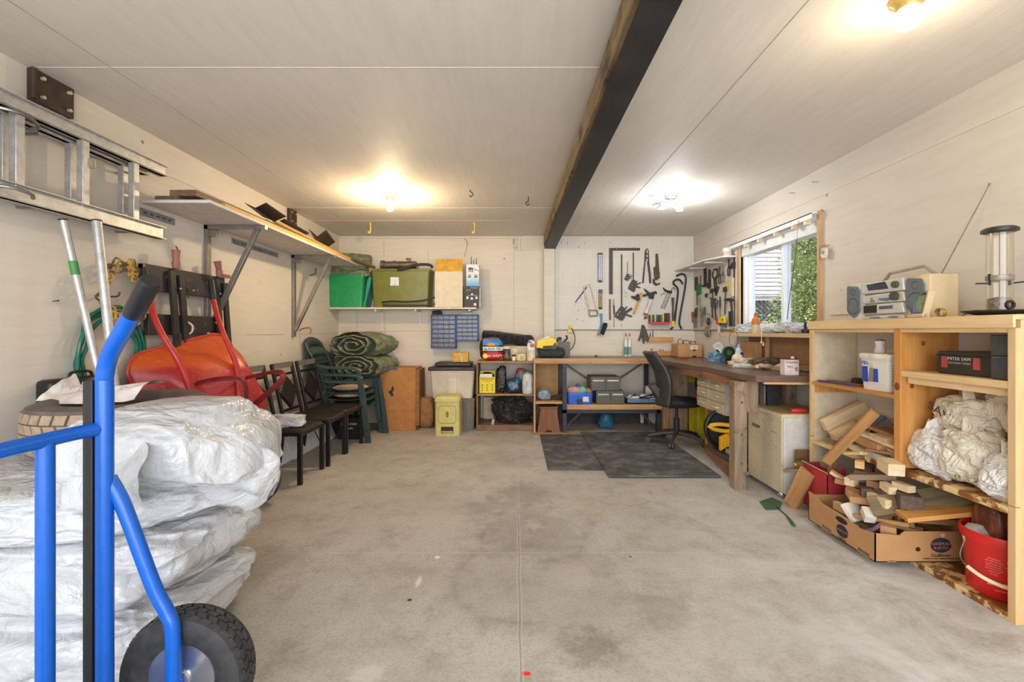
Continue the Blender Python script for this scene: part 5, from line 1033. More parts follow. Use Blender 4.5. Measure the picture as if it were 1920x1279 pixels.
tag(G().box(-.055, -.04, 0, .055, .05, .20).mk('parts_carton', mat((170, 140, 116), .7, var=.08), loc=(at(1232, 0, 5.5).x, 5.66, LZ), bevel=.003), 'small brown carton standing at the right end of the lower bench shelf', 'box')
tag(G().box(-.035, -.02, 0, .035, .04, .19).mk('white_carton', mat((206, 200, 192), .6), loc=(at(1222, 0, 5.5).x-.01, 5.60, LZ), bevel=.003), 'narrow white carton beside the small brown one on the lower bench shelf', 'box')
tag(G().cyl((0, 0, 0), (.09, 0, 0), .011, n=10).mk('hand_tool', mat((176, 44, 40), .4), loc=(at(1231, 0, 5.36).x, 5.37, LZ+.012)), 'red tool handle at the lower bench shelf edge', 'tool')
# left section things
tag(bag((0, 0, 0), (.075, .07, .065), 98, amp=.3, lv=4).mk('work_gloves', mat((150, 164, 176), .8, var=.1), loc=(at(1020, 0, 5.45).x, 5.48, .435)), 'blue grey crumpled glove on the small left shelf of the bench', 'glove')
tag(G().prism([(0, 0), (.22, .07), (.24, .03), (.05, -.01)], (0, 0, 0), (1, 0, 0), (0, 0, 1), (0, .10, 0)).mk('dark_cloth', mat((60, 52, 46), .9), loc=(at(1027, 0, 5.42).x, 5.46, .385), bevel=.006), 'dark flat tool beside the blue grey glove under the bench', 'tool')
tag(G().tube(arc((0, 0, 0), .06, 0, PI, 10), .006, 6).mk('yellow_wire', mat((190, 160, 60)), loc=(at(1020, 0, 5.5).x, 5.56, .45)), 'yellow wire hoop behind the blue grey glove', 'wire')
t = thing('wooden_stool', 'reddish brown wooden stool with splayed sides under the bench left end', 'stool', (at(1029, 0, 5.34).x, 5.44, 0)); MW_st = wood((112, 66, 40), (146, 92, 60), 2, 14)
G().prism([(-.135, 0), (-.05, 0), (-.03, .03), (.03, .03), (.05, 0), (.135, 0), (.095, .285), (-.095, .285)], (0, -.09, 0), (1, 0, 0), (0, 0, 1), (0, .02, 0)).mk('side_board', MW_st, t, bevel=.002)
G().prism([(-.135, 0), (-.05, 0), (-.03, .03), (.03, .03), (.05, 0), (.135, 0), (.095, .285), (-.095, .285)], (0, .10, 0), (1, 0, 0), (0, 0, 1), (0, .02, 0)).mk('side_board', MW_st, t, bevel=.002); G().box(-.11, -.10, .286, .11, .13, .308).mk('seat', wood((112, 66, 40), (146, 92, 60), 0, 14), t, bevel=.003)
tag(bag((0, 0, .105), (.10, .085, .11), 99, amp=.12, lv=5, pw=.7).disp(lambda p: V((p.x*(1.25-p.z*3.2 if p.z < .15 else .77), p.y, p.z))).mk('knotted_blue_bag', mat((36, 96, 122), .5, var=.12), loc=(at(1137, 0, 5.6).x, 5.62, 0), ang=60), 'teal blue lump of a bag on the floor under the bench', 'bag')
# ---- rubber mats
s = NT('black_rubber_mat'); s.fin(s.mix(s.ramp(s.noise(5, 9, rough=.75), .46, .72), s.mix(s.ramp(s.noise(2), .3, .7), srgb((66, 66, 68)), srgb((86, 85, 86))), srgb((140, 136, 132))), .8); s.bump(s.noise(80, 3), .4, .003); M_mat = s.m
p = onZ(1028, 883, 0); q = onZ(1130, 883, 0); tag(G().box(p.x, p.y, .001, q.x+.04, 5.25, .010).mk('rubber_mat', M_mat), 'smaller black rubber floor mat, the left one', 'mat')
p = onZ(1142, 897, 0); q = onZ(1352, 897, 0); tag(G().box(p.x+.0, p.y, .011, q.x+.0, 5.33, .020).mk('rubber_mat', M_mat), 'larger black rubber floor mat under the office chair', 'mat')
tag(G().box(bx0, 5.22, .0, .9, 5.5, .008).mk('chipboard_sheet', mat((176, 146, 108), .8)), 'thin tan board on the floor under the stool and bench leg', 'board')
# ---- pegboards
def peg_mat(name, ax):
    s = NT(name); X_, Y_, Z_ = s.xyz(); a = X_ if ax == 0 else Y_
    fa = s.math('SUBTRACT', s.math('FRACT', s.math('DIVIDE', a, .0254)), .5); fb = s.math('SUBTRACT', s.math('FRACT', s.math('DIVIDE', Z_, .0254)), .5)
    d = s.math('SQRT', s.math('ADD', s.math('MULTIPLY', fa, fa), s.math('MULTIPLY', fb, fb)))
    col = s.mix(s.ramp(s.noise(3), .3, .7), srgb((216, 208, 194)), srgb((226, 220, 208))); s.fin(s.mix(s.ramp(d, .10, .16, 1, 0), col, srgb((70, 62, 54))), .6); return s.m
p = at(1040, 618, 5.935); q = at(1300, 447, 5.935)
pb = thing('pegboard', 'large white pegboard on the back wall right of the post', 'pegboard', (p.x, 5.935, p.z)); G().box(0, 0, 0, XR-.012-p.x, .008, q.z-p.z).mk('perforated_sheet', peg_mat('pegboard_back', 0), pb)
G().box(-.008, -.004, -.008, XR-.012-p.x, .014, 0).box(-.008, -.004, 0, 0, .014, q.z-p.z).mk('edge_strip', mat((96, 86, 76)), pb)
pr = thing('pegboard', 'white pegboard on right wall between corner and window', 'pegboard', (XR-.012, 4.84, 1.215)); G().box(0, 0, 0, .008, 1.09, .80).mk('perforated_sheet', peg_mat('pegboard_side', 1), pr); G().box(-.004, -.01, -.01, .01, 1.09, 0).box(-.004, -.01, 0, .01, 0, .80).mk('edge_strip', mat((96, 86, 76)), pr)
# corner shelf
cs = thing('corner_shelf', 'white corner shelf above the tools in the right back corner', 'shelf', (0, 0, 1.99)); G().prism([(2.07, YB-.02), (2.09, 5.05), (2.20, 4.80), (XR-.014, 4.78), (XR-.014, YB-.02)], (0, 0, -.012), (1, 0, 0), (0, 1, 0), (0, 0, .016)).mk('shelf_board', mat((224, 224, 224), .5), cs, bevel=.002)
for yy in (5.1, 5.55): G().box(2.12, yy, -.03, XR-.015, yy+.012, -.014).mk('shelf_bracket', M_white, cs)
t = thing('paint_tin', 'small white tin with faded label on the corner shelf end', 'tin', (2.27, 4.88, 1.996)); G().lathe([(.047, 0), (.047, .085)], n=24).mk('tin_body', M_white, t); G().lathe([(.0474, .01), (.0474, .05)], n=24).mk('faded_label', mat((214, 190, 178)), t); G().lathe([(.048, .084), (.048, .092), (.042, .093)], n=24).mk('lid', mat((206, 196, 176)), t)
# ---------------------------------------------------------------- tools on the pegboards (outlined at real size, hung on the board)
YT = 5.93
M_iron = mat((72, 62, 58), .5, .35, var=.12); M_irl = mat((120, 112, 104), .4, .6, var=.1); M_dkm = mat((46, 42, 40), .5, .2); M_cream2 = mat((206, 196, 170), .5)
def flatp(poly, t, m, name, par=None, y=YT, o=None, bevel=0, **k):
    o = o or V((0, 0, 0)); s_ = y/F; pts = [((a-CX)*s_, EYE-(b-CY)*s_) for a, b in poly]
    return G().prism(pts, V((0, y, 0))-o, (1, 0, 0), (0, 0, 1), (0, -t, 0)).mk(name, m, par, bevel=bevel, **k)
def single(poly, t, m, name, label, cat, y=YT, bevel=.0015):
    s_ = y/F; cxp = sum(a for a, b in poly)/len(poly); cyp = sum(b for a, b in poly)/len(poly); o = at(cxp, cyp, y)
    pts = [((a-cxp)*s_, -(b-cyp)*s_) for a, b in poly]
    return tag(G().prism(pts, (0, 0, 0), (1, 0, 0), (0, 0, 1), (0, -t, 0)).mk(name, m, loc=o, bevel=bevel), label, cat)
def tg(name, label, cat, px, py): t = thing(name, label, cat, at(px, py, YT)); return t, at(px, py, YT)
def tubep(pts, r, m, name, par, o, y=YT-.015, n=8, cr=True):
    P = [at(a, b, y if len(q_) < 1 else y-q_[0])-o for (a, b, *q_) in pts]; return G().tube(curve(P, 5) if cr else P, r, n).mk(name, m, par)
# steel square
t, o = tg('framing_square', 'large dark steel L-shaped square hung upside down on the pegboard', 'square', 1150, 470)
flatp([(1142, 465), (1200, 465), (1200, 470), (1149, 470), (1149, 552), (1142, 552)], .004, M_iron, 'square_blade', t, o=o); 
for xx in (1155, 1188): flatp([(xx, 464), (xx+1, 464), (xx+1, 469), (xx, 469)], .012, M_irl, 'peg_hook', t, o=o)
def clampq(rod, head, holes, jaws, label, s_):
    t, o = tg('bar_clamp', label, 'clamp', rod[0][0], rod[0][1]); (a, b), (c, d), w_ = rod
    G().box(-w_/2*YT/F, -.006, at(c, d, YT).z-o.z, w_/2*YT/F, 0, 0).mk('clamp_bar', M_iron, t); flatp(head, .02, M_iron, 'clamp_head', t, o=o, bevel=.002)
    for i, j in enumerate(jaws): flatp(j, .014, M_iron, 'trigger_arm', t, o=o, bevel=.002)
    for (hx_, hy_) in holes: q_ = at(hx_, hy_, YT)-o; G().cyl(q_+V((0, -.02, 0)), q_+V((0, -.0212, 0)), .006*s_, n=10).mk('rivet', M_cream2, t)
clampq(((1165.5, 477), (1165.5, 578), 2.6), [(1163, 575), (1168, 575), (1171, 582), (1174, 590), (1167, 601), (1163, 601), (1152, 594), (1153, 589)], [(1161, 585), (1158, 589), (1157, 591)], [[(1169, 580), (1175, 574), (1176, 576), (1170, 584)], [(1171, 584), (1183, 577), (1186, 578), (1185, 581), (1174, 588)], [(1173, 588), (1184, 592), (1186, 593), (1183, 595), (1172, 591)]], 'longest bar clamp with big triangular head in the pegboard centre', 1)
clampq(((1187.5, 474), (1187.5, 527), 2.2), [(1185, 525), (1190, 525), (1192, 529), (1194, 534), (1189, 548), (1186, 547), (1177, 541), (1178, 538), (1181, 532)], [(1184, 535), (1181, 539)], [[(1190, 529), (1195, 526), (1195, 528), (1192, 532)], [(1193, 532), (1201, 529), (1202, 531), (1194, 535)], [(1193, 536), (1201, 539), (1200, 541), (1193, 539)]], 'medium bar clamp right of the longest one on the pegboard', .8)
clampq(((1176.5, 491), (1176.5, 516), 1.0), [(1175, 514), (1178, 514), (1180, 519), (1177, 527), (1170, 524), (1172, 520)], [(1175, 521)], [[(1178, 517), (1182, 514), (1182, 515), (1179, 519)], [(1179, 519), (1185, 517), (1185, 519), (1179, 521)], [(1179, 521), (1184, 522), (1184, 523), (1178, 523)]], 'smallest bar clamp high between two larger clamps', .5)
# spirit level in steel and short wooden one
t, o = tg('spirit_level', 'silver blue spirit level hung upright left on the pegboard', 'level', 1125, 475)
flatp([(1121, 477), (1129, 477), (1129, 527), (1121, 527)], .022, mat((96, 104, 124), .35, .4), 'level_body', t, o=o, bevel=.002); flatp([(1123, 478), (1124, 478), (1124, 526), (1123, 526)], .024, M_white, 'silver_stripe', t, o=o); flatp([(1126, 478), (1127.5, 478), (1127.5, 526), (1126, 526)], .024, M_white, 'silver_stripe', t, o=o)
flatp([(1120.5, 475), (1129.5, 475), (1129.5, 478), (1120.5, 478)], .024, M_dkm, 'end_cap', t, o=o); flatp([(1120.5, 526), (1129.5, 526), (1128, 529), (1125, 530), (1122, 529)], .024, M_dkm, 'end_cap', t, o=o)
t, o = tg('torpedo_level', 'short blue topped tool with lettering below the silver level', 'level', 1125, 543); flatp([(1122, 547), (1129, 547), (1129, 579), (1122, 578)], .018, mat((150, 130, 90), .5, var=.2, vs=60), 'printed_body', t, o=o, bevel=.002)
flatp([(1122.5, 543), (1129, 543), (1129.5, 550), (1122, 550)], .020, mat((40, 60, 110), .4), 'blue_cap', t, o=o, bevel=.002); flatp([(1122, 576), (1129, 576), (1128.5, 580), (1123, 580)], .02, M_dkm, 'end_cap', t, o=o)
writing('PROTO', .028, at(1125.5, 563, YT-.0185)-o, (0, 0, -1), (1, 0, 0), M_dkm, t)
# hacksaw
t, o = tg('hacksaw', 'hacksaw with cream handle hung tilted at the left of the pegboard', 'saw', 1102, 535)
tubep([(1106, 533), (1101, 535), (1096, 538), (1095, 543), (1098, 555), (1102, 570), (1105, 582)], .009, M_cream2, 'bow_frame', t, o)
tubep([(1106, 536), (1110, 550), (1114, 565), (1118, 580)], .0022, M_irl, 'blade', t, o)
g = G().tube([at(a, b, YT-.015)-o for a, b in ((1104, 582), (1119, 582), (1121, 586), (1120, 592), (1106, 593))], .011, 8, closed=True); g.mk('grip', mat((142, 140, 120), .5), t)
t, o = tg('straightedge', 'white and purple ruler-like blade slanting behind the hacksaw', 'straightedge', 1102, 537); flatp([(1101, 538), (1105, 542), (1080, 575), (1075, 571)], .004, mat((206, 200, 206), .5), 'pale_blade', t, o=o); flatp([(1099, 538), (1101.5, 539), (1079.5, 568), (1078, 566)], .006, mat((74, 60, 110), .5), 'purple_edge', t, o=o)
# brush
t, o = tg('bench_brush', 'blue handled black brush hanging below the hacksaw', 'brush', 1127, 588)
flatp([(1124, 588), (1130, 588), (1129, 598), (1128, 610), (1124, 624), (1122, 623), (1126, 608), (1126, 596)], .018, mat((48, 130, 186), .4), 'handle', t, o=o, bevel=.003, y=YT-.01); flatp([(1131, 605), (1138, 606), (1138, 612), (1131, 629), (1125, 625)], .035, mat((40, 38, 36), .9), 'bristles', t, o=o, bevel=.003, y=YT-.01)
flatp([(1123, 622), (1127, 627), (1124, 630), (1119, 628)], .02, mat((150, 130, 104), .9), 'worn_tuft', t, o=o, y=YT-.01)
single([(1142, 561), (1145, 561), (1145.5, 600), (1142, 600)], .008, mat((106, 72, 62), .5), 'flat_file', 'brown flat file hanging under the long square leg', 'file')
t, o = tg('thin_screwdriver', 'thin long tool with yellow black grip right of the brown file', 'screwdriver', 1150, 560); flatp([(1149.5, 561), (1152, 561), (1152, 572), (1149, 572)], .01, mat((190, 160, 40)), 'grip', t, o=o); flatp([(1149.5, 572), (1152, 572), (1153, 588), (1150, 590)], .01, M_dkm, 'lower_grip', t, o=o); flatp([(1150.5, 588), (1151.5, 588), (1151.5, 614), (1150.5, 614)], .004, M_iron, 'shaft', t, o=o)
# tin snips / big shears
t, o = tg('shears', 'large iron shears hanging point up right of the square', 'shears', 1213, 467)
flatp([(1211, 467), (1214, 466), (1216, 470), (1217, 492), (1220, 515), (1221, 531), (1217, 531), (1216, 515), (1213, 492), (1211.5, 486), (1210, 492), (1208, 515), (1207, 531), (1204, 531), (1205, 515), (1208, 492), (1208.5, 472)], .012, M_iron, 'shear_arms', t, o=o, bevel=.002)
for (a, b, c_) in ((1213, 472, 3), (1213, 480, 2.4), (1212.5, 488, 2.6)): flatp([(a-1, b-c_), (a+1, b-c_), (a+1.6, b+c_), (a-1.4, b+c_)], .0135, M_cream2, 'cut_out', t, o=o)
# pipe wrench
t, o = tg('pipe_wrench', 'rusty pipe wrench hanging jaw down beside the shears', 'wrench', 1231, 476)
flatp([(1229, 476), (1233, 476), (1235, 500), (1236, 514), (1231, 514), (1229, 500)], .02, mat((92, 72, 60), .6, .3), 'handle', t, o=o, bevel=.003); flatp([(1225, 502), (1228, 500), (1232, 505), (1236, 512), (1236, 522), (1229, 526), (1226, 518)], .03, mat((84, 68, 56), .6, .3), 'wrench_head', t, o=o, bevel=.003)
flatp([(1223, 524), (1226, 522), (1228, 530), (1232, 532), (1237, 530), (1236, 534), (1229, 536), (1224, 532)], .025, M_iron, 'hook_jaw', t, o=o, bevel=.003); flatp([(1226, 516), (1234, 514), (1234, 518), (1226, 520)], .034, mat((110, 84, 62), .6, .3), 'adjusting_nut', t, o=o)
# pegboard hooks left empty
random.seed(3)
for (a, b, lb) in ((1052, 454, 'in the top left corner of the big pegboard, nearest the post'), (1064, 456, 'top left of the big pegboard, second from the post'), (1096, 456, 'at the top of the big pegboard above the hacksaw'), (1085, 464, 'just below the top row, left of the silver level'), (1144, 455, 'directly above the corner of the steel square'), (1241, 453, 'at the top of the big pegboard above the pipe wrench'), (1084, 582, 'left of the hacksaw grip on the big pegboard'), (1082, 598, 'low on the big pegboard, below left of the hacksaw'), (1092, 602, 'low on the big pegboard between hacksaw and outlet'), (1165, 610, 'below the longest bar clamp at the pegboard bottom')):
    q = at(a, b, YT); tag(G().tube([q+V((0, .0, .012)), q+V((0, -.012, .0)), q+V((0, -.02, -.012)), q+V((.004, -.03, -.01))], .0022, 5).mk('peg_hook', mat((110, 100, 88), .4, .5)), 'empty wire hook '+lb, 'hook', 'empty pegboard hooks')
# jigsaw-like tool, hammer with wooden handle, caulking guns
t, o = tg('claw_hammer', 'wooden handled hammer with black head hanging slanted mid pegboard', 'hammer', 1195, 560)
flatp([(1200, 549), (1204, 550), (1203, 559), (1190, 590), (1186, 588), (1196, 562)], .022, wood((180, 130, 64), (214, 170, 100), 2, 18), 'wooden_handle', t, o=o, bevel=.003); flatp([(1183, 555), (1190, 556), (1195, 551), (1198, 553), (1199, 562), (1196, 565), (1189, 561), (1184, 559)], .03, M_dkm, 'hammer_head', t, o=o, bevel=.003, y=YT-.004)
t, o = tg('caulking_gun', 'caulking gun loaded with a white and red tube on the pegboard', 'caulking gun', 1217, 550)
q0, q1 = at(1221, 562, YT-.035)-o, at(1211, 588, YT-.035)-o; G().cyl(q0, q1, .027, n=20).mk('sealant_tube', mat((212, 200, 196), .4), t); d_ = (q1-q0).normalized(); G().cyl(q1, q1+d_*.02, .028, n=20).mk('red_end', mat((176, 52, 48), .4), t)
flatp([(1206, 541), (1209, 542), (1218, 549), (1229, 546), (1231, 548), (1226, 553), (1225, 561), (1217, 560), (1215, 554)], .02, M_dkm, 'gun_body', t, o=o, bevel=.002, y=YT-.02); flatp([(1205, 553), (1216, 550), (1218, 553), (1206, 557)], .016, M_dkm, 'trigger', t, o=o, bevel=.002, y=YT-.02)
flatp([(1227, 546), (1230, 546), (1232, 551), (1231, 552)], .01, M_iron, 'rod_end', t, o=o); flatp([(1208, 593), (1214, 594), (1213, 597), (1207, 599)], .02, mat((110, 60, 56)), 'nozzle_clip', t, o=o)
t, o = tg('caulking_gun', 'empty open frame caulking gun right of the loaded one', 'caulking gun', 1252, 545)
flatp([(1242, 539), (1244, 540), (1249, 544), (1260, 546), (1259, 550), (1254, 550), (1246, 547)], .02, M_dkm, 'trigger_handle', t, o=o, bevel=.002); tubep([(1248, 551), (1243, 550), (1239, 555)], .003, M_dkm, 'trigger', t, o)
tubep([(1259, 549), (1245, 580), (1239, 578), (1252, 549)], .0035, M_dkm, 'cradle_frame', t, o, cr=False); tubep([(1256, 549), (1242, 579)], .0035, M_irl, 'push_rod', t, o, cr=False); tubep([(1258, 546), (1261, 540), (1265, 541), (1265, 545)], .004, M_dkm, 'rod_hook', t, o)
single([(1169, 546), (1172, 545), (1177, 550), (1176, 556), (1170, 557), (1172, 553), (1174, 550)], .008, mat((176, 168, 156), .4, .5), 'small_c_clamp', 'small pale metal clip right of the longest clamp bar', 'clip')
# crowbars
t, o = tg('crowbar', 'tall hooked crowbar hanging at the right edge of the pegboard, the rear one', 'crowbar', 1284, 520); tubep([(1268, 518), (1274, 515), (1280, 514), (1285, 518), (1286, 526), (1283, 548), (1278, 575), (1274, 600), (1274, 608), (1278, 617)], .0125, M_dkm, 'bent_bar', t, o)
t, o = tg('crowbar', 'shorter hooked crowbar left of the tall one', 'crowbar', 1267, 540); tubep([(1280, 533), (1276, 526), (1270, 524), (1264, 527), (1263, 532), (1270, 540), (1271, 550), (1268, 575), (1265, 600), (1262, 612), (1257, 618)], .0125, mat((58, 50, 46), .5, .3), 'bent_bar', t, o, y=YT-.02)
t, o = tg('flat_pry_bar', 'flat pry bar with yellow grip beside the crowbars', 'pry bar', 1261, 560); flatp([(1258.5, 558), (1264, 558), (1263, 575), (1264, 602), (1260, 602), (1260, 575)], .012, mat((88, 74, 64), .5, .2), 'bar', t, o=o, bevel=.002, y=YT-.03); flatp([(1259, 602), (1264.5, 602), (1264, 613), (1259, 613)], .016, M_yel, 'yellow_grip', t, o=o, bevel=.002, y=YT-.03)
# screwdriver rack
t, o = tg('screwdriver_rack', 'red rack for screwdrivers on the large pegboard', 'tool rack', 1235, 605); flatp([(1215, 604), (1255, 604), (1255, 607), (1247, 609), (1223, 609), (1215, 607)], .05, mat((196, 70, 70), .4), 'rack_bar', t, o=o, bevel=.002, y=YT-.002)
cols_ = ((60, 62, 60), (196, 180, 60), (80, 96, 62), (188, 200, 206), (70, 90, 96), (62, 70, 60), (110, 110, 60), (232, 200, 40), (48, 60, 62), (54, 66, 60), (120, 60, 56)); nm_ = ('dark grey', 'pale yellow', 'olive', 'clear', 'slate', 'black green', 'khaki', 'bright yellow', 'black', 'dark teal', 'maroon')
for i in range(11):
    xx = 1217.5+i*3.7; hh = 590 if i < 8 else 587
    t, o = tg('screwdriver', 'screwdriver with %s handle in the red rack' % nm_[i], 'screwdriver', xx, hh); q = at(xx, hh, YT-.03)-o; q2 = at(xx, 604, YT-.03)-o; q3 = at(xx, 616+(i*7 % 5), YT-.03)-o
    G().tube([q, q+V((0, 0, -.008)), q2+V((0, 0, .01)), q2], [.007, .0115, .0115, .008], 10).mk('handle', mat(cols_[i], .35), t); G().cyl(q2, q3, .0025, n=6).mk('shaft', M_irl, t)
# work gloves hanging from a clip
t, o = tg('work_gloves', 'dirty dark work gloves hanging under the red screwdriver rack', 'gloves', 1205, 612)
for pl in ([(1203, 609), (1207, 610), (1212, 622), (1216, 634), (1214, 642), (1210, 636), (1206, 645), (1203, 630), (1198, 640), (1196, 639), (1201, 622)], [(1204, 612), (1208, 612), (1214, 628), (1217, 638), (1211, 630), (1208, 640)]):
    flatp(pl, .03, mat((84, 78, 66), .9, var=.3, vs=30), 'glove', t, o=o, bevel=.006, y=YT-.004*len(pl)/6)
# ---- right wall pegboard tools (outlined on the side wall)
XT = XR-.018
def rz(px, py, x=XT): return onX(px, py, x)
def tr_(name, label, cat, px, py): q = rz(px, py); return thing(name, label, cat, q), q
def flatr(poly, t, m, name, par, o, x=XT, bevel=0):
    pts = [(onX(a, b, x).y, onX(a, b, x).z) for a, b in poly]; return G().prism(pts, V((x, 0, 0))-o, (0, 1, 0), (0, 0, 1), (-t, 0, 0)).mk(name, m, par, bevel=bevel)
def tuber(pts, r, m, name, par, o, x=XT-.012, cr=True):
    P = [onX(a, b, x)-o for a, b in pts]; return G().tube(curve(P, 5) if cr else P, r, 8).mk(name, m, par)
def tool2(name, label, cat, head, hm, shaft=None, sm=None, r=.006, t_=.02):
    t, o = tr_(name, label, cat, head[0][0], head[0][1]); flatr(head, t_, hm, 'tool_head', t, o, bevel=.002)
    if shaft: tuber(shaft, r, sm or M_iron, 'shaft', t, o, cr=False)
    return t, o
t, o = tool2('pliers', 'thin long-nosed tool near the corner, right pegboard', 'pliers', [(1305, 520), (1308, 519), (1309, 536), (1308, 545), (1305, 545)], M_iron, [(1306.5, 545), (1307, 572)], r=.008)
t, o = tool2('grass_shears', 'green handled tool in the right pegboard corner', 'shears', [(1310, 534), (1315, 533), (1315, 550), (1310, 554)], mat((30, 110, 66), .4), [(1313, 534), (1314, 517)], r=.007, t_=.03)
t, o = tool2('hacksaw', 'small black hacksaw frame high on the right pegboard', 'saw', [(1322, 504), (1325, 503), (1325, 530), (1330, 530), (1331, 505), (1332, 505), (1333, 538), (1319, 538), (1318, 535), (1322, 534)], M_dkm); G().ball(onX(1329, 537, XT-.02)-o, (.012, .04, .03), 12).mk('round_grip', M_dkm, t)
t, o = tr_('adjustable_wrench', 'ring handled pliers tool at the right pegboard centre', 'wrench', 1340, 510); tuber([(1338, 506), (1343, 505), (1345, 509), (1344, 518), (1339, 522), (1336, 518), (1336, 509)], .010, M_iron, 'ring', t, o); flatr([(1340, 521), (1343, 521), (1346, 545), (1344, 555), (1342, 545)], .02, M_iron, 'shank', t, o, bevel=.002); flatr([(1344, 540), (1349, 537), (1346, 548), (1344, 552)], .02, M_iron, 'jaw', t, o)
for i, (a, b, c_, d_, lb) in enumerate(((1349, 500, 1348, 533, 'slim dark pliers right of the ring handled tool'), (1355, 497, 1354, 530, 'grey pliers right of the slim dark ones'), (1366.5, 486, 1366.5, 518, 'black pincers high beside the window end of the right pegboard'))):
    t, o = tr_('pliers', lb, 'pliers', a, b); m_ = (M_iron, M_irl, M_dkm)[i]; tuber([(a-1.5, d_), (a-2, (b+d_)/2+4), (a, (b+d_)/2-4), (a+.3, b)], .007, m_, 'handle', t, o); tuber([(a+1.5, d_), (a+2, (b+d_)/2+4), (a, (b+d_)/2-4), (a-.3, b)], .007, m_, 'handle', t, o)
t, o = tool2('trowel', 'black bladed trowel topmost at the window end of the right pegboard', 'trowel', [(1373, 493), (1379, 490), (1379, 503), (1370, 504), (1370, 499)], M_dkm, [(1375.5, 484), (1375.5, 520)], r=.006, t_=.01)
t, o = tool2('hand_plane', 'yellow handled plane below the black trowel', 'plane', [(1366, 530), (1370, 526), (1371, 522), (1374, 522), (1374, 548), (1372, 555), (1369, 548), (1366, 540)], mat((206, 180, 50), .5)); flatr([(1372, 522), (1377, 521), (1377, 556), (1372, 552)], .03, mat((206, 194, 166), .5), 'cream_body', t, o, bevel=.002)
t, o = tool2('spatula', 'square bladed scraper with long dark handle, right pegboard', 'scraper', [(1357, 539), (1363.5, 537), (1363.5, 546), (1357, 548)], M_iron, [(1360, 547), (1359, 590)], r=.007, t_=.012)
t, o = tool2('tack_hammer', 'small angled tool head below the black hacksaw frame', 'hammer', [(1333, 543), (1339, 541), (1337, 550), (1334, 550)], M_iron, [(1336, 550), (1336, 596)], r=.008)
t, o = tr_('round_mirror', 'round dark knob tool on wire beneath the black hacksaw', 'inspection mirror', 1324, 553); G().ball(onX(1324, 554, XT-.02)-o, (.012, .03, .028), 14).mk('disc', M_dkm, t); tuber([(1327, 550), (1334, 549)], .003, M_irl, 'wire', t, o, cr=False)
for i, (xa, ya, xb, yb, rr_, m_, lb) in enumerate((
    (1311, 558, 1314, 612, .009, M_irl, 'forked long steel tool near the corner'), (1334, 558, 1335, 596, .012, M_iron, 'dark ratchet wrench mid right pegboard'), (1340, 560, 1342, 600, .014, M_dkm, 'thick black handled wrench mid right pegboard'), (1344, 562, 1344, 578, .015, mat((96, 84, 70), .5), 'brown handled tool behind the thick black wrench'),
    (1289, 580, 1292, 606, .010, M_dkm, 'black handled driver lowest in the corner'), (1295, 576, 1294, 600, .010, mat((50, 70, 140), .4), 'blue handled driver in the corner'), (1299, 585, 1298, 604, .017, mat((160, 60, 40), .4), 'red orange handled driver in the corner'), (1304, 578, 1303, 616, .010, M_iron, 'long dark file hanging in the corner'),
    (1307, 576, 1306, 616, .009, mat((54, 60, 56), .5), 'second dark file right of the first in the corner'), (1319, 576, 1318, 612, .008, M_irl, 'bright steel wrench beside the forked tool'), (1316, 580, 1316, 616, .007, M_irl, 'thin steel rod beside the bright wrench'), (1322, 576, 1322, 606, .006, M_iron, 'thin dark rod right of the bright wrench'),
    (1350, 556, 1350, 600, .008, M_dkm, 'long black bar above the tape measures'), (1300, 596, 1301, 616, .007, M_irl, 'small steel punch beneath the orange driver'), (1295, 600, 1296, 612, .006, M_irl, 'short steel punch beneath the blue driver'))):
    t, o = tr_('hand_tool', lb, 'hand tool', xa, ya); p0, p1 = onX(xa, ya, XT-.02)-o, onX(xb, yb, XT-.02)-o; G().tube([p0, p0.lerp(p1, .1), p0.lerp(p1, .45), p0.lerp(p1, .5), p1], [rr_*.8, rr_, rr_, rr_*.55, rr_*.5], 10).mk('tool_body', m_, t)
    if i in (1, 2, 9): tuber([(xa-2.5, ya-1), (xa-2, ya+3), (xa+2, ya+3), (xa+2.5, ya-1)], .005, m_, 'open_jaw', t, o)
for i, (dx, lb) in enumerate(((0, 'claw hammer with cream shaft and black grip, the left one'), (4.5, 'claw hammer with dark shaft beside the other, nearest the window'))):
    t, o = tr_('claw_hammer', lb, 'hammer', 1367+dx, 562); flatr([(1361+dx, 563), (1364+dx, 560), (1368+dx, 559), (1371+dx, 561), (1373+dx, 565), (1366+dx, 565)], .03, M_iron if i == 0 else M_dkm, 'hammer_head', t, o, x=XT-.004-.03*i, bevel=.003)
    tuber([(1366.5+dx, 564), (1368+dx, 584)], .009, M_cream2 if i == 0 else M_dkm, 'shaft', t, o, cr=False, x=XT-.016-.03*i); tuber([(1368+dx, 584), (1368.5+dx, 612)], .013, M_dkm, 'grip', t, o, cr=False, x=XT-.016-.03*i)
t, o = tr_('tape_measure', 'yellow tape measure hanging low on the right pegboard', 'tape measure', 1358, 600); flatr([(1352, 595), (1356, 593), (1362, 594), (1363, 599), (1363, 606), (1352, 606)], .035, mat((232, 206, 30), .4), 'case', t, o, x=XT-.01, bevel=.005); G().cyl(onX(1355.5, 600, XT-.045)-o, onX(1355.5, 600, XT-.047)-o, .012, n=16).mk('dial', M_dkm, t); flatr([(1357, 606), (1363, 605), (1362, 614), (1358, 612)], .02, mat((120, 112, 96), .6), 'strap', t, o)
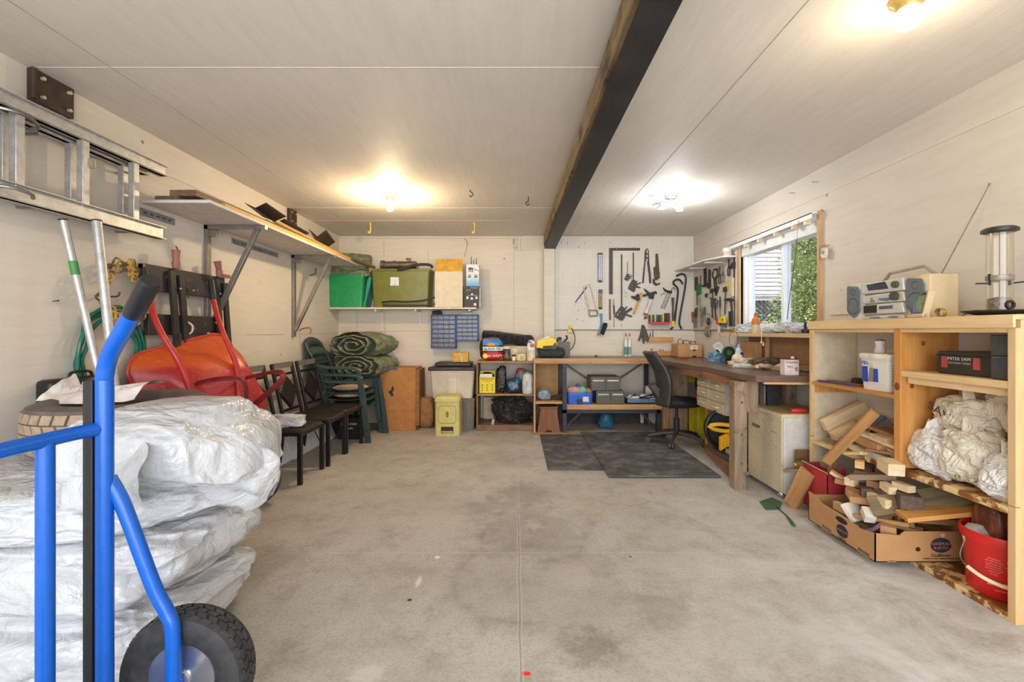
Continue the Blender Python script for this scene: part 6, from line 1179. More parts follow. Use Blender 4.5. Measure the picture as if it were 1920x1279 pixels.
t, o = tr_('tape_measure', 'red orange tape measure left of the yellow one', 'tape measure', 1348, 601); flatr([(1346, 597), (1351, 595), (1351, 606), (1347, 608)], .03, mat((206, 66, 46), .4), 'case', t, o, x=XT-.01, bevel=.004); flatr([(1348, 607), (1351, 607), (1350, 625), (1347, 625)], .01, M_white, 'white_blade', t, o, x=XT-.02); flatr([(1349, 606), (1353, 606), (1353, 611), (1350, 611)], .01, mat((50, 90, 170)), 'blue_clip', t, o, x=XT-.02)
t, o = tr_('wire_brush', 'dark wire brush with frayed tail hanging below the right pegboard', 'brush', 1328, 600); tag(t, t['label'], 'brush'); G().ball(onX(1328, 603, XT-.03)-o, (.02, .035, .05), 14).mk('brush_head', mat((70, 66, 60), .8, var=.3), t); tuber([(1325, 590), (1329, 588), (1331, 595)], .003, M_irl, 'wire_hook', t, o); flatr([(1325, 612), (1330, 612), (1332, 630), (1327, 632), (1323, 627)], .02, mat((130, 122, 104), .9, var=.3), 'frayed_cloth', t, o)
t, o = tr_('wire_loop', 'thin wire loop hanging at the bottom of the mid right pegboard', 'wire', 1337, 590); tuber([(1334, 592), (1338, 597), (1344, 599), (1344, 590)], .004, M_irl, 'wire', t, o)
# ================================================================ RIGHT SIDE
DZ = .872
MW_desk = wood((92, 72, 62), (128, 104, 90), 1, 9, rough=.32, dirt=(152, 140, 130), df=.28, bump=.1); MW_ap = wood((110, 76, 48), (160, 116, 78), 1, 12, dirt=(72, 52, 38), df=.4)
dk = thing('corner_desk', 'dark topped wooden desk along the right wall under the window', 'desk', (2.0, 4.4, 0)); DO = V((2.0, 4.4, 0))
G().prism([(1.665, 5.35), (1.66, 4.72), (1.73, 4.0), (1.70, 3.42), (1.745, 3.30), (2.02, 3.27), (2.335, 3.25), (2.335, YB-.003), (1.665, YB-.003)], V((0, 0, DZ-.045))-DO, (1, 0, 0), (0, 1, 0), (0, 0, .045)).mk('desk_top', MW_desk, dk, bevel=.002)
G().bar(V((1.685, 4.70, .795))-DO, V((1.755, 3.46, .795))-DO, .045, .06).mk('apron', MW_ap, dk); G().bar(V((1.80, 3.305, .818))-DO, V((2.3, 3.27, .818))-DO, .03, .016).mk('pale_edge', wood((206, 150, 80), (232, 184, 116), 0, 16), dk)
MW_post = wood((128, 106, 86), (172, 148, 122), 2, 12, dirt=(80, 62, 48), df=.4)
G().box(1.648-2, 3.42-4.4, 0, 1.742-2, 3.51-4.4, .815).mk('post', MW_post, dk, bevel=.003); G().box(1.743-2, 3.44-4.4, .58, 1.835-2, 3.47-4.4, .82).mk('gusset', MW_post, dk); G().box(1.69-2, 3.511-4.4, .0, 1.78-2, 3.54-4.4, .50).mk('side_board', MW_post, dk)
for zz in (.20, .42, .66): G().cyl(V((1.70, 3.42, zz))-DO, V((1.70, 3.412, zz))-DO, .008, n=12).mk('bolt_head', mat((110, 104, 96), .5, .5), dk)
G().box(1.90-2, 4.52-4.4, 0, 1.98-2, 4.56-4.4, .81).mk('post', wood((176, 130, 84), (206, 164, 114), 2, 14), dk); G().box(1.78-2, 5.24-4.4, .02, 1.98-2, 5.27-4.4, .82).mk('side_board', MW_post, dk)
G().bar(V((1.72, 3.52, .06))-DO, V((1.86, 4.42, .06))-DO, .04, .07).mk('bottom_rail', MW_ap, dk); G().prism([(1.74, 3.55), (1.82, 3.55), (1.83, 3.74), (2.3, 3.74), (2.3, 4.5), (1.89, 4.5)], V((0, 0, .075))-DO, (1, 0, 0), (0, 1, 0), (0, 0, .018)).mk('base_board', wood((150, 112, 72), (190, 150, 104), 1, 12), dk)
for yy in (3.75, 5.3): G().box(2.24-2, yy-4.4, 0, 2.31-2, yy+.07-4.4, .82).mk('rear_post', MW_post, dk)
# small parts drawers hung beneath
dr = thing('drawer_unit', 'cream six drawer unit hung under the desk beside the post', 'drawers', (1.80, 3.92, .465)); M_crd = mat((206, 192, 160), .45, var=.06)
G().box(.006, 0, 0, .42, .58, .30).mk('case', mat((186, 180, 168), .5, var=.08), dr, bevel=.004)
for i in range(2):
    for j in range(3):
        d = G().box(-.008, .008+i*.288, .006+j*.098, .006, .286+i*.288, .096+j*.098).mk('drawer', M_crd, dr, bevel=.004)
        ym_ = .147+i*.288; G().tube([(-.008, ym_-.05, .05+j*.098), (-.028, ym_-.045, .055+j*.098), (-.028, ym_+.045, .055+j*.098), (-.008, ym_+.05, .05+j*.098)], .006, 8).mk('pull', mat((226, 216, 188), .4), d)
G().box(-.012, 0, .297, .42, .58, .305).mk('top', M_crd, dr)
# chop saw under the desk
cw = thing('chop_saw', 'yellow and black abrasive chop saw under the drawers', 'saw', (1.945, 3.98, .096)); M_syl = mat((238, 176, 20), .4, var=.03)
G().box(-.16, -.20, 0, .22, .24, .035).mk('base', M_irl, cw, bevel=.006)
G().tube([V((-.06+.175*math.cos(a*PI/20), .10, .225+.175*math.sin(a*PI/20))) for a in range(40)], .018, 8, closed=True).mk('guard_rim', M_blk, cw)
g = G().prism([(-.06+.17*math.cos(a*PI/14), .225+.17*math.sin(a*PI/14)) for a in range(0, 28)], (.0, .13, 0), (1, 0, 0), (0, 0, 1), (0, .05, 0)); g.mk('wheel_cover', M_dark, cw, bevel=.006)
G().cyl((-.10, .02, .16), (.06, -.03, .15), .05, n=22).mk('motor', M_syl, cw, bevel=.006)
G().tube(curve([(-.24, .03, .265), (-.17, .0, .285), (-.08, -.04, .28), (-.06, -.05, .245), (-.12, -.02, .23), (-.21, .02, .24)]), .018, 10, closed=True).mk('yellow_handle', M_syl, cw)
G().prism([(.0, .10), (.06, .14), (.13, .12), (.14, .18), (.06, .25), (.0, .22)], (-.17, -.05, -.04), (1, 0, 0), (0, 0, 1), (0, .05, 0)).mk('yellow_arm', M_syl, cw, bevel=.008)
G().box(-.10, -.10, .035, .0, .02, .07).mk('vice', M_white, cw, bevel=.004); G().tube(curve([(-.16, -.12, .05), (-.10, -.22, .03), (.05, -.26, .03), (.14, -.22, .04)]), .007, 8).mk('power_cord', M_dark, cw)
# yellow case and other things under the desk
tag(G().box(0, 0, 0, .20, .25, .42).mk('yellow_case', mat((206, 186, 24), .5), loc=(2.0, 5.0, .0), bevel=.01), 'yellow upright plastic case on the floor behind the office chair', 'case')
tag(G().box(0, 0, 0, .22, .3, .20).mk('yellow_case', mat((180, 170, 30), .5), loc=(1.96, 5.3, .60), bevel=.01), 'dull yellow box high under the desk behind the chair back', 'case')
o = DO; t = thing('black_bag', 'black bag with metal tubes stuffed under the desk behind the chair', 'bag', (2.06, 4.86, .62)); bag((0, 0, 0), (.13, .10, .17), 103, amp=.15, lv=5).mk('bag_body', mat((24, 23, 25), .6), t)
G().cyl((-.10, -.09, .06), (.02, -.05, .07), .03, n=18).mk('metal_tube', mat((130, 118, 96), .35, .6), t); G().cyl((-.11, -.09, .0), (.02, -.05, .0), .022, n=18).mk('metal_tube', mat((150, 138, 116), .35, .6), t)
tag(G().tube(curve([(1.88, 4.66, .62), (1.865, 4.64, .58), (1.86, 4.63, .52), (1.875, 4.65, .47), (1.93, 4.66, .45)]), .018, 10).mk('hand_tool', mat((196, 40, 48), .4)), 'curved red plastic handle beside the cream drawers', 'handle')
# ---- office chair, seen from behind and side
M_och = mat((38, 37, 39), .6, bump=.2); M_gr = mat((62, 60, 60), .45)
oc = thing('office_chair', 'black swivel office chair turned to the desk, on the rubber mat', 'office chair', (1.70, 4.80, .02))
def backp(u, v):  # shell of the backrest, curved plate
    z = .40+.56*u; x = -.20-.10*u+.10*math.sin(PI*u)*.55+(-.05 if 0 else 0) - .10*max(0, u-.6)
    wv = (v-.5)*(.44-.14*abs(u-.45)); return V((x + .10*(abs(v-.5)*2)**2*.6, wv, z))
G().grid(backp, 18, 12).mk('backrest', M_gr, oc, solid=.03, ang=60)
G().lathe([(0, .035), (.8, .03), (1, 0), (.9, -.04), (0, -.05)], n=32).disp(lambda p: V((.02+p.x*.235, p.y*.235, .44+p.z))).mk('seat', M_och, oc)
G().prism([(-.30, .60), (-.245, .63), (-.05, .43), (.02, .39), (-.02, .365), (-.12, .39), (-.22, .50)], (0, -.05, 0), (1, 0, 0), (0, 0, 1), (0, .10, 0)).mk('back_support', mat((76, 70, 62), .5), oc, bevel=.006)
if 0: G().tube(curve([(-.14, 1*.24, .43), (-.17, sy*.28, .52), (-.12, sy*.29, .64), (.0, sy*.29, .66), (.12, sy*.29, .65)]), .018, 10).mk('armrest', M_och, oc)
G().cyl((0, 0, .10), (0, 0, .26), .030, n=20).cyl((0, 0, .26), (0, 0, .39), .016, n=16).mk('gas_lift', M_och, oc); G().box(-.10, -.08, .375, .10, .08, .40).mk('tilt_plate', M_och, oc)
for k in range(5):
    a = .45+k*2*PI/5; d = V((math.cos(a), math.sin(a), 0)); G().tube([d*.02+V((0, 0, .11)), d*.15+V((0, 0, .10)), d*.29+V((0, 0, .068))], [.028, .022, .016], 10, flat=.8).mk('base_arm', M_gr, oc)
    c_ = d*.295; p_ = V((-d.y, d.x, 0)); w_ = G().cyl(c_-p_*.022+V((0, 0, .028)), c_-p_*.004+V((0, 0, .028)), .027, n=18).mk('caster', M_gr, oc); G().cyl(c_+p_*.004+V((0, 0, .028)), c_+p_*.022+V((0, 0, .028)), .027, n=18).mk('caster_wheel', M_gr, w_)
# ---- white cabinet on ball casters
s = NT('speckled_old_enamel'); v = s.vor(60); k = s.math('MULTIPLY', s.ramp(v[0], .22, .32, .85, 0), s.ramp(s.noise(3.2, 6, off=(1, 0, 3)), .42, .62))
col = s.mix(s.ramp(s.noise(3, 4), .3, .7), srgb((206, 190, 160)), srgb((222, 208, 182))); s.fin(s.mix(k, col, srgb((110, 76, 50))), .45); M_en = s.m
cb = thing('metal_cabinet', 'stained cream metal cabinet on ball casters beside the shelving', 'cabinet', (1.90, 3.24, 0))
G().box(.012, 0, .03, .40, .47, .595).mk('cabinet_body', mat((216, 214, 204), .4, var=.05, dirt=(196, 170, 122), df=.28), cb, bevel=.004); G().box(-.004, .004, .035, .011, .466, .575).mk('front_panel', M_en, cb, bevel=.002)
G().box(-.006, -.004, .576, .40, .474, .600).mk('top_rim', mat((214, 200, 172), .45, var=.05), cb, bevel=.003); G().box(.012, .014, .6, .40, .46, .603).mk('wooden_top', wood((186, 150, 96), (216, 184, 132), 0, 12), cb)
G().box(-.007, .29, .44, -.003, .40, .465).mk('handle_slot', mat((120, 106, 88)), cb); G().box(-.0065, .06, .455, -.003, .14, .459).mk('scratch', mat((150, 130, 104)), cb); G().box(-.0075, .36, .560, -.004, .45, .573).mk('red_sticker', mat((196, 50, 50)), cb)
for (a, b) in ((.03, .03), (.03, .44), (.37, .03), (.37, .44)): G().ball((a-.02, b-.005 if b < .1 else b+.06, .026), .026, 18).mk('ball_caster', M_chr, cb)
tag(G().tube([(0, 0, 0), (.02, 0, .0), (.10, -.01, .0)], [.012, .017, .013], 12).mk('hand_tool', mat((214, 60, 52), .4), loc=(2.0, 3.30, .619)), 'red plastic handled tool lying on the cream cabinet top', 'tool')
tag(G().box(0, 0, 0, .012, .06, .16).mk('metal_bracket', M_galv, loc=(1.98, 3.62, .604), bevel=.002), 'grey metal bracket standing at the back of the cream cabinet top', 'bracket')
tag(G().box(0, 0, 0, .10, .06, .17).mk('dark_case', M_dark, loc=(2.01, 3.63, .604), bevel=.004), 'dark case beside the grey bracket on the cream cabinet', 'case')
# ---- things on the desk
def zat_(px, py, z=DZ): return onZ(px, py, z)
q = zat_(1357, 679); t = thing('tissue_box', 'blue tissue box with water picture on the desk, tissue pulled out', 'tissue box', (q.x, q.y+.02, DZ+.001), .12)
s = NT('blue_water_print'); s.fin(s.mix(s.ramp(s.noise(16, 6, dist=1.0, st=(1, 1, 2.4)), .38, .62), srgb((44, 96, 140)), srgb((150, 190, 214))), .5); 
G().box(-.10, 0, 0, .13, .12, .095).mk('carton', s.m, t, bevel=.002); G().grid(lambda u, v: V((-.055+.09*v+.02*math.sin(4*u), .05+.03*math.sin(5*v+2*u), .09+.115*u*(1-.35*(2*v-1)**2))), 10, 12).mk('tissue', mat((236, 236, 234), .8, var=.01), t, solid=.002, ang=70)
tag(G().cyl((0, 0, 0), (-.03, -.01, .02), .01, n=8).mk('paper_clip', M_dark, loc=(q.x-.02, q.y+.07, DZ+.104)), 'small black clip on top of the blue tissue box', 'clip')
t = thing('tape_roll', 'roll of tape with green and black core behind the tissue box', 'tape', (onX(1372, 640, 2.2).x, 4.70, DZ+.105)); G().lathe([(.028, -.02), (.062, -.02), (.062, .02), (.028, .02)], n=30, axis='Y', close=True).mk('tape', mat((54, 60, 56), .3, var=.2), t); G().lathe([(.062, -.012), (.066, 0), (.062, .012)], n=30, axis='Y').mk('green_band', mat((60, 140, 90), .4), t); G().box(-.02, -.015, -.104, .02, .02, -.06).mk('stand', M_dark, t)
q = zat_(1388, 686); M_pet = glassy('clear_bottle_plastic', (214, 226, 236), .22); M_wat = mat((196, 210, 222), .1, var=.08)
t = thing('water_bottle', 'clear plastic water bottle with blue white label on the desk', 'bottle', (q.x, q.y+.03, DZ+.001)); G().lathe([(.026, 0), (.031, .008), (.031, .05), (.029, .06), (.031, .07), (.031, .13), (.022, .158), (.013, .17), (.013, .178)], n=24).mk('bottle_body', mat((176, 194, 212), .12, var=.12, vs=50), t)
G().lathe([(.0145, .176), (.0145, .195), (.013, .197)], n=18).mk('cap', mat((150, 170, 196), .4), t); G().lathe([(.0318, .078), (.0318, .125)], n=24).mk('label_wrap', mat((208, 212, 222), .4), t); G().prism([(0, .092), (.028, .085), (.028, .125), (.0, .125)], (.0, -.0325, 0), (1, 0, 0), (0, 0, 1), (0, .012, 0)).mk('blue_print', mat((44, 52, 130), .4), t)
t = thing('rag_pile', 'pile of brown and grey rags with a dust mask behind the bottle', 'rag pile', (2.12, 4.20, DZ+.03)); tag(t, t['label'], 'rags'); M_rag = mat((196, 182, 160), .9, var=.2, vs=24, dirt=(110, 86, 66), df=.4)
g = bag((0, 0, 0), (.14, .10, .045), 111, amp=.4, lv=5, fold=2.8); g.mk('rag', M_rag, t); G().ball((-.08, -.02, .045), (.05, .045, .045), 16).mk('mask_cup', mat((214, 204, 176), .7), t)
tag(bag((0, 0, 0), (.16, .09, .035), 113, amp=.4, lv=5, fold=2.8).mk('brown_rag', mat((112, 92, 76), .9, var=.2), loc=(2.22, 4.02, DZ+.055)), 'brown rag heap beside the dust mask on the desk', 'rags')
tag(bag((0, 0, 0), (.09, .06, .018), 115, amp=.4, lv=4, fold=2.8).mk('white_cloth', mat((214, 210, 204), .9), loc=(2.03, 4.05, DZ+.018)), 'small white cloth in front of the rags on the desk', 'cloth')
q = zat_(1412, 690); tag(G().lathe([(.0, 0), (.17, 0), (.175, .004), (.0, .012)], n=40).disp(lambda p: V((p.x*1.0, p.y*.9, p.z))).mk('saw_blade', mat((170, 166, 162), .3, .5, var=.1), loc=(q.x-.02, q.y+.03, DZ+.001)), 'thin grey round disc lying flat near the desk front edge', 'disc')
q = zat_(1466, 694); t = thing('work_gloves', 'cream leather work gloves lying at the desk front edge', 'gloves', (q.x, q.y+.02, DZ+.02)); g = bag((0, 0, 0), (.17, .065, .026), 117, amp=.35, lv=5, fold=2.4); g.disp(lambda p: p+V((0, 0, .012*math.sin(p.x*30)))); g.mk('glove_palm', mat((214, 196, 170), .9, var=.1), t)
for k_, (a, b) in enumerate(((.10, .03), (.11, .0), (.10, -.03), (.05, -.055))): G().tube(curve([(.07, b*.6, .0), (a+.02, b, .008), (a+.065-.01*k_, b*1.3, .0)]), [.016]*12+[.011], 8).mk('finger', mat((206, 186, 156), .9), t)
bag((-.12, 0, .01), (.055, .05, .018), 118, amp=.3, lv=4).mk('cuff', mat((176, 150, 116), .9), t)
q = zat_(1484, 690); tag(G().tube(curve([(-.06, 0, .02), (-.03, .03, .022), (.03, .03, .022), (.07, -.02, .02)]), .016, 10, flat=.7).mk('hand_tool', mat((206, 92, 96), .5), loc=(q.x-.02, q.y+.08, DZ)), 'pinkish red tool handle behind the leather gloves on the desk', 'tool')
t = thing('solvent_tin', 'white and pink rectangular solvent tin at the desk right end', 'tin', (1.965, 3.32, DZ)); G().box(0, 0, 0, .105, .06, .115).mk('tin_body', mat((222, 204, 204), .35), t, bevel=.004); G().box(.006, .006, .115, .1, .054, .122).mk('tin_top', mat((60, 50, 50), .4), t); G().cyl((.075, .03, .12), (.075, .03, .135), .012, n=14).mk('cap', M_white, t)
writing('THINNER', .02, (.052, -.001, .093), (1, 0, 0), (0, 0, 1), mat((120, 50, 50)), t); writing('PRO', .022, (.04, -.001, .062), (1, 0, 0), (0, 0, 1), mat((140, 40, 44)), t); G().box(.075, -.001, .03, .095, 0, .06).mk('printed_box', mat((200, 120, 120)), t)
tag(G().tube([(0, 0, 0), (0, 0, .12), (0, 0, .14)], [.02, .02, .008], 12).mk('red_bottle', mat((170, 64, 66), .4), loc=(2.085, 3.42, DZ)), 'slim red bottle standing behind the solvent tin', 'bottle')
# long tools / wood lying at back of the desk
plank((2.19, 3.55, DZ+.02), (2.10, 4.0, DZ+.02), .02, .035, MW_tan, 'low tan wooden strip lying at the back of the desk', cat='wood strip'); tag(G().cyl((0, 0, 0), (.05, .24, .0), .014, n=10).mk('grey_tool', mat((100, 96, 92), .4, .4), loc=(2.13, 3.85, DZ+.055)), 'grey metal tool lying on the desk against the wall', 'tool')
plank((2.31, 3.35, DZ+.03), (2.31, 4.6, DZ+.03), .03, .05, mat((150, 126, 100), .7), 'brown strip of wood along the wall at the desk back', cat='wood strip')
tag(G().box(0, 0, 0, .004, 1.15, .27).mk('hardboard_sheet', mat((160, 124, 90), .7, var=.05), loc=(XR-.006, 3.40, DZ+.002)), 'brown hardboard panel on the wall between desk and window sill', 'panel')
tag(G().box(0, 0, 0, .06, .30, .22).mk('cardboard_pack', M_card2, loc=(2.26, 4.28, DZ+.002), bevel=.003), 'flat brown carton standing on the desk under the sill shelf', 'box')
tag(G().box(0, 0, 0, .02, .03, .27).mk('pine_strut', M_pine, loc=(2.29, 4.14, DZ+.001)), 'short pine strut holding the sill shelf', 'strut')
# ---- window sill shelf and things on it
SZ2 = 1.178; sl = thing('sill_shelf', 'narrow pine shelf under the window', 'shelf', (2.14, 3.17, SZ2)); G().box(0, 0, -.032, XR-.002-2.14, 1.62, 0).mk('shelf_board', wood((196, 162, 112), (222, 194, 150), 1, 16), sl, bevel=.002)
def sp_(px, x): return V((x, x*F/(px-CX), SZ2+.001))
q = sp_(1417, 2.20); t = thing('glue_bottle', 'orange topped glue bottle standing on the sill shelf', 'bottle', q); G().lathe([(.034, 0), (.036, .005), (.036, .105), (.030, .125), (.016, .15)], n=24).mk('bottle_body', mat((206, 186, 150), .35), t); G().lathe([(.0364, .075), (.0364, .105), (.0305, .125), (.016, .15)], n=24).mk('amber_shoulder', mat((196, 112, 34), .3), t); G().lathe([(.016, .15), (.013, .18), (.011, .182)], n=16).mk('cap', mat((150, 84, 44), .4), t)
q = sp_(1438, 2.2); tag(G().tube([(0, 0, 0), (0, 0, .045), (0, 0, .055)], [.018, .022, .02], 12).mk('small_jar', mat((176, 172, 166), .3), loc=q), 'small grey glass jar on the sill shelf beside the glue bottle', 'jar')
for i, (px_, x_, w_, h_, lb) in enumerate(((1396, 2.24, .09, .05, 'white crumpled plastic at the far end of the sill shelf'), (1450, 2.24, .12, .028, 'white papers spread on the middle of the sill shelf'), (1478, 2.24, .13, .05, 'white crumpled paper on the sill shelf under the right pane'), (1500, 2.26, .10, .035, 'white plastic film at the near end of the sill shelf'))):
    q = sp_(px_, x_); tag(bag((0, 0, h_*.8), (.07, w_, h_), 120+i, amp=.45, lv=5, fold=2.6).mk('white_plastic', M_film, loc=q, ang=70), lb, 'plastic')
q = sp_(1376, 2.2); tag(G().lathe([(.02, 0), (.02, .035), (.012, .04)], n=16).mk('copper_cap', mat((186, 104, 60), .3, .4), loc=q), 'small copper coloured cap at the far corner of the sill shelf', 'cap')
q = sp_(1372, 2.17); tag(G().box(-.02, -.03, 0, .02, .03, .012).mk('red_label_box', mat((206, 120, 120), .5), loc=q), 'tiny white and red packet at the far end of the sill shelf', 'packet')
q = sp_(1510, 2.18); t = thing('oil_can', 'dark oil can with spout at the near end of the sill shelf', 'oil can', q); G().lathe([(.026, 0), (.028, .004), (.028, .03), (.012, .036)], n=22).mk('can_body', mat((70, 64, 58), .4, .3), t); G().lathe([(.010, .036), (.009, .075), (.010, .08)], n=12).mk('spout', M_dark, t)
tag(G().tube(curve([(2.16, 4.44, SZ2+.03), (2.13, 4.50, SZ2+.0), (2.125, 4.52, SZ2-.10), (2.13, 4.40, SZ2-.13), (2.125, 4.34, SZ2-.05), (2.13, 4.38, SZ2+.04), (2.18, 4.2, SZ2+.10)]), .0028, 6).mk('thin_cable', mat((110, 96, 80), .5)), 'loop of thin cable hanging over the sill shelf edge', 'cable')
t = thing('blind_cord', 'blind cord with two cream toggles hanging over the sill shelf', 'cord', (2.125, 3.93, SZ2)); G().tube(curve([(.04, .02, .12), (.005, .0, .03), (0, 0, -.06)]), .002, 6).mk('cord', M_white, t)
for dx, dz in ((-.0, -.075), (.006, -.095)): G().lathe([(.003, .02), (.010, -.012), (0, -.013)], (dx, -dx*3, dz), 12).mk('toggle', mat((214, 196, 140), .4), t)
tag(G().box(0, 0, 0, .012, .28, .035).mk('wall_ledge', M_trimw, loc=(XR-.012, 3.10, 1.315)), 'short white painted ledge on right wall beside the window', 'ledge')
q = onX(1553, 474, XR); t = thing('hanging_tag', 'small cream pouch with label hanging from a wire beside the window', 'pouch', (XR-.02, q.y, q.z)); g = G().prism([(-.03, .035), (.02, .04), (.035, -.01), (.02, -.04), (-.02, -.045), (-.035, -.01)], (0, 0, 0), (0, 1, 0), (0, 0, 1), (-.02, 0, 0)); g.mk('pouch_body', mat((214, 204, 180), .6), t, bevel=.005); G().box(-.022, -.015, -.01, -.0205, .015, .012).mk('label_sticker', mat((130, 150, 170)), t); G().tube(curve([(0, -.04, .05), (-.01, 0, .045), (-.01, .03, .055), (0, .0, .06)]), .0035, 6).mk('yellow_wire', mat((170, 150, 60)), t)
# ---- big pine shelving unit
XS, XB = 2.03, XR-.004; Y0, Y1 = 1.845, 3.14; TZ = 1.262
MW_s = wood((214, 176, 122), (236, 206, 160), 1, 12, knots=False); MW_sz = wood((206, 166, 110), (230, 198, 150), 2, 12, knots=False); MW_or = wood((190, 124, 56), (222, 164, 92), 2, 10)
M_paintp = mat((212, 198, 170), .5, var=.05, bump=.1)
su = thing('shelving_unit', 'large pine shelving unit against the right wall, radio on top', 'shelving', (XS, Y0, 0)); D_ = XB-XS; LY = Y1-Y0
G().box(0, 0, TZ-.022, D_, LY, TZ).mk('top', MW_s, su, bevel=.002); G().box(-.012, 0, TZ-.055, .0, LY, TZ-.002).mk('top_edge', MW_s, su, bevel=.002); G().box(.002, .03, TZ-.075, .02, LY-.03, TZ-.023).mk('rail', MW_s, su)
for y_, nm in ((.0, 0), (LY-.022, 1)):
    G().box(.02, y_, 0, D_, y_+.022, TZ-.023).mk('side_panel', M_paintp if nm else MW_sz, su, bevel=.002)
    G().box(-.002, y_, .0, .0195, y_+(.03 if nm == 0 else .022), .475).mk('post', MW_sz, su, bevel=.001); G().box(-.002, y_, .478, .0195, y_+(.03 if nm == 0 else .022), TZ-.056).mk('post', MW_sz, su, bevel=.001)
G().box(-.012, LY-.052, .92, -.002, LY-.018, TZ-.06).mk('side_trim', MW_sz, su)
yd = 2.40-Y0; G().box(.0, yd, .47, D_, yd+.042, TZ-.024).mk('divider', MW_or, su, bevel=.002)
def knotd(y, z, r): G().ball((-.001, y, z), (.003, r, r*1.3), 14).mk('knot', mat((120, 62, 30), .6), su)
knotd(yd+.02, .90, .016)
for (x_, z_) in ((.06, .905), (.12, 1.13)): G().ball((x_, yd-.0005, z_), (.012, .002, .014), 12).mk('knot', mat((130, 70, 36), .6), su)
s = NT('rusty_stained_shelf'); n_ = s.noise(9, 9, rough=.75); s.fin(s.mix(s.ramp(n_, .46, .52), srgb((226, 196, 140)), s.mix(s.ramp(s.noise(4), .4, .6), srgb((150, 88, 30)), srgb((104, 60, 28)))), .6); s.bump(n_, .3, .004); M_rust = s.m
G().box(.0, .024, .955, D_, yd-.002, .985).mk('shelf', MW_s, su, bevel=.002); G().box(.03, .03, .92, D_, yd-.01, .953).mk('shelf_batten', MW_s, su)
G().box(.0, yd+.044, .832, D_, LY-.024, .852).mk('shelf', wood((176, 116, 60), (206, 150, 90), 1, 12), su, bevel=.002); G().box(.02, LY-.05, .78, D_, LY-.024, .83).mk('shelf_batten', MW_or, su)
G().box(-.005, .03, .440, D_, yd+.24, .468).mk('shelf', M_rust, su, bevel=.002); G().box(.0, LY-.40, .428, D_, LY-.024, .448).mk('shelf', MW_s, su, bevel=.002)
G().box(.0, .03, .0, D_, LY-.024, .030).mk('bottom_shelf', M_rust, su, bevel=.002)
G().box(.24, .03, .47, D_-.0, LY-.024, .475).mk('back_ledge', MW_s, su)
# ---- things on top of shelving: radio
M_sil = mat((206, 204, 196), .35, .15, var=.03); M_spk = mat((104, 112, 116), .6, var=.06, vs=60); M_tan = mat((206, 184, 146), .45, var=.03)
rd = thing('boombox', 'silver portable stereo with two speakers on top of the shelving', 'radio', (2.085, 2.20, TZ+.001)); Z0 = 0
def ST(y): return y if y < .24 else .235+(y-.235)*1.13
def spk(y0, y1, dp, mb):
    m1 = loft([[(x, y, z) for (x, y) in ((dp, y0), (dp, y1), (.012, y1), (0, (y1*.8+y0*.2)), (0, (y0*.8+y1*.2)), (.012, y0))] for z in (0, .222)], mb, 'speaker_box', rd, bevel=.004)
    G().prism([(y0+.016, .17), (y0+.03, .20), (y1-.02, .212), (y1-.012, .20), (y1-.012, .06), (y1-.03, .035), ((y0+y1)/2, .012), (y0+.04, .02), (y0+.016, .05)], (.001, 0, 0), (0, 1, 0), (0, 0, 1), (-.006, 0, 0)).mk('speaker_grille', M_spk, m1, bevel=.002)
    yc = (y0+y1)/2; g = G().tube([V((-.006, yc+.048*math.cos(a*PI/12), .085+.048*math.sin(a*PI/12))) for a in range(24)], .003, 6, closed=True); g.tube([V((-.006, yc+.02*math.cos(a*PI/12), .17+.02*math.sin(a*PI/12))) for a in range(24)], .002, 6, closed=True); g.mk('cone_ring', mat((84, 92, 98), .5), m1)
spk(.10, .235, .155, M_tan); spk(.535, .67, .14, M_sil)
G().box(.02, .24, .004, .14, .53, .205).mk('centre_body', M_tan, rd, bevel=.006)
for z0, z1, y0, y1, sk in ((.150, .218, .235, .535, .006), (.092, .147, .238, .535, .0), (.03, .088, .24, .533, .004), (.0, .024, .25, .535, -.004)): G().prism([(y0, z0), (y1, z0), (y1, z1-.004), (y0+.01, z1)], (.0-sk, 0, 0), (0, 1, 0), (0, 0, 1), (.03, 0, 0)).mk('deck', M_sil, rd, bevel=.006)
G().prism([(.335, .168), (.48, .168), (.495, .205), (.36, .210)], (-.0075, 0, 0), (0, 1, 0), (0, 0, 1), (.004, 0, 0)).mk('display', mat((60, 68, 84), .15), rd)
for zz, r_, yy in ((.186, .020, .285), (.122, .024, .293)): G().cyl((-.002, yy, zz), (-.022, yy, zz), r_, r_*.9, 24).mk('knob', mat((92, 88, 74), .3, .4), rd)
G().prism([(.385, .105), (.35, .100), (.33, .108), (.325, .118), (.41, .118), (.405, .108)], (-.002, 0, 0), (0, 1, 0), (0, 0, 1), (-.003, 0, 0)).mk('blue_keys', mat((96, 130, 170), .3), rd)
for (yy, zz) in ((.46, .12), (.465, .105), (.445, .105), (.475, .185)): G().cyl((-.001, yy, zz), (-.006, yy, zz), .006, n=10).mk('button', mat((120, 126, 136), .4), rd)
G().box(-.006, .42, .036, .0, .52, .082).mk('tape_window', mat((40, 36, 34), .2), rd, bevel=.002); G().box(-.009, .31, .056, -.004, .40, .074).mk('slot', mat((92, 88, 112), .3), rd, bevel=.002)
G().box(-.008, .28, .006, -.003, .34, .014).mk('blue_strip', mat((96, 130, 170), .3), rd); G().box(-.008, .40, .006, -.003, .47, .014).mk('blue_strip', mat((96, 130, 170), .3), rd)
g = G().tube([(.07, .47, .21), (.07, .42, .262), (.07, .20, .274), (.07, .13, .22)], .011, 4); g.mk('carry_handle', mat((168, 158, 140), .35, .3), rd, bevel=.003)
G().cyl((.115, .16, .21), (.225, .02, .64), .0028, n=8).cyl((.225, .02, .64), (.227, .018, .652), .004, n=8).mk('antenna', M_irl, rd)
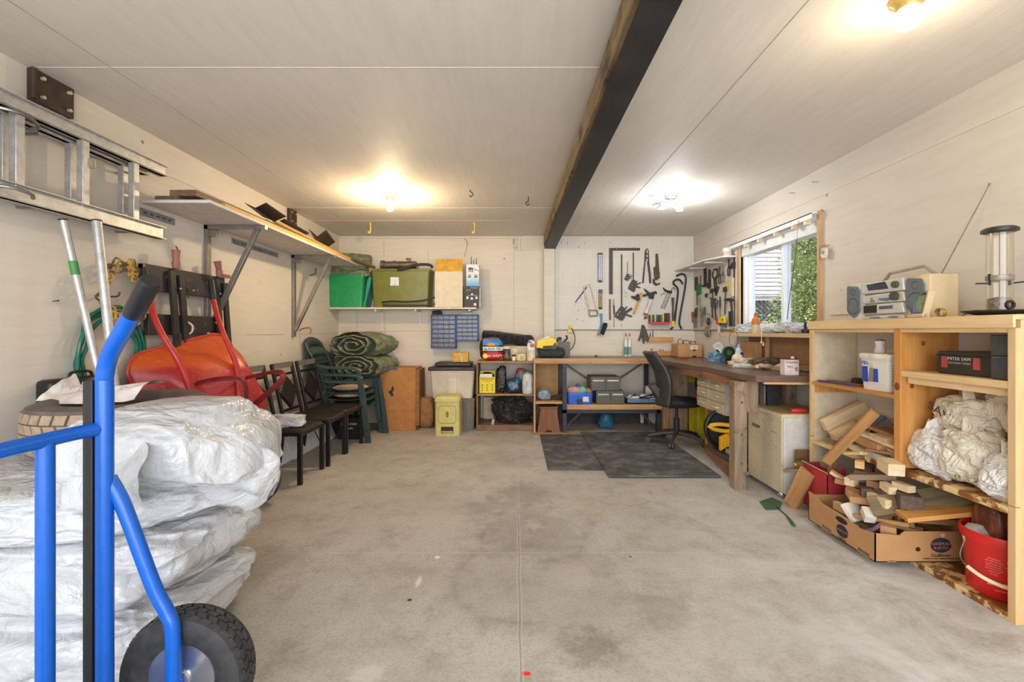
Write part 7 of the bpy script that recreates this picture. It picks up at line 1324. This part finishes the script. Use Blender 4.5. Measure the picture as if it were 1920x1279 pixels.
G().tube(curve([(.16, .10, .0), (.19, .07, .03), (.20, .03, .03), (.17, -.0, .008), (.15, .06, .004)]), .0025, 6).mk('cord', M_dark, rd)
t = thing('game_screen', 'small colour screen in a cream frame leaning on the right speaker', 'screen', (2.045, 2.29, TZ+.001), rot=(0, .20, -.25)); t.scale = (1.25, 1.25, 1.25); G().box(0, 0, 0, .012, .085, .105).mk('dark_panel', M_dark, t, bevel=.002)
s = NT('rainbow_screen'); c1 = s.n.new('ShaderNodeHueSaturation'); c1.inputs['Color'].default_value = srgb((90, 150, 110)); s.L(s.ramp(s.noise(26, 3), .3, .7), c1.inputs['Hue']); s.fin(c1.outputs[0], .2)
G().box(-.001, .010, .02, .0, .075, .092).mk('display', s.m, t); G().box(-.004, -.012, 0, .02, .0, .11).mk('cream_frame', M_tan, t, bevel=.002); G().box(-.006, -.012, -.0, .012, .09, .016).mk('cream_base', M_tan, t, bevel=.002)
t = thing('wire_bundle', 'small gold coloured coil of wire between the screen and the speaker', 'wire coil', (2.06, 2.215, TZ+.022)); G().tube([V((.0, .022*math.cos(a*.5), .02*math.sin(a*.5)))+V((.0006*a, 0, 0)) for a in range(40)], .003, 6).mk('coil', mat((176, 150, 90), .3, .6), t)
# ---- bird feeder
bf = thing('bird_feeder', 'clear tube bird feeder with black lid and tray on the shelving', 'bird feeder', (2.16, 2.03, TZ+.001)); M_bk2 = mat((44, 40, 38), .4)
G().lathe([(.0, .004), (.08, .004), (.125, .016), (.128, .022), (.08, .012), (.0, .012)], n=40).mk('tray', M_bk2, bf)
s = NT('clear_feeder_tube'); s.n.remove(s.b); tr = s.n.new('ShaderNodeBsdfTransparent'); tr.inputs[0].default_value = (.95, .93, .88, 1); gl = s.n.new('ShaderNodeBsdfGlossy'); gl.inputs['Roughness'].default_value = .08; lw = s.n.new('ShaderNodeLayerWeight'); lw.inputs[0].default_value = .35; mx = s.n.new('ShaderNodeMixShader'); s.L(s.math('ADD', s.math('MULTIPLY', lw.outputs[1], .55), .05), mx.inputs[0]); s.L(tr.outputs[0], mx.inputs[1]); s.L(gl.outputs[0], mx.inputs[2]); s.L(mx.outputs[0], s.n['Material Output'].inputs[0])
G().lathe([(.044, .015), (.044, .365)], n=32).mk('clear_tube', s.m, bf); G().lathe([(.0, .366), (.046, .366), (.062, .372), (.062, .384), (.05, .392), (.0, .394)], n=32).mk('lid', M_bk2, bf)
G().lathe([(.0, .015), (.040, .015), (.040, .075), (.0, .085)], n=24).mk('bird_seed', mat((120, 108, 92), .9, var=.4, vs=120), bf); G().cyl((0, 0, .08), (0, 0, .366), .0022, n=6).mk('centre_wire', M_irl, bf)
g = G().lathe([(.0445, .155), (.0465, .158), (.0465, .176), (.0445, .178)], n=32); g.mk('band', mat((150, 140, 124), .4, .3), bf)
for sx in (-1, 1): G().bar((sx*.044, 0, .135), (sx*.046, 0, .185), .010, .004).bar((sx*.045, -.0, .143), (sx*.105, 0, .146+.004*sx), .007, .007).mk('perch', M_bk2, bf)
G().lathe([(.012, 0), (.020, 0), (.020, .008), (.012, .008)], (-.002, -.050, .045), 20, axis='Y', close=True).mk('seed_port', M_bk2, bf)
# ---- things inside shelving
t = thing('plaster_bucket', 'white square bucket with blue print on the left shelf', 'bucket', (2.135, 2.62, .853)); 
loft([[(x, y, z) for x, y in rr2(.075*sc, .105*sc, .02)] for z, sc in ((0, .90), (.19, 1.0))], M_white, 'bucket_body', t, ang=50); loft([[(x, y, z) for x, y in rr2(.075*sc, .105*sc, .02)] for z, sc in ((.18, 1.07), (.205, 1.09), (.212, 1.0))], mat((224, 216, 200), .4), 'lid', t, ang=50)
G().box(-.0745, .045, .045, -.068, .085, .135).mk('blue_print', mat((40, 74, 160), .4), t); G().box(-.0745, -.03, .05, -.068, .0, .125).mk('blue_print', mat((40, 74, 160), .4), t); G().prism([(.04, .05), (.002, .05), (.004, .13), (.03, .13)], (-.073, 0, 0), (0, 1, 0), (0, 0, 1), (.004, 0, 0)).mk('printed_picture', mat((150, 132, 120), .5), t); G().prism([(.04, .16), (.0, .16), (.0, .135), (.04, .135)], (-.0755, 0, 0), (0, 1, 0), (0, 0, 1), (.004, 0, 0)).mk('printed_trowel', mat((206, 200, 190)), t)
for k_ in range(8): G().box(-.052+.0, -.1035, .04+.015*k_, .05, -.095, .046+.015*k_).mk('printed_line', mat((170, 160, 144)), t)
writing('FILL', .03, (-.0755, .06, .155), (0, -1, 0), (0, 0, 1), mat((40, 74, 160)), t)
jar(2.20, 2.80, .853, .045, .19, 'yellow labelled tin behind the white square bucket', mat((214, 170, 60), .4), M_cream, 'tin')
t = thing('plastic_jar', 'small white jar with grey lid on top of the square bucket', 'jar', (2.14, 2.67, 1.066)); G().lathe([(.026, 0), (.030, .01), (.022, .045), (.028, .06), (.028, .07)], n=22).mk('jar_body', M_white, t); G().ball((0, 0, .07), (.027, .027, .012), 14).mk('lid', mat((140, 130, 136), .5), t)
tag(G().cyl((0, 0, 0), (.03, -.28, .002), .006, n=8).mk('blue_pen', mat((50, 64, 130), .4), loc=(2.05, 3.08, .86)), 'blue pencil lying on the left shelf front', 'pencil')
tag(bag((0, 0, 0), (.03, .03, .022), 131, amp=.3, lv=4).mk('dark_cord_ball', M_dark, loc=(2.2, 2.93, .872)), 'small dark ball of cord on the left shelf', 'cord')
tag(G().box(0, 0, 0, .05, .30, .012).mk('rusty_strip', mat((140, 84, 44), .6), loc=(2.10, 2.78, .853)), 'brown flat strip lying on the left shelf', 'strip')
t = thing('tool_case', 'flat dark toolbox with red labelled front on the upper right shelf', 'case', (2.10, 1.995, .986)); G().box(0, 0, 0, .22, .27, .11).mk('case_body', mat((52, 48, 46), .4, var=.1), t, bevel=.006); G().box(-.003, .0, .088, .22, .272, .094).mk('lid_seam', M_blk, t)
for yy in (.06, .215): G().box(-.004, yy, .03, .0, yy+.03, .085).mk('red_label', mat((170, 70, 66), .5), t)
writing('MITER SAW', .022, (-.004, .155, .075), (0, -1, 0), (0, 0, 1), mat((200, 186, 170)), t); writing('PRECISION TOOLS', .013, (-.004, .155, .055), (0, -1, 0), (0, 0, 1), mat((170, 160, 146)), t)
tag(G().box(0, 0, 0, .2, .10, .10).mk('black_bin', mat((66, 66, 70), .4), loc=(2.06, 1.875, .986), bevel=.006), 'dark grey plastic bin at the right end of the upper shelf', 'bin'); tag(G().box(0, 0, 0, .2, .10, .09).mk('black_bin', mat((62, 64, 62), .5), loc=(2.06, 1.875, 1.087), bevel=.004), 'dark grey green box on the dark grey plastic bin', 'box')
# translucent grocery bags
def bagmat(nm, c, tr_):
    s = NT(nm); rid = s.math('ABSOLUTE', s.math('SUBTRACT', s.noise(11, 3, dist=1.6), .5)); s.bump(rid, .8, .05)
    s.fin(s.mix(s.ramp(s.noise(7, 5), .35, .65), srgb(c), srgb(tuple(min(255, x+14) for x in c))), .32, spec=.5); s.b.inputs['Alpha'].default_value = tr_; return s.m
M_g1, M_g2 = bagmat('thin_white_bag', (240, 236, 230), .86), bagmat('thin_cream_bag', (238, 226, 206), .8)
for i, (x, y, z, rx, ry, rz, sd, m_, lb) in enumerate((
    (2.13, 2.29, .585, .10, .13, .115, 141, M_g1, 'white grocery bag leaning on the pine divider, lower left of the bags'),
    (2.14, 2.12, .61, .10, .12, .135, 146, M_g2, 'creamy grocery bag in the middle of the lower right shelf'),
    (2.13, 1.95, .565, .10, .095, .10, 151, M_g1, 'big whitish grocery bag at the right front of the lower shelf'),
    (2.20, 2.20, .785, .09, .145, .085, 156, M_g2, 'grocery bag with black lettering lying on top of the others'),
    (2.24, 2.05, .83, .07, .11, .11, 161, M_g2, 'tall thin translucent bag at the back behind the lettered one'),
    (2.22, 1.93, .70, .09, .08, .07, 166, M_g2, 'greyish translucent bag near the right post'))):
    t = thing('grocery_bag', lb, 'bag', (x, y, z)); bag((0, 0, 0), (rx, ry, rz), sd, amp=.30, lv=6, fold=1.7, pw=.85, fine=.8).mk('bag_film', m_, t, ang=75)
    g = G().grid(lambda u, v: V((-.02+.03*math.sin(6*v+i), (v-.5)*.09*(1-u*.6), rz*.8+.07*u+.012*math.sin(9*v+4*u))), 8, 14); g.mk('gathered_top', m_, t, ang=75)
    if i == 3: writing('SAVE', .07, (-.092, .05, .0), (.1, -1, -.55), (-.3, -.5, 1), mat((60, 54, 50)), t); 
# ---- wood scraps
def wd(c1, c2, ax=1, **k): return wood(c1, c2, ax, 14, **k)
WP = [wd((196, 158, 110), (226, 194, 148)), wd((168, 120, 76), (198, 152, 104)), wd((142, 98, 60), (176, 130, 88)), wd((214, 186, 142), (236, 214, 178)), wd((120, 98, 76), (156, 134, 108)), wd((206, 160, 96), (232, 194, 134)), wd((88, 64, 46), (120, 92, 68))]
def scrap(p0, p1, w_, h, k, label, cat='wood offcut', up=(0, 0, 1), name='wood_offcut', m=None): return plank(p0, p1, w_, h, m or WP[k], label, name, cat, up, None, .0015)
scrap(onX(1549, 866, 1.93), onX(1641, 772, 2.03), .034, .050, 0, 'long brown speckled beam leaning diagonally across the scrap pile', 'wood beam', up=(-1, .5, .6), m=wood((164, 116, 66), (196, 146, 90), 1, 16, dirt=(214, 180, 130), df=.3))
scrap((2.045, 3.02, .565), (2.30, 3.0, .70), .055, .075, 3, 'pale block end sticking out top left in the scrap bay')
scrap((2.04, 2.93, .515), (2.30, 2.90, .66), .06, .05, 0, 'second pale block below the top left one in the scrap bay'); scrap((2.045, 2.86, .50), (2.30, 2.84, .66), .05, .02, 0, 'bluish grey slat under the second pale block', m=mat((120, 128, 150), .6))
scrap((2.06, 2.98, .475), (2.30, 2.96, .50), .10, .035, 4, 'grey weathered offcut lying on the lower left shelf')
scrap((2.18, 2.47, .655), (2.28, 2.72, .66), .05, .02, 1, 'reddish short slat at the upper right of the scrap bay'); scrap((2.16, 2.46, .632), (2.26, 2.72, .63), .055, .022, 2, 'brown short slat just under the reddish one'); scrap((2.14, 2.46, .595), (2.16, 2.86, .625), .06, .022, 2, 'long brown slat sloping across the scrap bay')
scrap((2.09, 2.47, .560), (2.12, 2.82, .575), .07, .018, 3, 'pale thin slat sloping below the long brown one'); scrap((2.08, 2.56, .53), (2.12, 2.80, .54), .08, .045, 1, 'thick block with pale sawn end mid scrap bay', up=(0, 0, 1)); scrap((2.09, 2.47, .52), (2.13, 2.56, .53), .08, .03, 3, 'small pale block beside the thick block')
scrap((2.06, 2.48, .478), (2.10, 2.66, .482), .10, .045, 3, 'pale grey wrapped block at the divider foot', m=mat((190, 186, 180), .6, var=.15)); scrap((2.07, 2.66, .475), (2.12, 2.86, .485), .10, .02, 3, 'whitish flat offcut beneath the diagonal beam'); scrap((2.12, 2.70, .51), (2.22, 2.90, .53), .07, .03, 2, 'brown offcut deep behind the diagonal beam')
scrap((2.20, 2.50, .50), (2.24, 2.80, .52), .10, .04, 4, 'dull brown slab at the rear of the scrap bay'); scrap((2.22, 2.48, .56), (2.25, 2.84, .58), .07, .04, 6, 'dark slab at the rear of the scrap bay')
scrap((2.045, 2.91, .445), (2.01, 2.96, .02), .03, .03, 2, 'thin upright stick at the front left of the scrap bay', up=(1, 0, 0))
scrap((2.0, 2.62, .335), (2.13, 2.76, .36), .08, .10, 4, 'dark weathered chunk under the pale cubes', m=wd((104, 84, 64), (146, 122, 96), dirt=(60, 48, 40), df=.4))
def inbox(c_, ln, w_, az):   # keep a piece behind the carton's front and left sides
    ex = ln/2*abs(math.cos(az))+w_/2*abs(math.sin(az)); ey = ln/2*abs(math.sin(az))+w_/2*abs(math.cos(az)); E = V((0, 0, EYE))
    return E+(c_-E)*max(1, (2.305+ey)/c_.y, (1.825+ex)/c_.x)
# heap in front, mostly on top of the produce box
HP = [  # px, py, X, length, w, h, kind, direction(angle about z), pitch, label
 (1670, 875, 1.99, .12, .075, .062, 3, 1.3, .05, 'large pale sawn cube at the divider foot'),
 (1612, 870, 1.99, .06, .045, .042, 5, .9, .0, 'golden block near the top of the heap'),
 (1640, 893, 2.02, .22, .09, .03, 4, 2.2, -.25, 'grey split board beside the large pale cube'),
 (1665, 915, 1.98, .08, .038, .038, 3, 1.4, .1, 'small pale cube below the large one'),
 (1694, 913, 2.02, .09, .045, .035, 3, 1.7, 0, 'small pale block right of the small cube'),
 (1600, 900, 1.97, .10, .05, .045, 3, .5, .1, 'whitish block end above the red box'),
 (1572, 893, 1.98, .09, .05, .02, 3, 2.4, .5, 'tilted pale offcut standing in the red box'),
 (1586, 905, 1.99, .11, .04, .03, 1, 2.5, .1, 'brown offcut poking from the red box'),
 (1625, 918, 1.99, .16, .06, .05, 6, 1.0, 0, 'dark bark covered chunk left part of the heap'),
 (1618, 938, 1.93, .11, .05, .035, 1, 2.3, -.1, 'brown offcut with pale side, centre of heap'),
 (1648, 938, 1.95, .13, .035, .045, 3, 1.55, 0, 'pale knotted offcut in the heap centre'),
 (1700, 935, 2.03, .16, .09, .07, 4, 1.1, 0, 'dark split log end right of the heap centre'),
 (1601, 960, 1.88, .10, .10, .03, 3, 1.9, .9, 'white faced block standing on edge in the heap'),
 (1628, 965, 1.89, .07, .05, .045, 5, 1.2, .5, 'small orange block beside the white faced one'),
 (1583, 955, 1.88, .14, .03, .045, 0, 1.6, 0, 'yellowish knotted offcut on the produce box rim'),
 (1586, 978, 1.87, .13, .06, .014, 5, 1.5, 0, 'thin wany edged slat on the produce box rim'),
 (1600, 982, 1.92, .14, .05, .02, 1, 2.6, 0, 'brown slat inside the produce box, left'),
 (1665, 992, 1.88, .12, .065, .06, 1, .9, .0, 'block with white painted end in the produce box'),
 (1697, 1005, 1.93, .14, .045, .02, 4, 2.5, -.2, 'small grey slat in the produce box'),
 (1668, 1010, 1.86, .20, .05, .015, 4, 1.3, 0, 'flat grey offcut on the box rim'),
 (1740, 985, 2.03, .24, .05, .03, 2, 1.4, 0, 'brown strip under the orange board'),
 (1775, 1010, 2.10, .32, .012, .05, 3, .25, 0, 'pale corrugated strip along the produce box edge'),
 (1650, 975, 1.90, .24, .02, .02, 1, 2.2, -.12, 'thin stick lying across the produce box')]
for (px, py, X_, ln, w_, h, kk, az, pit, lb) in HP:
    c_ = onX(px, py, X_)
    if py > 950: c_ = inbox(c_, ln, w_, az)
    d = V((math.cos(az)*math.cos(pit), math.sin(az)*math.cos(pit), math.sin(pit))); mm = WP[kk]
    if 'bark' in lb or 'split log' in lb: mm = wood((60, 46, 38), (104, 84, 66), 1, 26, dirt=(176, 150, 120), df=.24)
    if 'white' in lb and 'painted' not in lb: mm = wd((214, 200, 178), (238, 232, 222))
    scrap(c_-d*ln/2, c_+d*ln/2, w_, h, kk, lb, m=mm)
c_ = onX(1655, 988, 1.86)
mossm = wood((92, 78, 54), (138, 120, 86), 1, 12, dirt=(142, 140, 52), df=.30)
scrap(onX(1632, 952, 1.90), onX(1850, 922, 2.30), .035, .105, 4, 'long mossy weathered plank running under the lower shelf', 'wood plank', up=(.15, .62, .75), m=mossm)
scrap(onX(1690, 968, 1.93), onX(1875, 950, 2.31), .115, .022, 5, 'orange varnished board lying over the produce box', 'wood board', m=wood((196, 134, 62), (226, 170, 92), 1, 10))
scrap((2.0, 2.40, .215), (2.31, 2.31, .225), .06, .03, 2, 'brown board beneath the orange varnished one', 'wood board')
tag(G().tube(curve([onX(1580, 975, 1.885), onX(1598, 990, 1.87), onX(1625, 997, 1.87), onX(1650, 985, 1.89)]), .022, 4, flat=.25).mk('purple_strap', mat((140, 114, 150), .6)), 'curved purple strap bending over the produce box', 'strap')
EX = [(1580, 843, 2.10, .16, .05, .02, 1, 1.9, .2, 'small brown slat behind the foot of the diagonal beam'), (1603, 846, 2.09, .14, .04, .018, 4, 1.2, .1, 'grey thin slat crossing behind the diagonal beam'), (1655, 822, 2.10, .14, .06, .03, 0, 1.4, 0, 'wrapped tan block beside the divider'), (1660, 848, 2.06, .20, .05, .016, 2, 1.7, -.1, 'flat brown slat resting on the large pale cube'),
 (1622, 850, 2.06, .20, .06, .016, 5, 2.1, -.2, 'pale orange slat sloping into the scrap bay'), (1600, 838, 2.14, .16, .04, .03, 6, 1.5, .1, 'dark little stick deep in the scrap bay'), (1640, 838, 2.12, .2, .05, .02, 1, 1.2, .05, 'reddish flat slat mid depth of the scrap bay'), (1560, 838, 2.10, .12, .05, .025, 1, 1.1, .1, 'brown block end on the lower left shelf edge'),
 (1612, 922, 2.0, .12, .06, .04, 2, 2.0, .1, 'dark brown offcut under the golden block'), (1650, 960, 1.97, .14, .05, .05, 6, 1.3, 0, 'blackish offcut behind the mossy plank end'), (1640, 905, 2.05, .15, .06, .05, 2, .8, 0, 'brown chunk behind the bark covered one'), (1600, 930, 1.96, .12, .05, .04, 0, 1.2, .2, 'tan offcut left of the centre of the heap'),
 (1690, 985, 1.97, .16, .07, .02, 1, 2.0, 0, 'brown flat offcut inside the produce box middle'), (1720, 1000, 1.98, .15, .05, .03, 6, 1.2, 0, 'dark offcut inside the produce box, right'), (1630, 990, 1.93, .12, .06, .03, 4, 1.5, 0, 'weathered offcut inside the produce box, front left'), (1700, 968, 2.05, .16, .04, .06, 6, 1.0, 0, 'dark block in the shadow behind the orange board')]
for (px, py, X_, ln, w_, h, kk, az, pit, lb) in EX:
    c_ = onX(px, py, X_)
    if py > 950: c_ = inbox(c_, ln, w_, az)
    d = V((math.cos(az)*math.cos(pit), math.sin(az)*math.cos(pit), math.sin(pit))); scrap(c_-d*ln/2, c_+d*ln/2, w_, h, kk, lb)
# leaning boards beside the cabinet
scrap((1.93, 3.10, .0), (1.98, 3.06, .30), .06, .02, 2, 'brown board leaning against the cream cabinet, in front', 'wood board', up=(-1, 0, .2), m=wd((160, 112, 66), (192, 144, 94)))
scrap(onX(1482, 948, 1.87), onX(1512, 885, 1.90)+V((.02, .02, 0)), .10, .022, 1, 'wide orange board leaning between cabinet and red box', 'wood board', up=(-1, -.4, .3)); scrap(onX(1472, 882, 1.86), onX(1515, 880, 1.95), .06, .02, 4, 'short dark board wedged beside the cabinet', 'wood board')
t = thing('spirit_level', 'short level with yellow end cap lying by the cabinet', 'level', onX(1492, 872, 1.90)); G().box(0, -.02, -.015, .08, .02, .025).mk('level_body', mat((110, 90, 60), .5), t); G().cyl((-.001, 0, .005), (-.006, 0, .005), .010, n=14).mk('yellow_cap', M_yel, t)
tag(G().box(-.0, 0, 0, .13, .012, .09).mk('brown_offcut', mat((120, 90, 62), .6), loc=onX(1500, 872, 1.96)+V((0, .05, 0))), 'small brown panel behind the yellow capped level', 'panel')
# red box
rb = thing('red_box', 'red cardboard box full of offcuts beside the cabinet', 'box', (1.94, 2.83, .034)); M_rb = mat((176, 50, 56), .55, var=.05)
G().box(0, 0, 0, .004, .25, .275).box(0, 0, 0, .12, .004, .262).box(.116, 0, 0, .12, .25, .25).box(0, .246, 0, .12, .25, .275).box(0, 0, 0, .12, .25, .004).mk('carton', M_rb, rb); G().prism([(.05, .10), (.07, .30), (.12, .31), (.12, .1)], (0, .006, 0), (1, 0, 0), (0, 0, 1), (0, .004, 0)).mk('torn_flap', M_rb, rb)
G().tube([(-.001, 0, .275), (-.001, .25, .285)], .003, 6).mk('torn_edge', mat((214, 180, 150), .8), rb)
# produce box
pbx = thing('produce_box', 'low brown cauliflower carton full of wood offcuts on the floor', 'box', (1.81, 2.29, .031)); M_pb = mat((184, 138, 90), .75, var=.04, vs=8); BX, BY, BH = .485, .52, .155
def slab(poly, o, u, w_, t_, nm='carton_side'): return G().prism(poly, o, u, w_, t_).mk(nm, M_pb, pbx)
slab([(0, 0), (.035, 0), (.04, .022), (.12, .022), (.125, 0), (.315, 0), (.32, .025), (.40, .025), (.405, 0), (BY, 0), (BY, BH+.02), (.46, BH+.015), (.40, BH-.01), (.25, BH-.012), (.10, BH-.03), (0, BH-.01)], (0, 0, 0), (0, 1, 0), (0, 0, 1), (.005, 0, 0))
slab([(0, 0), (.06, .0), (.07, .008), (.10, .008), (.105, 0), (BX, 0), (BX, BH-.002), (.15, BH), (.125, BH-.02), (.0, BH-.01)], (0, 0, 0), (1, 0, 0), (0, 0, 1), (0, .005, 0))
G().box(BX-.005, 0, 0, BX, BY, BH).box(0, BY-.005, 0, BX, BY, BH).box(0, 0, 0, BX, BY, .004).mk('carton_body', M_pb, pbx)
def disc(c, ru, rw, u, w_, m, nm, par, txt=None): u, w_ = V(u), V(w_); n = u.cross(w_).normalized(); g = G().prism([(ru*math.cos(a*PI/18), rw*math.sin(a*PI/18)) for a in range(36)], V(c), u, w_, n*.0008); return g.mk(nm, m, par)
M_navy = mat((48, 44, 60), .6); M_hole = mat((38, 28, 22), .9)
Uf, Ul = (1, 0, 0), (0, -1, 0)
disc((.33, -.0008, .085), .052, .037, Uf, (0, 0, 1), M_navy, 'printed_oval', pbx); disc((.33, -.0018, .085), .047, .032, Uf, (0, 0, 1), mat((58, 54, 72), .6), 'printed_oval', pbx)
M_bt = mat((176, 120, 84), .6)
writing('TANIMURA', .021, (.33, -.0035, .093), Uf, (0, 0, 1), M_bt, pbx); writing('& ANTLE', .019, (.33, -.0035, .073), Uf, (0, 0, 1), M_bt, pbx); writing('Cauliflower', .021, (.33, -.0015, .034), Uf, (0, 0, 1), M_navy, pbx); writing('PRODUCE OF USA  TANIMURA & ANTLE  SALINAS CA', .0085, (.345, -.0015, .018), Uf, (0, 0, 1), M_navy, pbx)
disc((.34, -.0008, .135), .011, .010, Uf, (0, 0, 1), mat((214, 190, 150)), 'hand_hole', pbx); disc((.215, -.0008, .065), .012, .011, Uf, (0, 0, 1), M_hole, 'vent_hole', pbx)
disc((-.0008, .23, .055), .045, .034, Ul, (0, 0, 1), M_navy, 'printed_oval', pbx); writing('TANIMURA & ANTLE', .011, (-.0028, .23, .055), Ul, (0, 0, 1), M_bt, pbx); writing('Cauliflower', .014, (-.0018, .23, .012), Ul, (0, 0, 1), M_navy, pbx)
disc((-.0008, .235, .112), .045, .016, Ul, (0, 0, 1), M_hole, 'hand_hole', pbx)
G().box(.01, .01, .005, BX-.01, BY-.01, .05).mk('packed_offcuts', WP[4], pbx)
# red bucket
M_rd = mat((206, 34, 30), .35, var=.03); M_rp = mat((232, 150, 140), .5); bk_ = thing('plastic_bucket', 'red plastic bucket with white print standing on the bottom shelf', 'bucket', (2.185, 2.035, .031))
G().lathe([(.118, 0), (.122, .006), (.136, .225), (.146, .228), (.149, .26), (.145, .272), (.137, .268), (.132, .22), (.117, .01), (0, .01)], n=48).mk('bucket_body', M_rd, bk_)
def onb(a, z, r=.134): return V((r*math.cos(a), r*math.sin(a), z))
def btxt(tx, a, z, sz, m=M_rp): rr = .1225+.0615*z; r_ = V((math.cos(a), math.sin(a), 0)); u = V((-math.sin(a), math.cos(a), 0)); writing(tx, sz, r_*(rr+.0015)+V((0, 0, z)), u, V((0, 0, 1)), m, bk_)
for k_, tx in enumerate(('INSTRUCTIONS FOR', 'USE AND CARE', 'wash before first use and', 'rinse with clean water', 'do not use for hot', 'liquids or solvents', 'keep away from', 'children')): btxt(tx, -2.05, .175-.011*k_, .0085)
for k_, tx in enumerate(('WARNING', 'ADVERTENCIA', 'small child can', 'fall into bucket', 'and drown keep', 'away from', 'bucket')): btxt(tx, -2.62, .175-.011*k_, .0085)
btxt('BRUTE TOOLS', -2.28, .07, .020, mat((232, 214, 206))); btxt('heavy duty utility pail made in canada', -2.15, .045, .008)
hp = [onb(PI*.93, .215, .148), V((-.175, .02, .14)), V((-.165, -.05, .10)), V((-.11, -.115, .078)), V((-.04, -.15, .082)), V((.04, -.158, .10)), V((.11, -.12, .15)), onb(-.07*PI, .215, .148)]
G().tube(curve(hp), .0022, 6).mk('wire_handle', mat((170, 170, 168), .3, .8), bk_); hc = curve(hp); G().tube(hc[9:19], .0085, 12).mk('handle_grip', mat((222, 206, 170), .5), bk_)
cbg = thing('charcoal_bag', 'white paper bag with brown picture stuffed in the red bucket', 'bag', (2.17, 2.06, .17)); g = bag((0, 0, .10), (.045, .085, .16), 171, amp=.10, lv=5, pw=.5); g.mk('paper_sack', mat((214, 208, 202), .5, var=.04), cbg, rot=(-.1, 0, -.2))
s = NT('brown_yam_picture'); n_ = s.noise(9, 3, st=(1, 1, .45), dist=.6); s.fin(s.mix(s.ramp(n_, .42, .6), srgb((96, 50, 36)), srgb((166, 96, 66))), .4)
g = bag((-.007, -.012, .155), (.0465, .078, .10), 171, amp=.08, lv=5, pw=.5); g.mk('printed_picture', s.m, cbg, rot=(-.1, 0, -.2))
disc((-.057, -.0, .045), .022, .022, (-.17, -.98, 0), (0, 0, 1), mat((70, 60, 62)), 'printed_seal', cbg); writing('STEAM', .022, (-.058, .045, .06), (0, 0, -1), (-.2, -1, 0), mat((80, 70, 70)), cbg)
tag(bag((0, 0, 0), (.06, .05, .06), 174, amp=.2, lv=4).mk('paper_bundle', mat((210, 200, 188), .6), loc=(2.12, 2.08, .25)), 'smaller whitish paper bundle in the red bucket', 'bag')
# fly swatter on the floor
fs = thing('fly_swatter', 'green fly swatter lying on the concrete near the cabinet', 'fly swatter', onZ(1447, 946, 0)); M_fs = mat((64, 104, 72), .5); O_ = onZ(1447, 946, 0)
def fz(px, py): return onZ(px, py, 0)-O_
pl = [fz(1424, 942), fz(1447, 934), fz(1467, 943), fz(1462, 956), fz(1436, 957)]; G().prism([(p.x, p.y) for p in pl], (0, 0, .002), (1, 0, 0), (0, 1, 0), (0, 0, .004)).mk('mesh_head', M_fs, fs); G().tube([fz(1456, 952)+V((0, 0, .006)), fz(1474, 968)+V((0, 0, .006))], .003, 6).mk('wire_stem', M_dark, fs); G().tube([fz(1474, 968)+V((0, 0, .007)), fz(1489, 988)+V((0, 0, .007))], [.005, .010], 8).mk('grip', mat((34, 90, 60), .4), fs)
# ---------------------------------------------------------------- repeats share a group
GR = {'dining_chair': 'black dining chairs along the left wall', 'garden_chair': 'green plastic garden chairs', 'rolled_tarp': 'rolled green tarps', 'wrapped_bundle': 'plastic wrapped stack',
      'aluminium_pole': 'aluminium poles', 'flat_shovel': 'shovels on the left shelf', 'storage_tote': 'storage totes', 'parts_organiser': 'small parts organisers', 'card_file_drawers': 'metal drawer boxes',
      'caulk_tube': 'sealant tubes on the bench', 'screwdriver': 'screwdrivers in the red rack', 'bar_clamp': 'bar clamps on the pegboard', 'crowbar': 'crowbars', 'claw_hammer': 'hammers', 'tape_measure': 'tape measures',
      'hand_tool': 'hand tools', 'wood_offcut': 'wood offcuts in and around the shelving', 'grocery_bag': 'grocery bags on the lower shelf', 'rubber_mat': 'rubber floor mats', 'leaning_white_sheet': 'white panels behind the chairs',
      'wooden_tool_rack': 'pine tool racks', 'seat_cushion': 'seat pads in the chair stack', 'black_rod': 'black rods behind the product box', 'white_plastic': 'white plastic on the sill shelf'}
for o in list(C.objects):
    b = o.name.split('.')[0]
    if o.parent is None and b in GR and 'category' in o and 'group' not in o: o['group'] = GR[b]
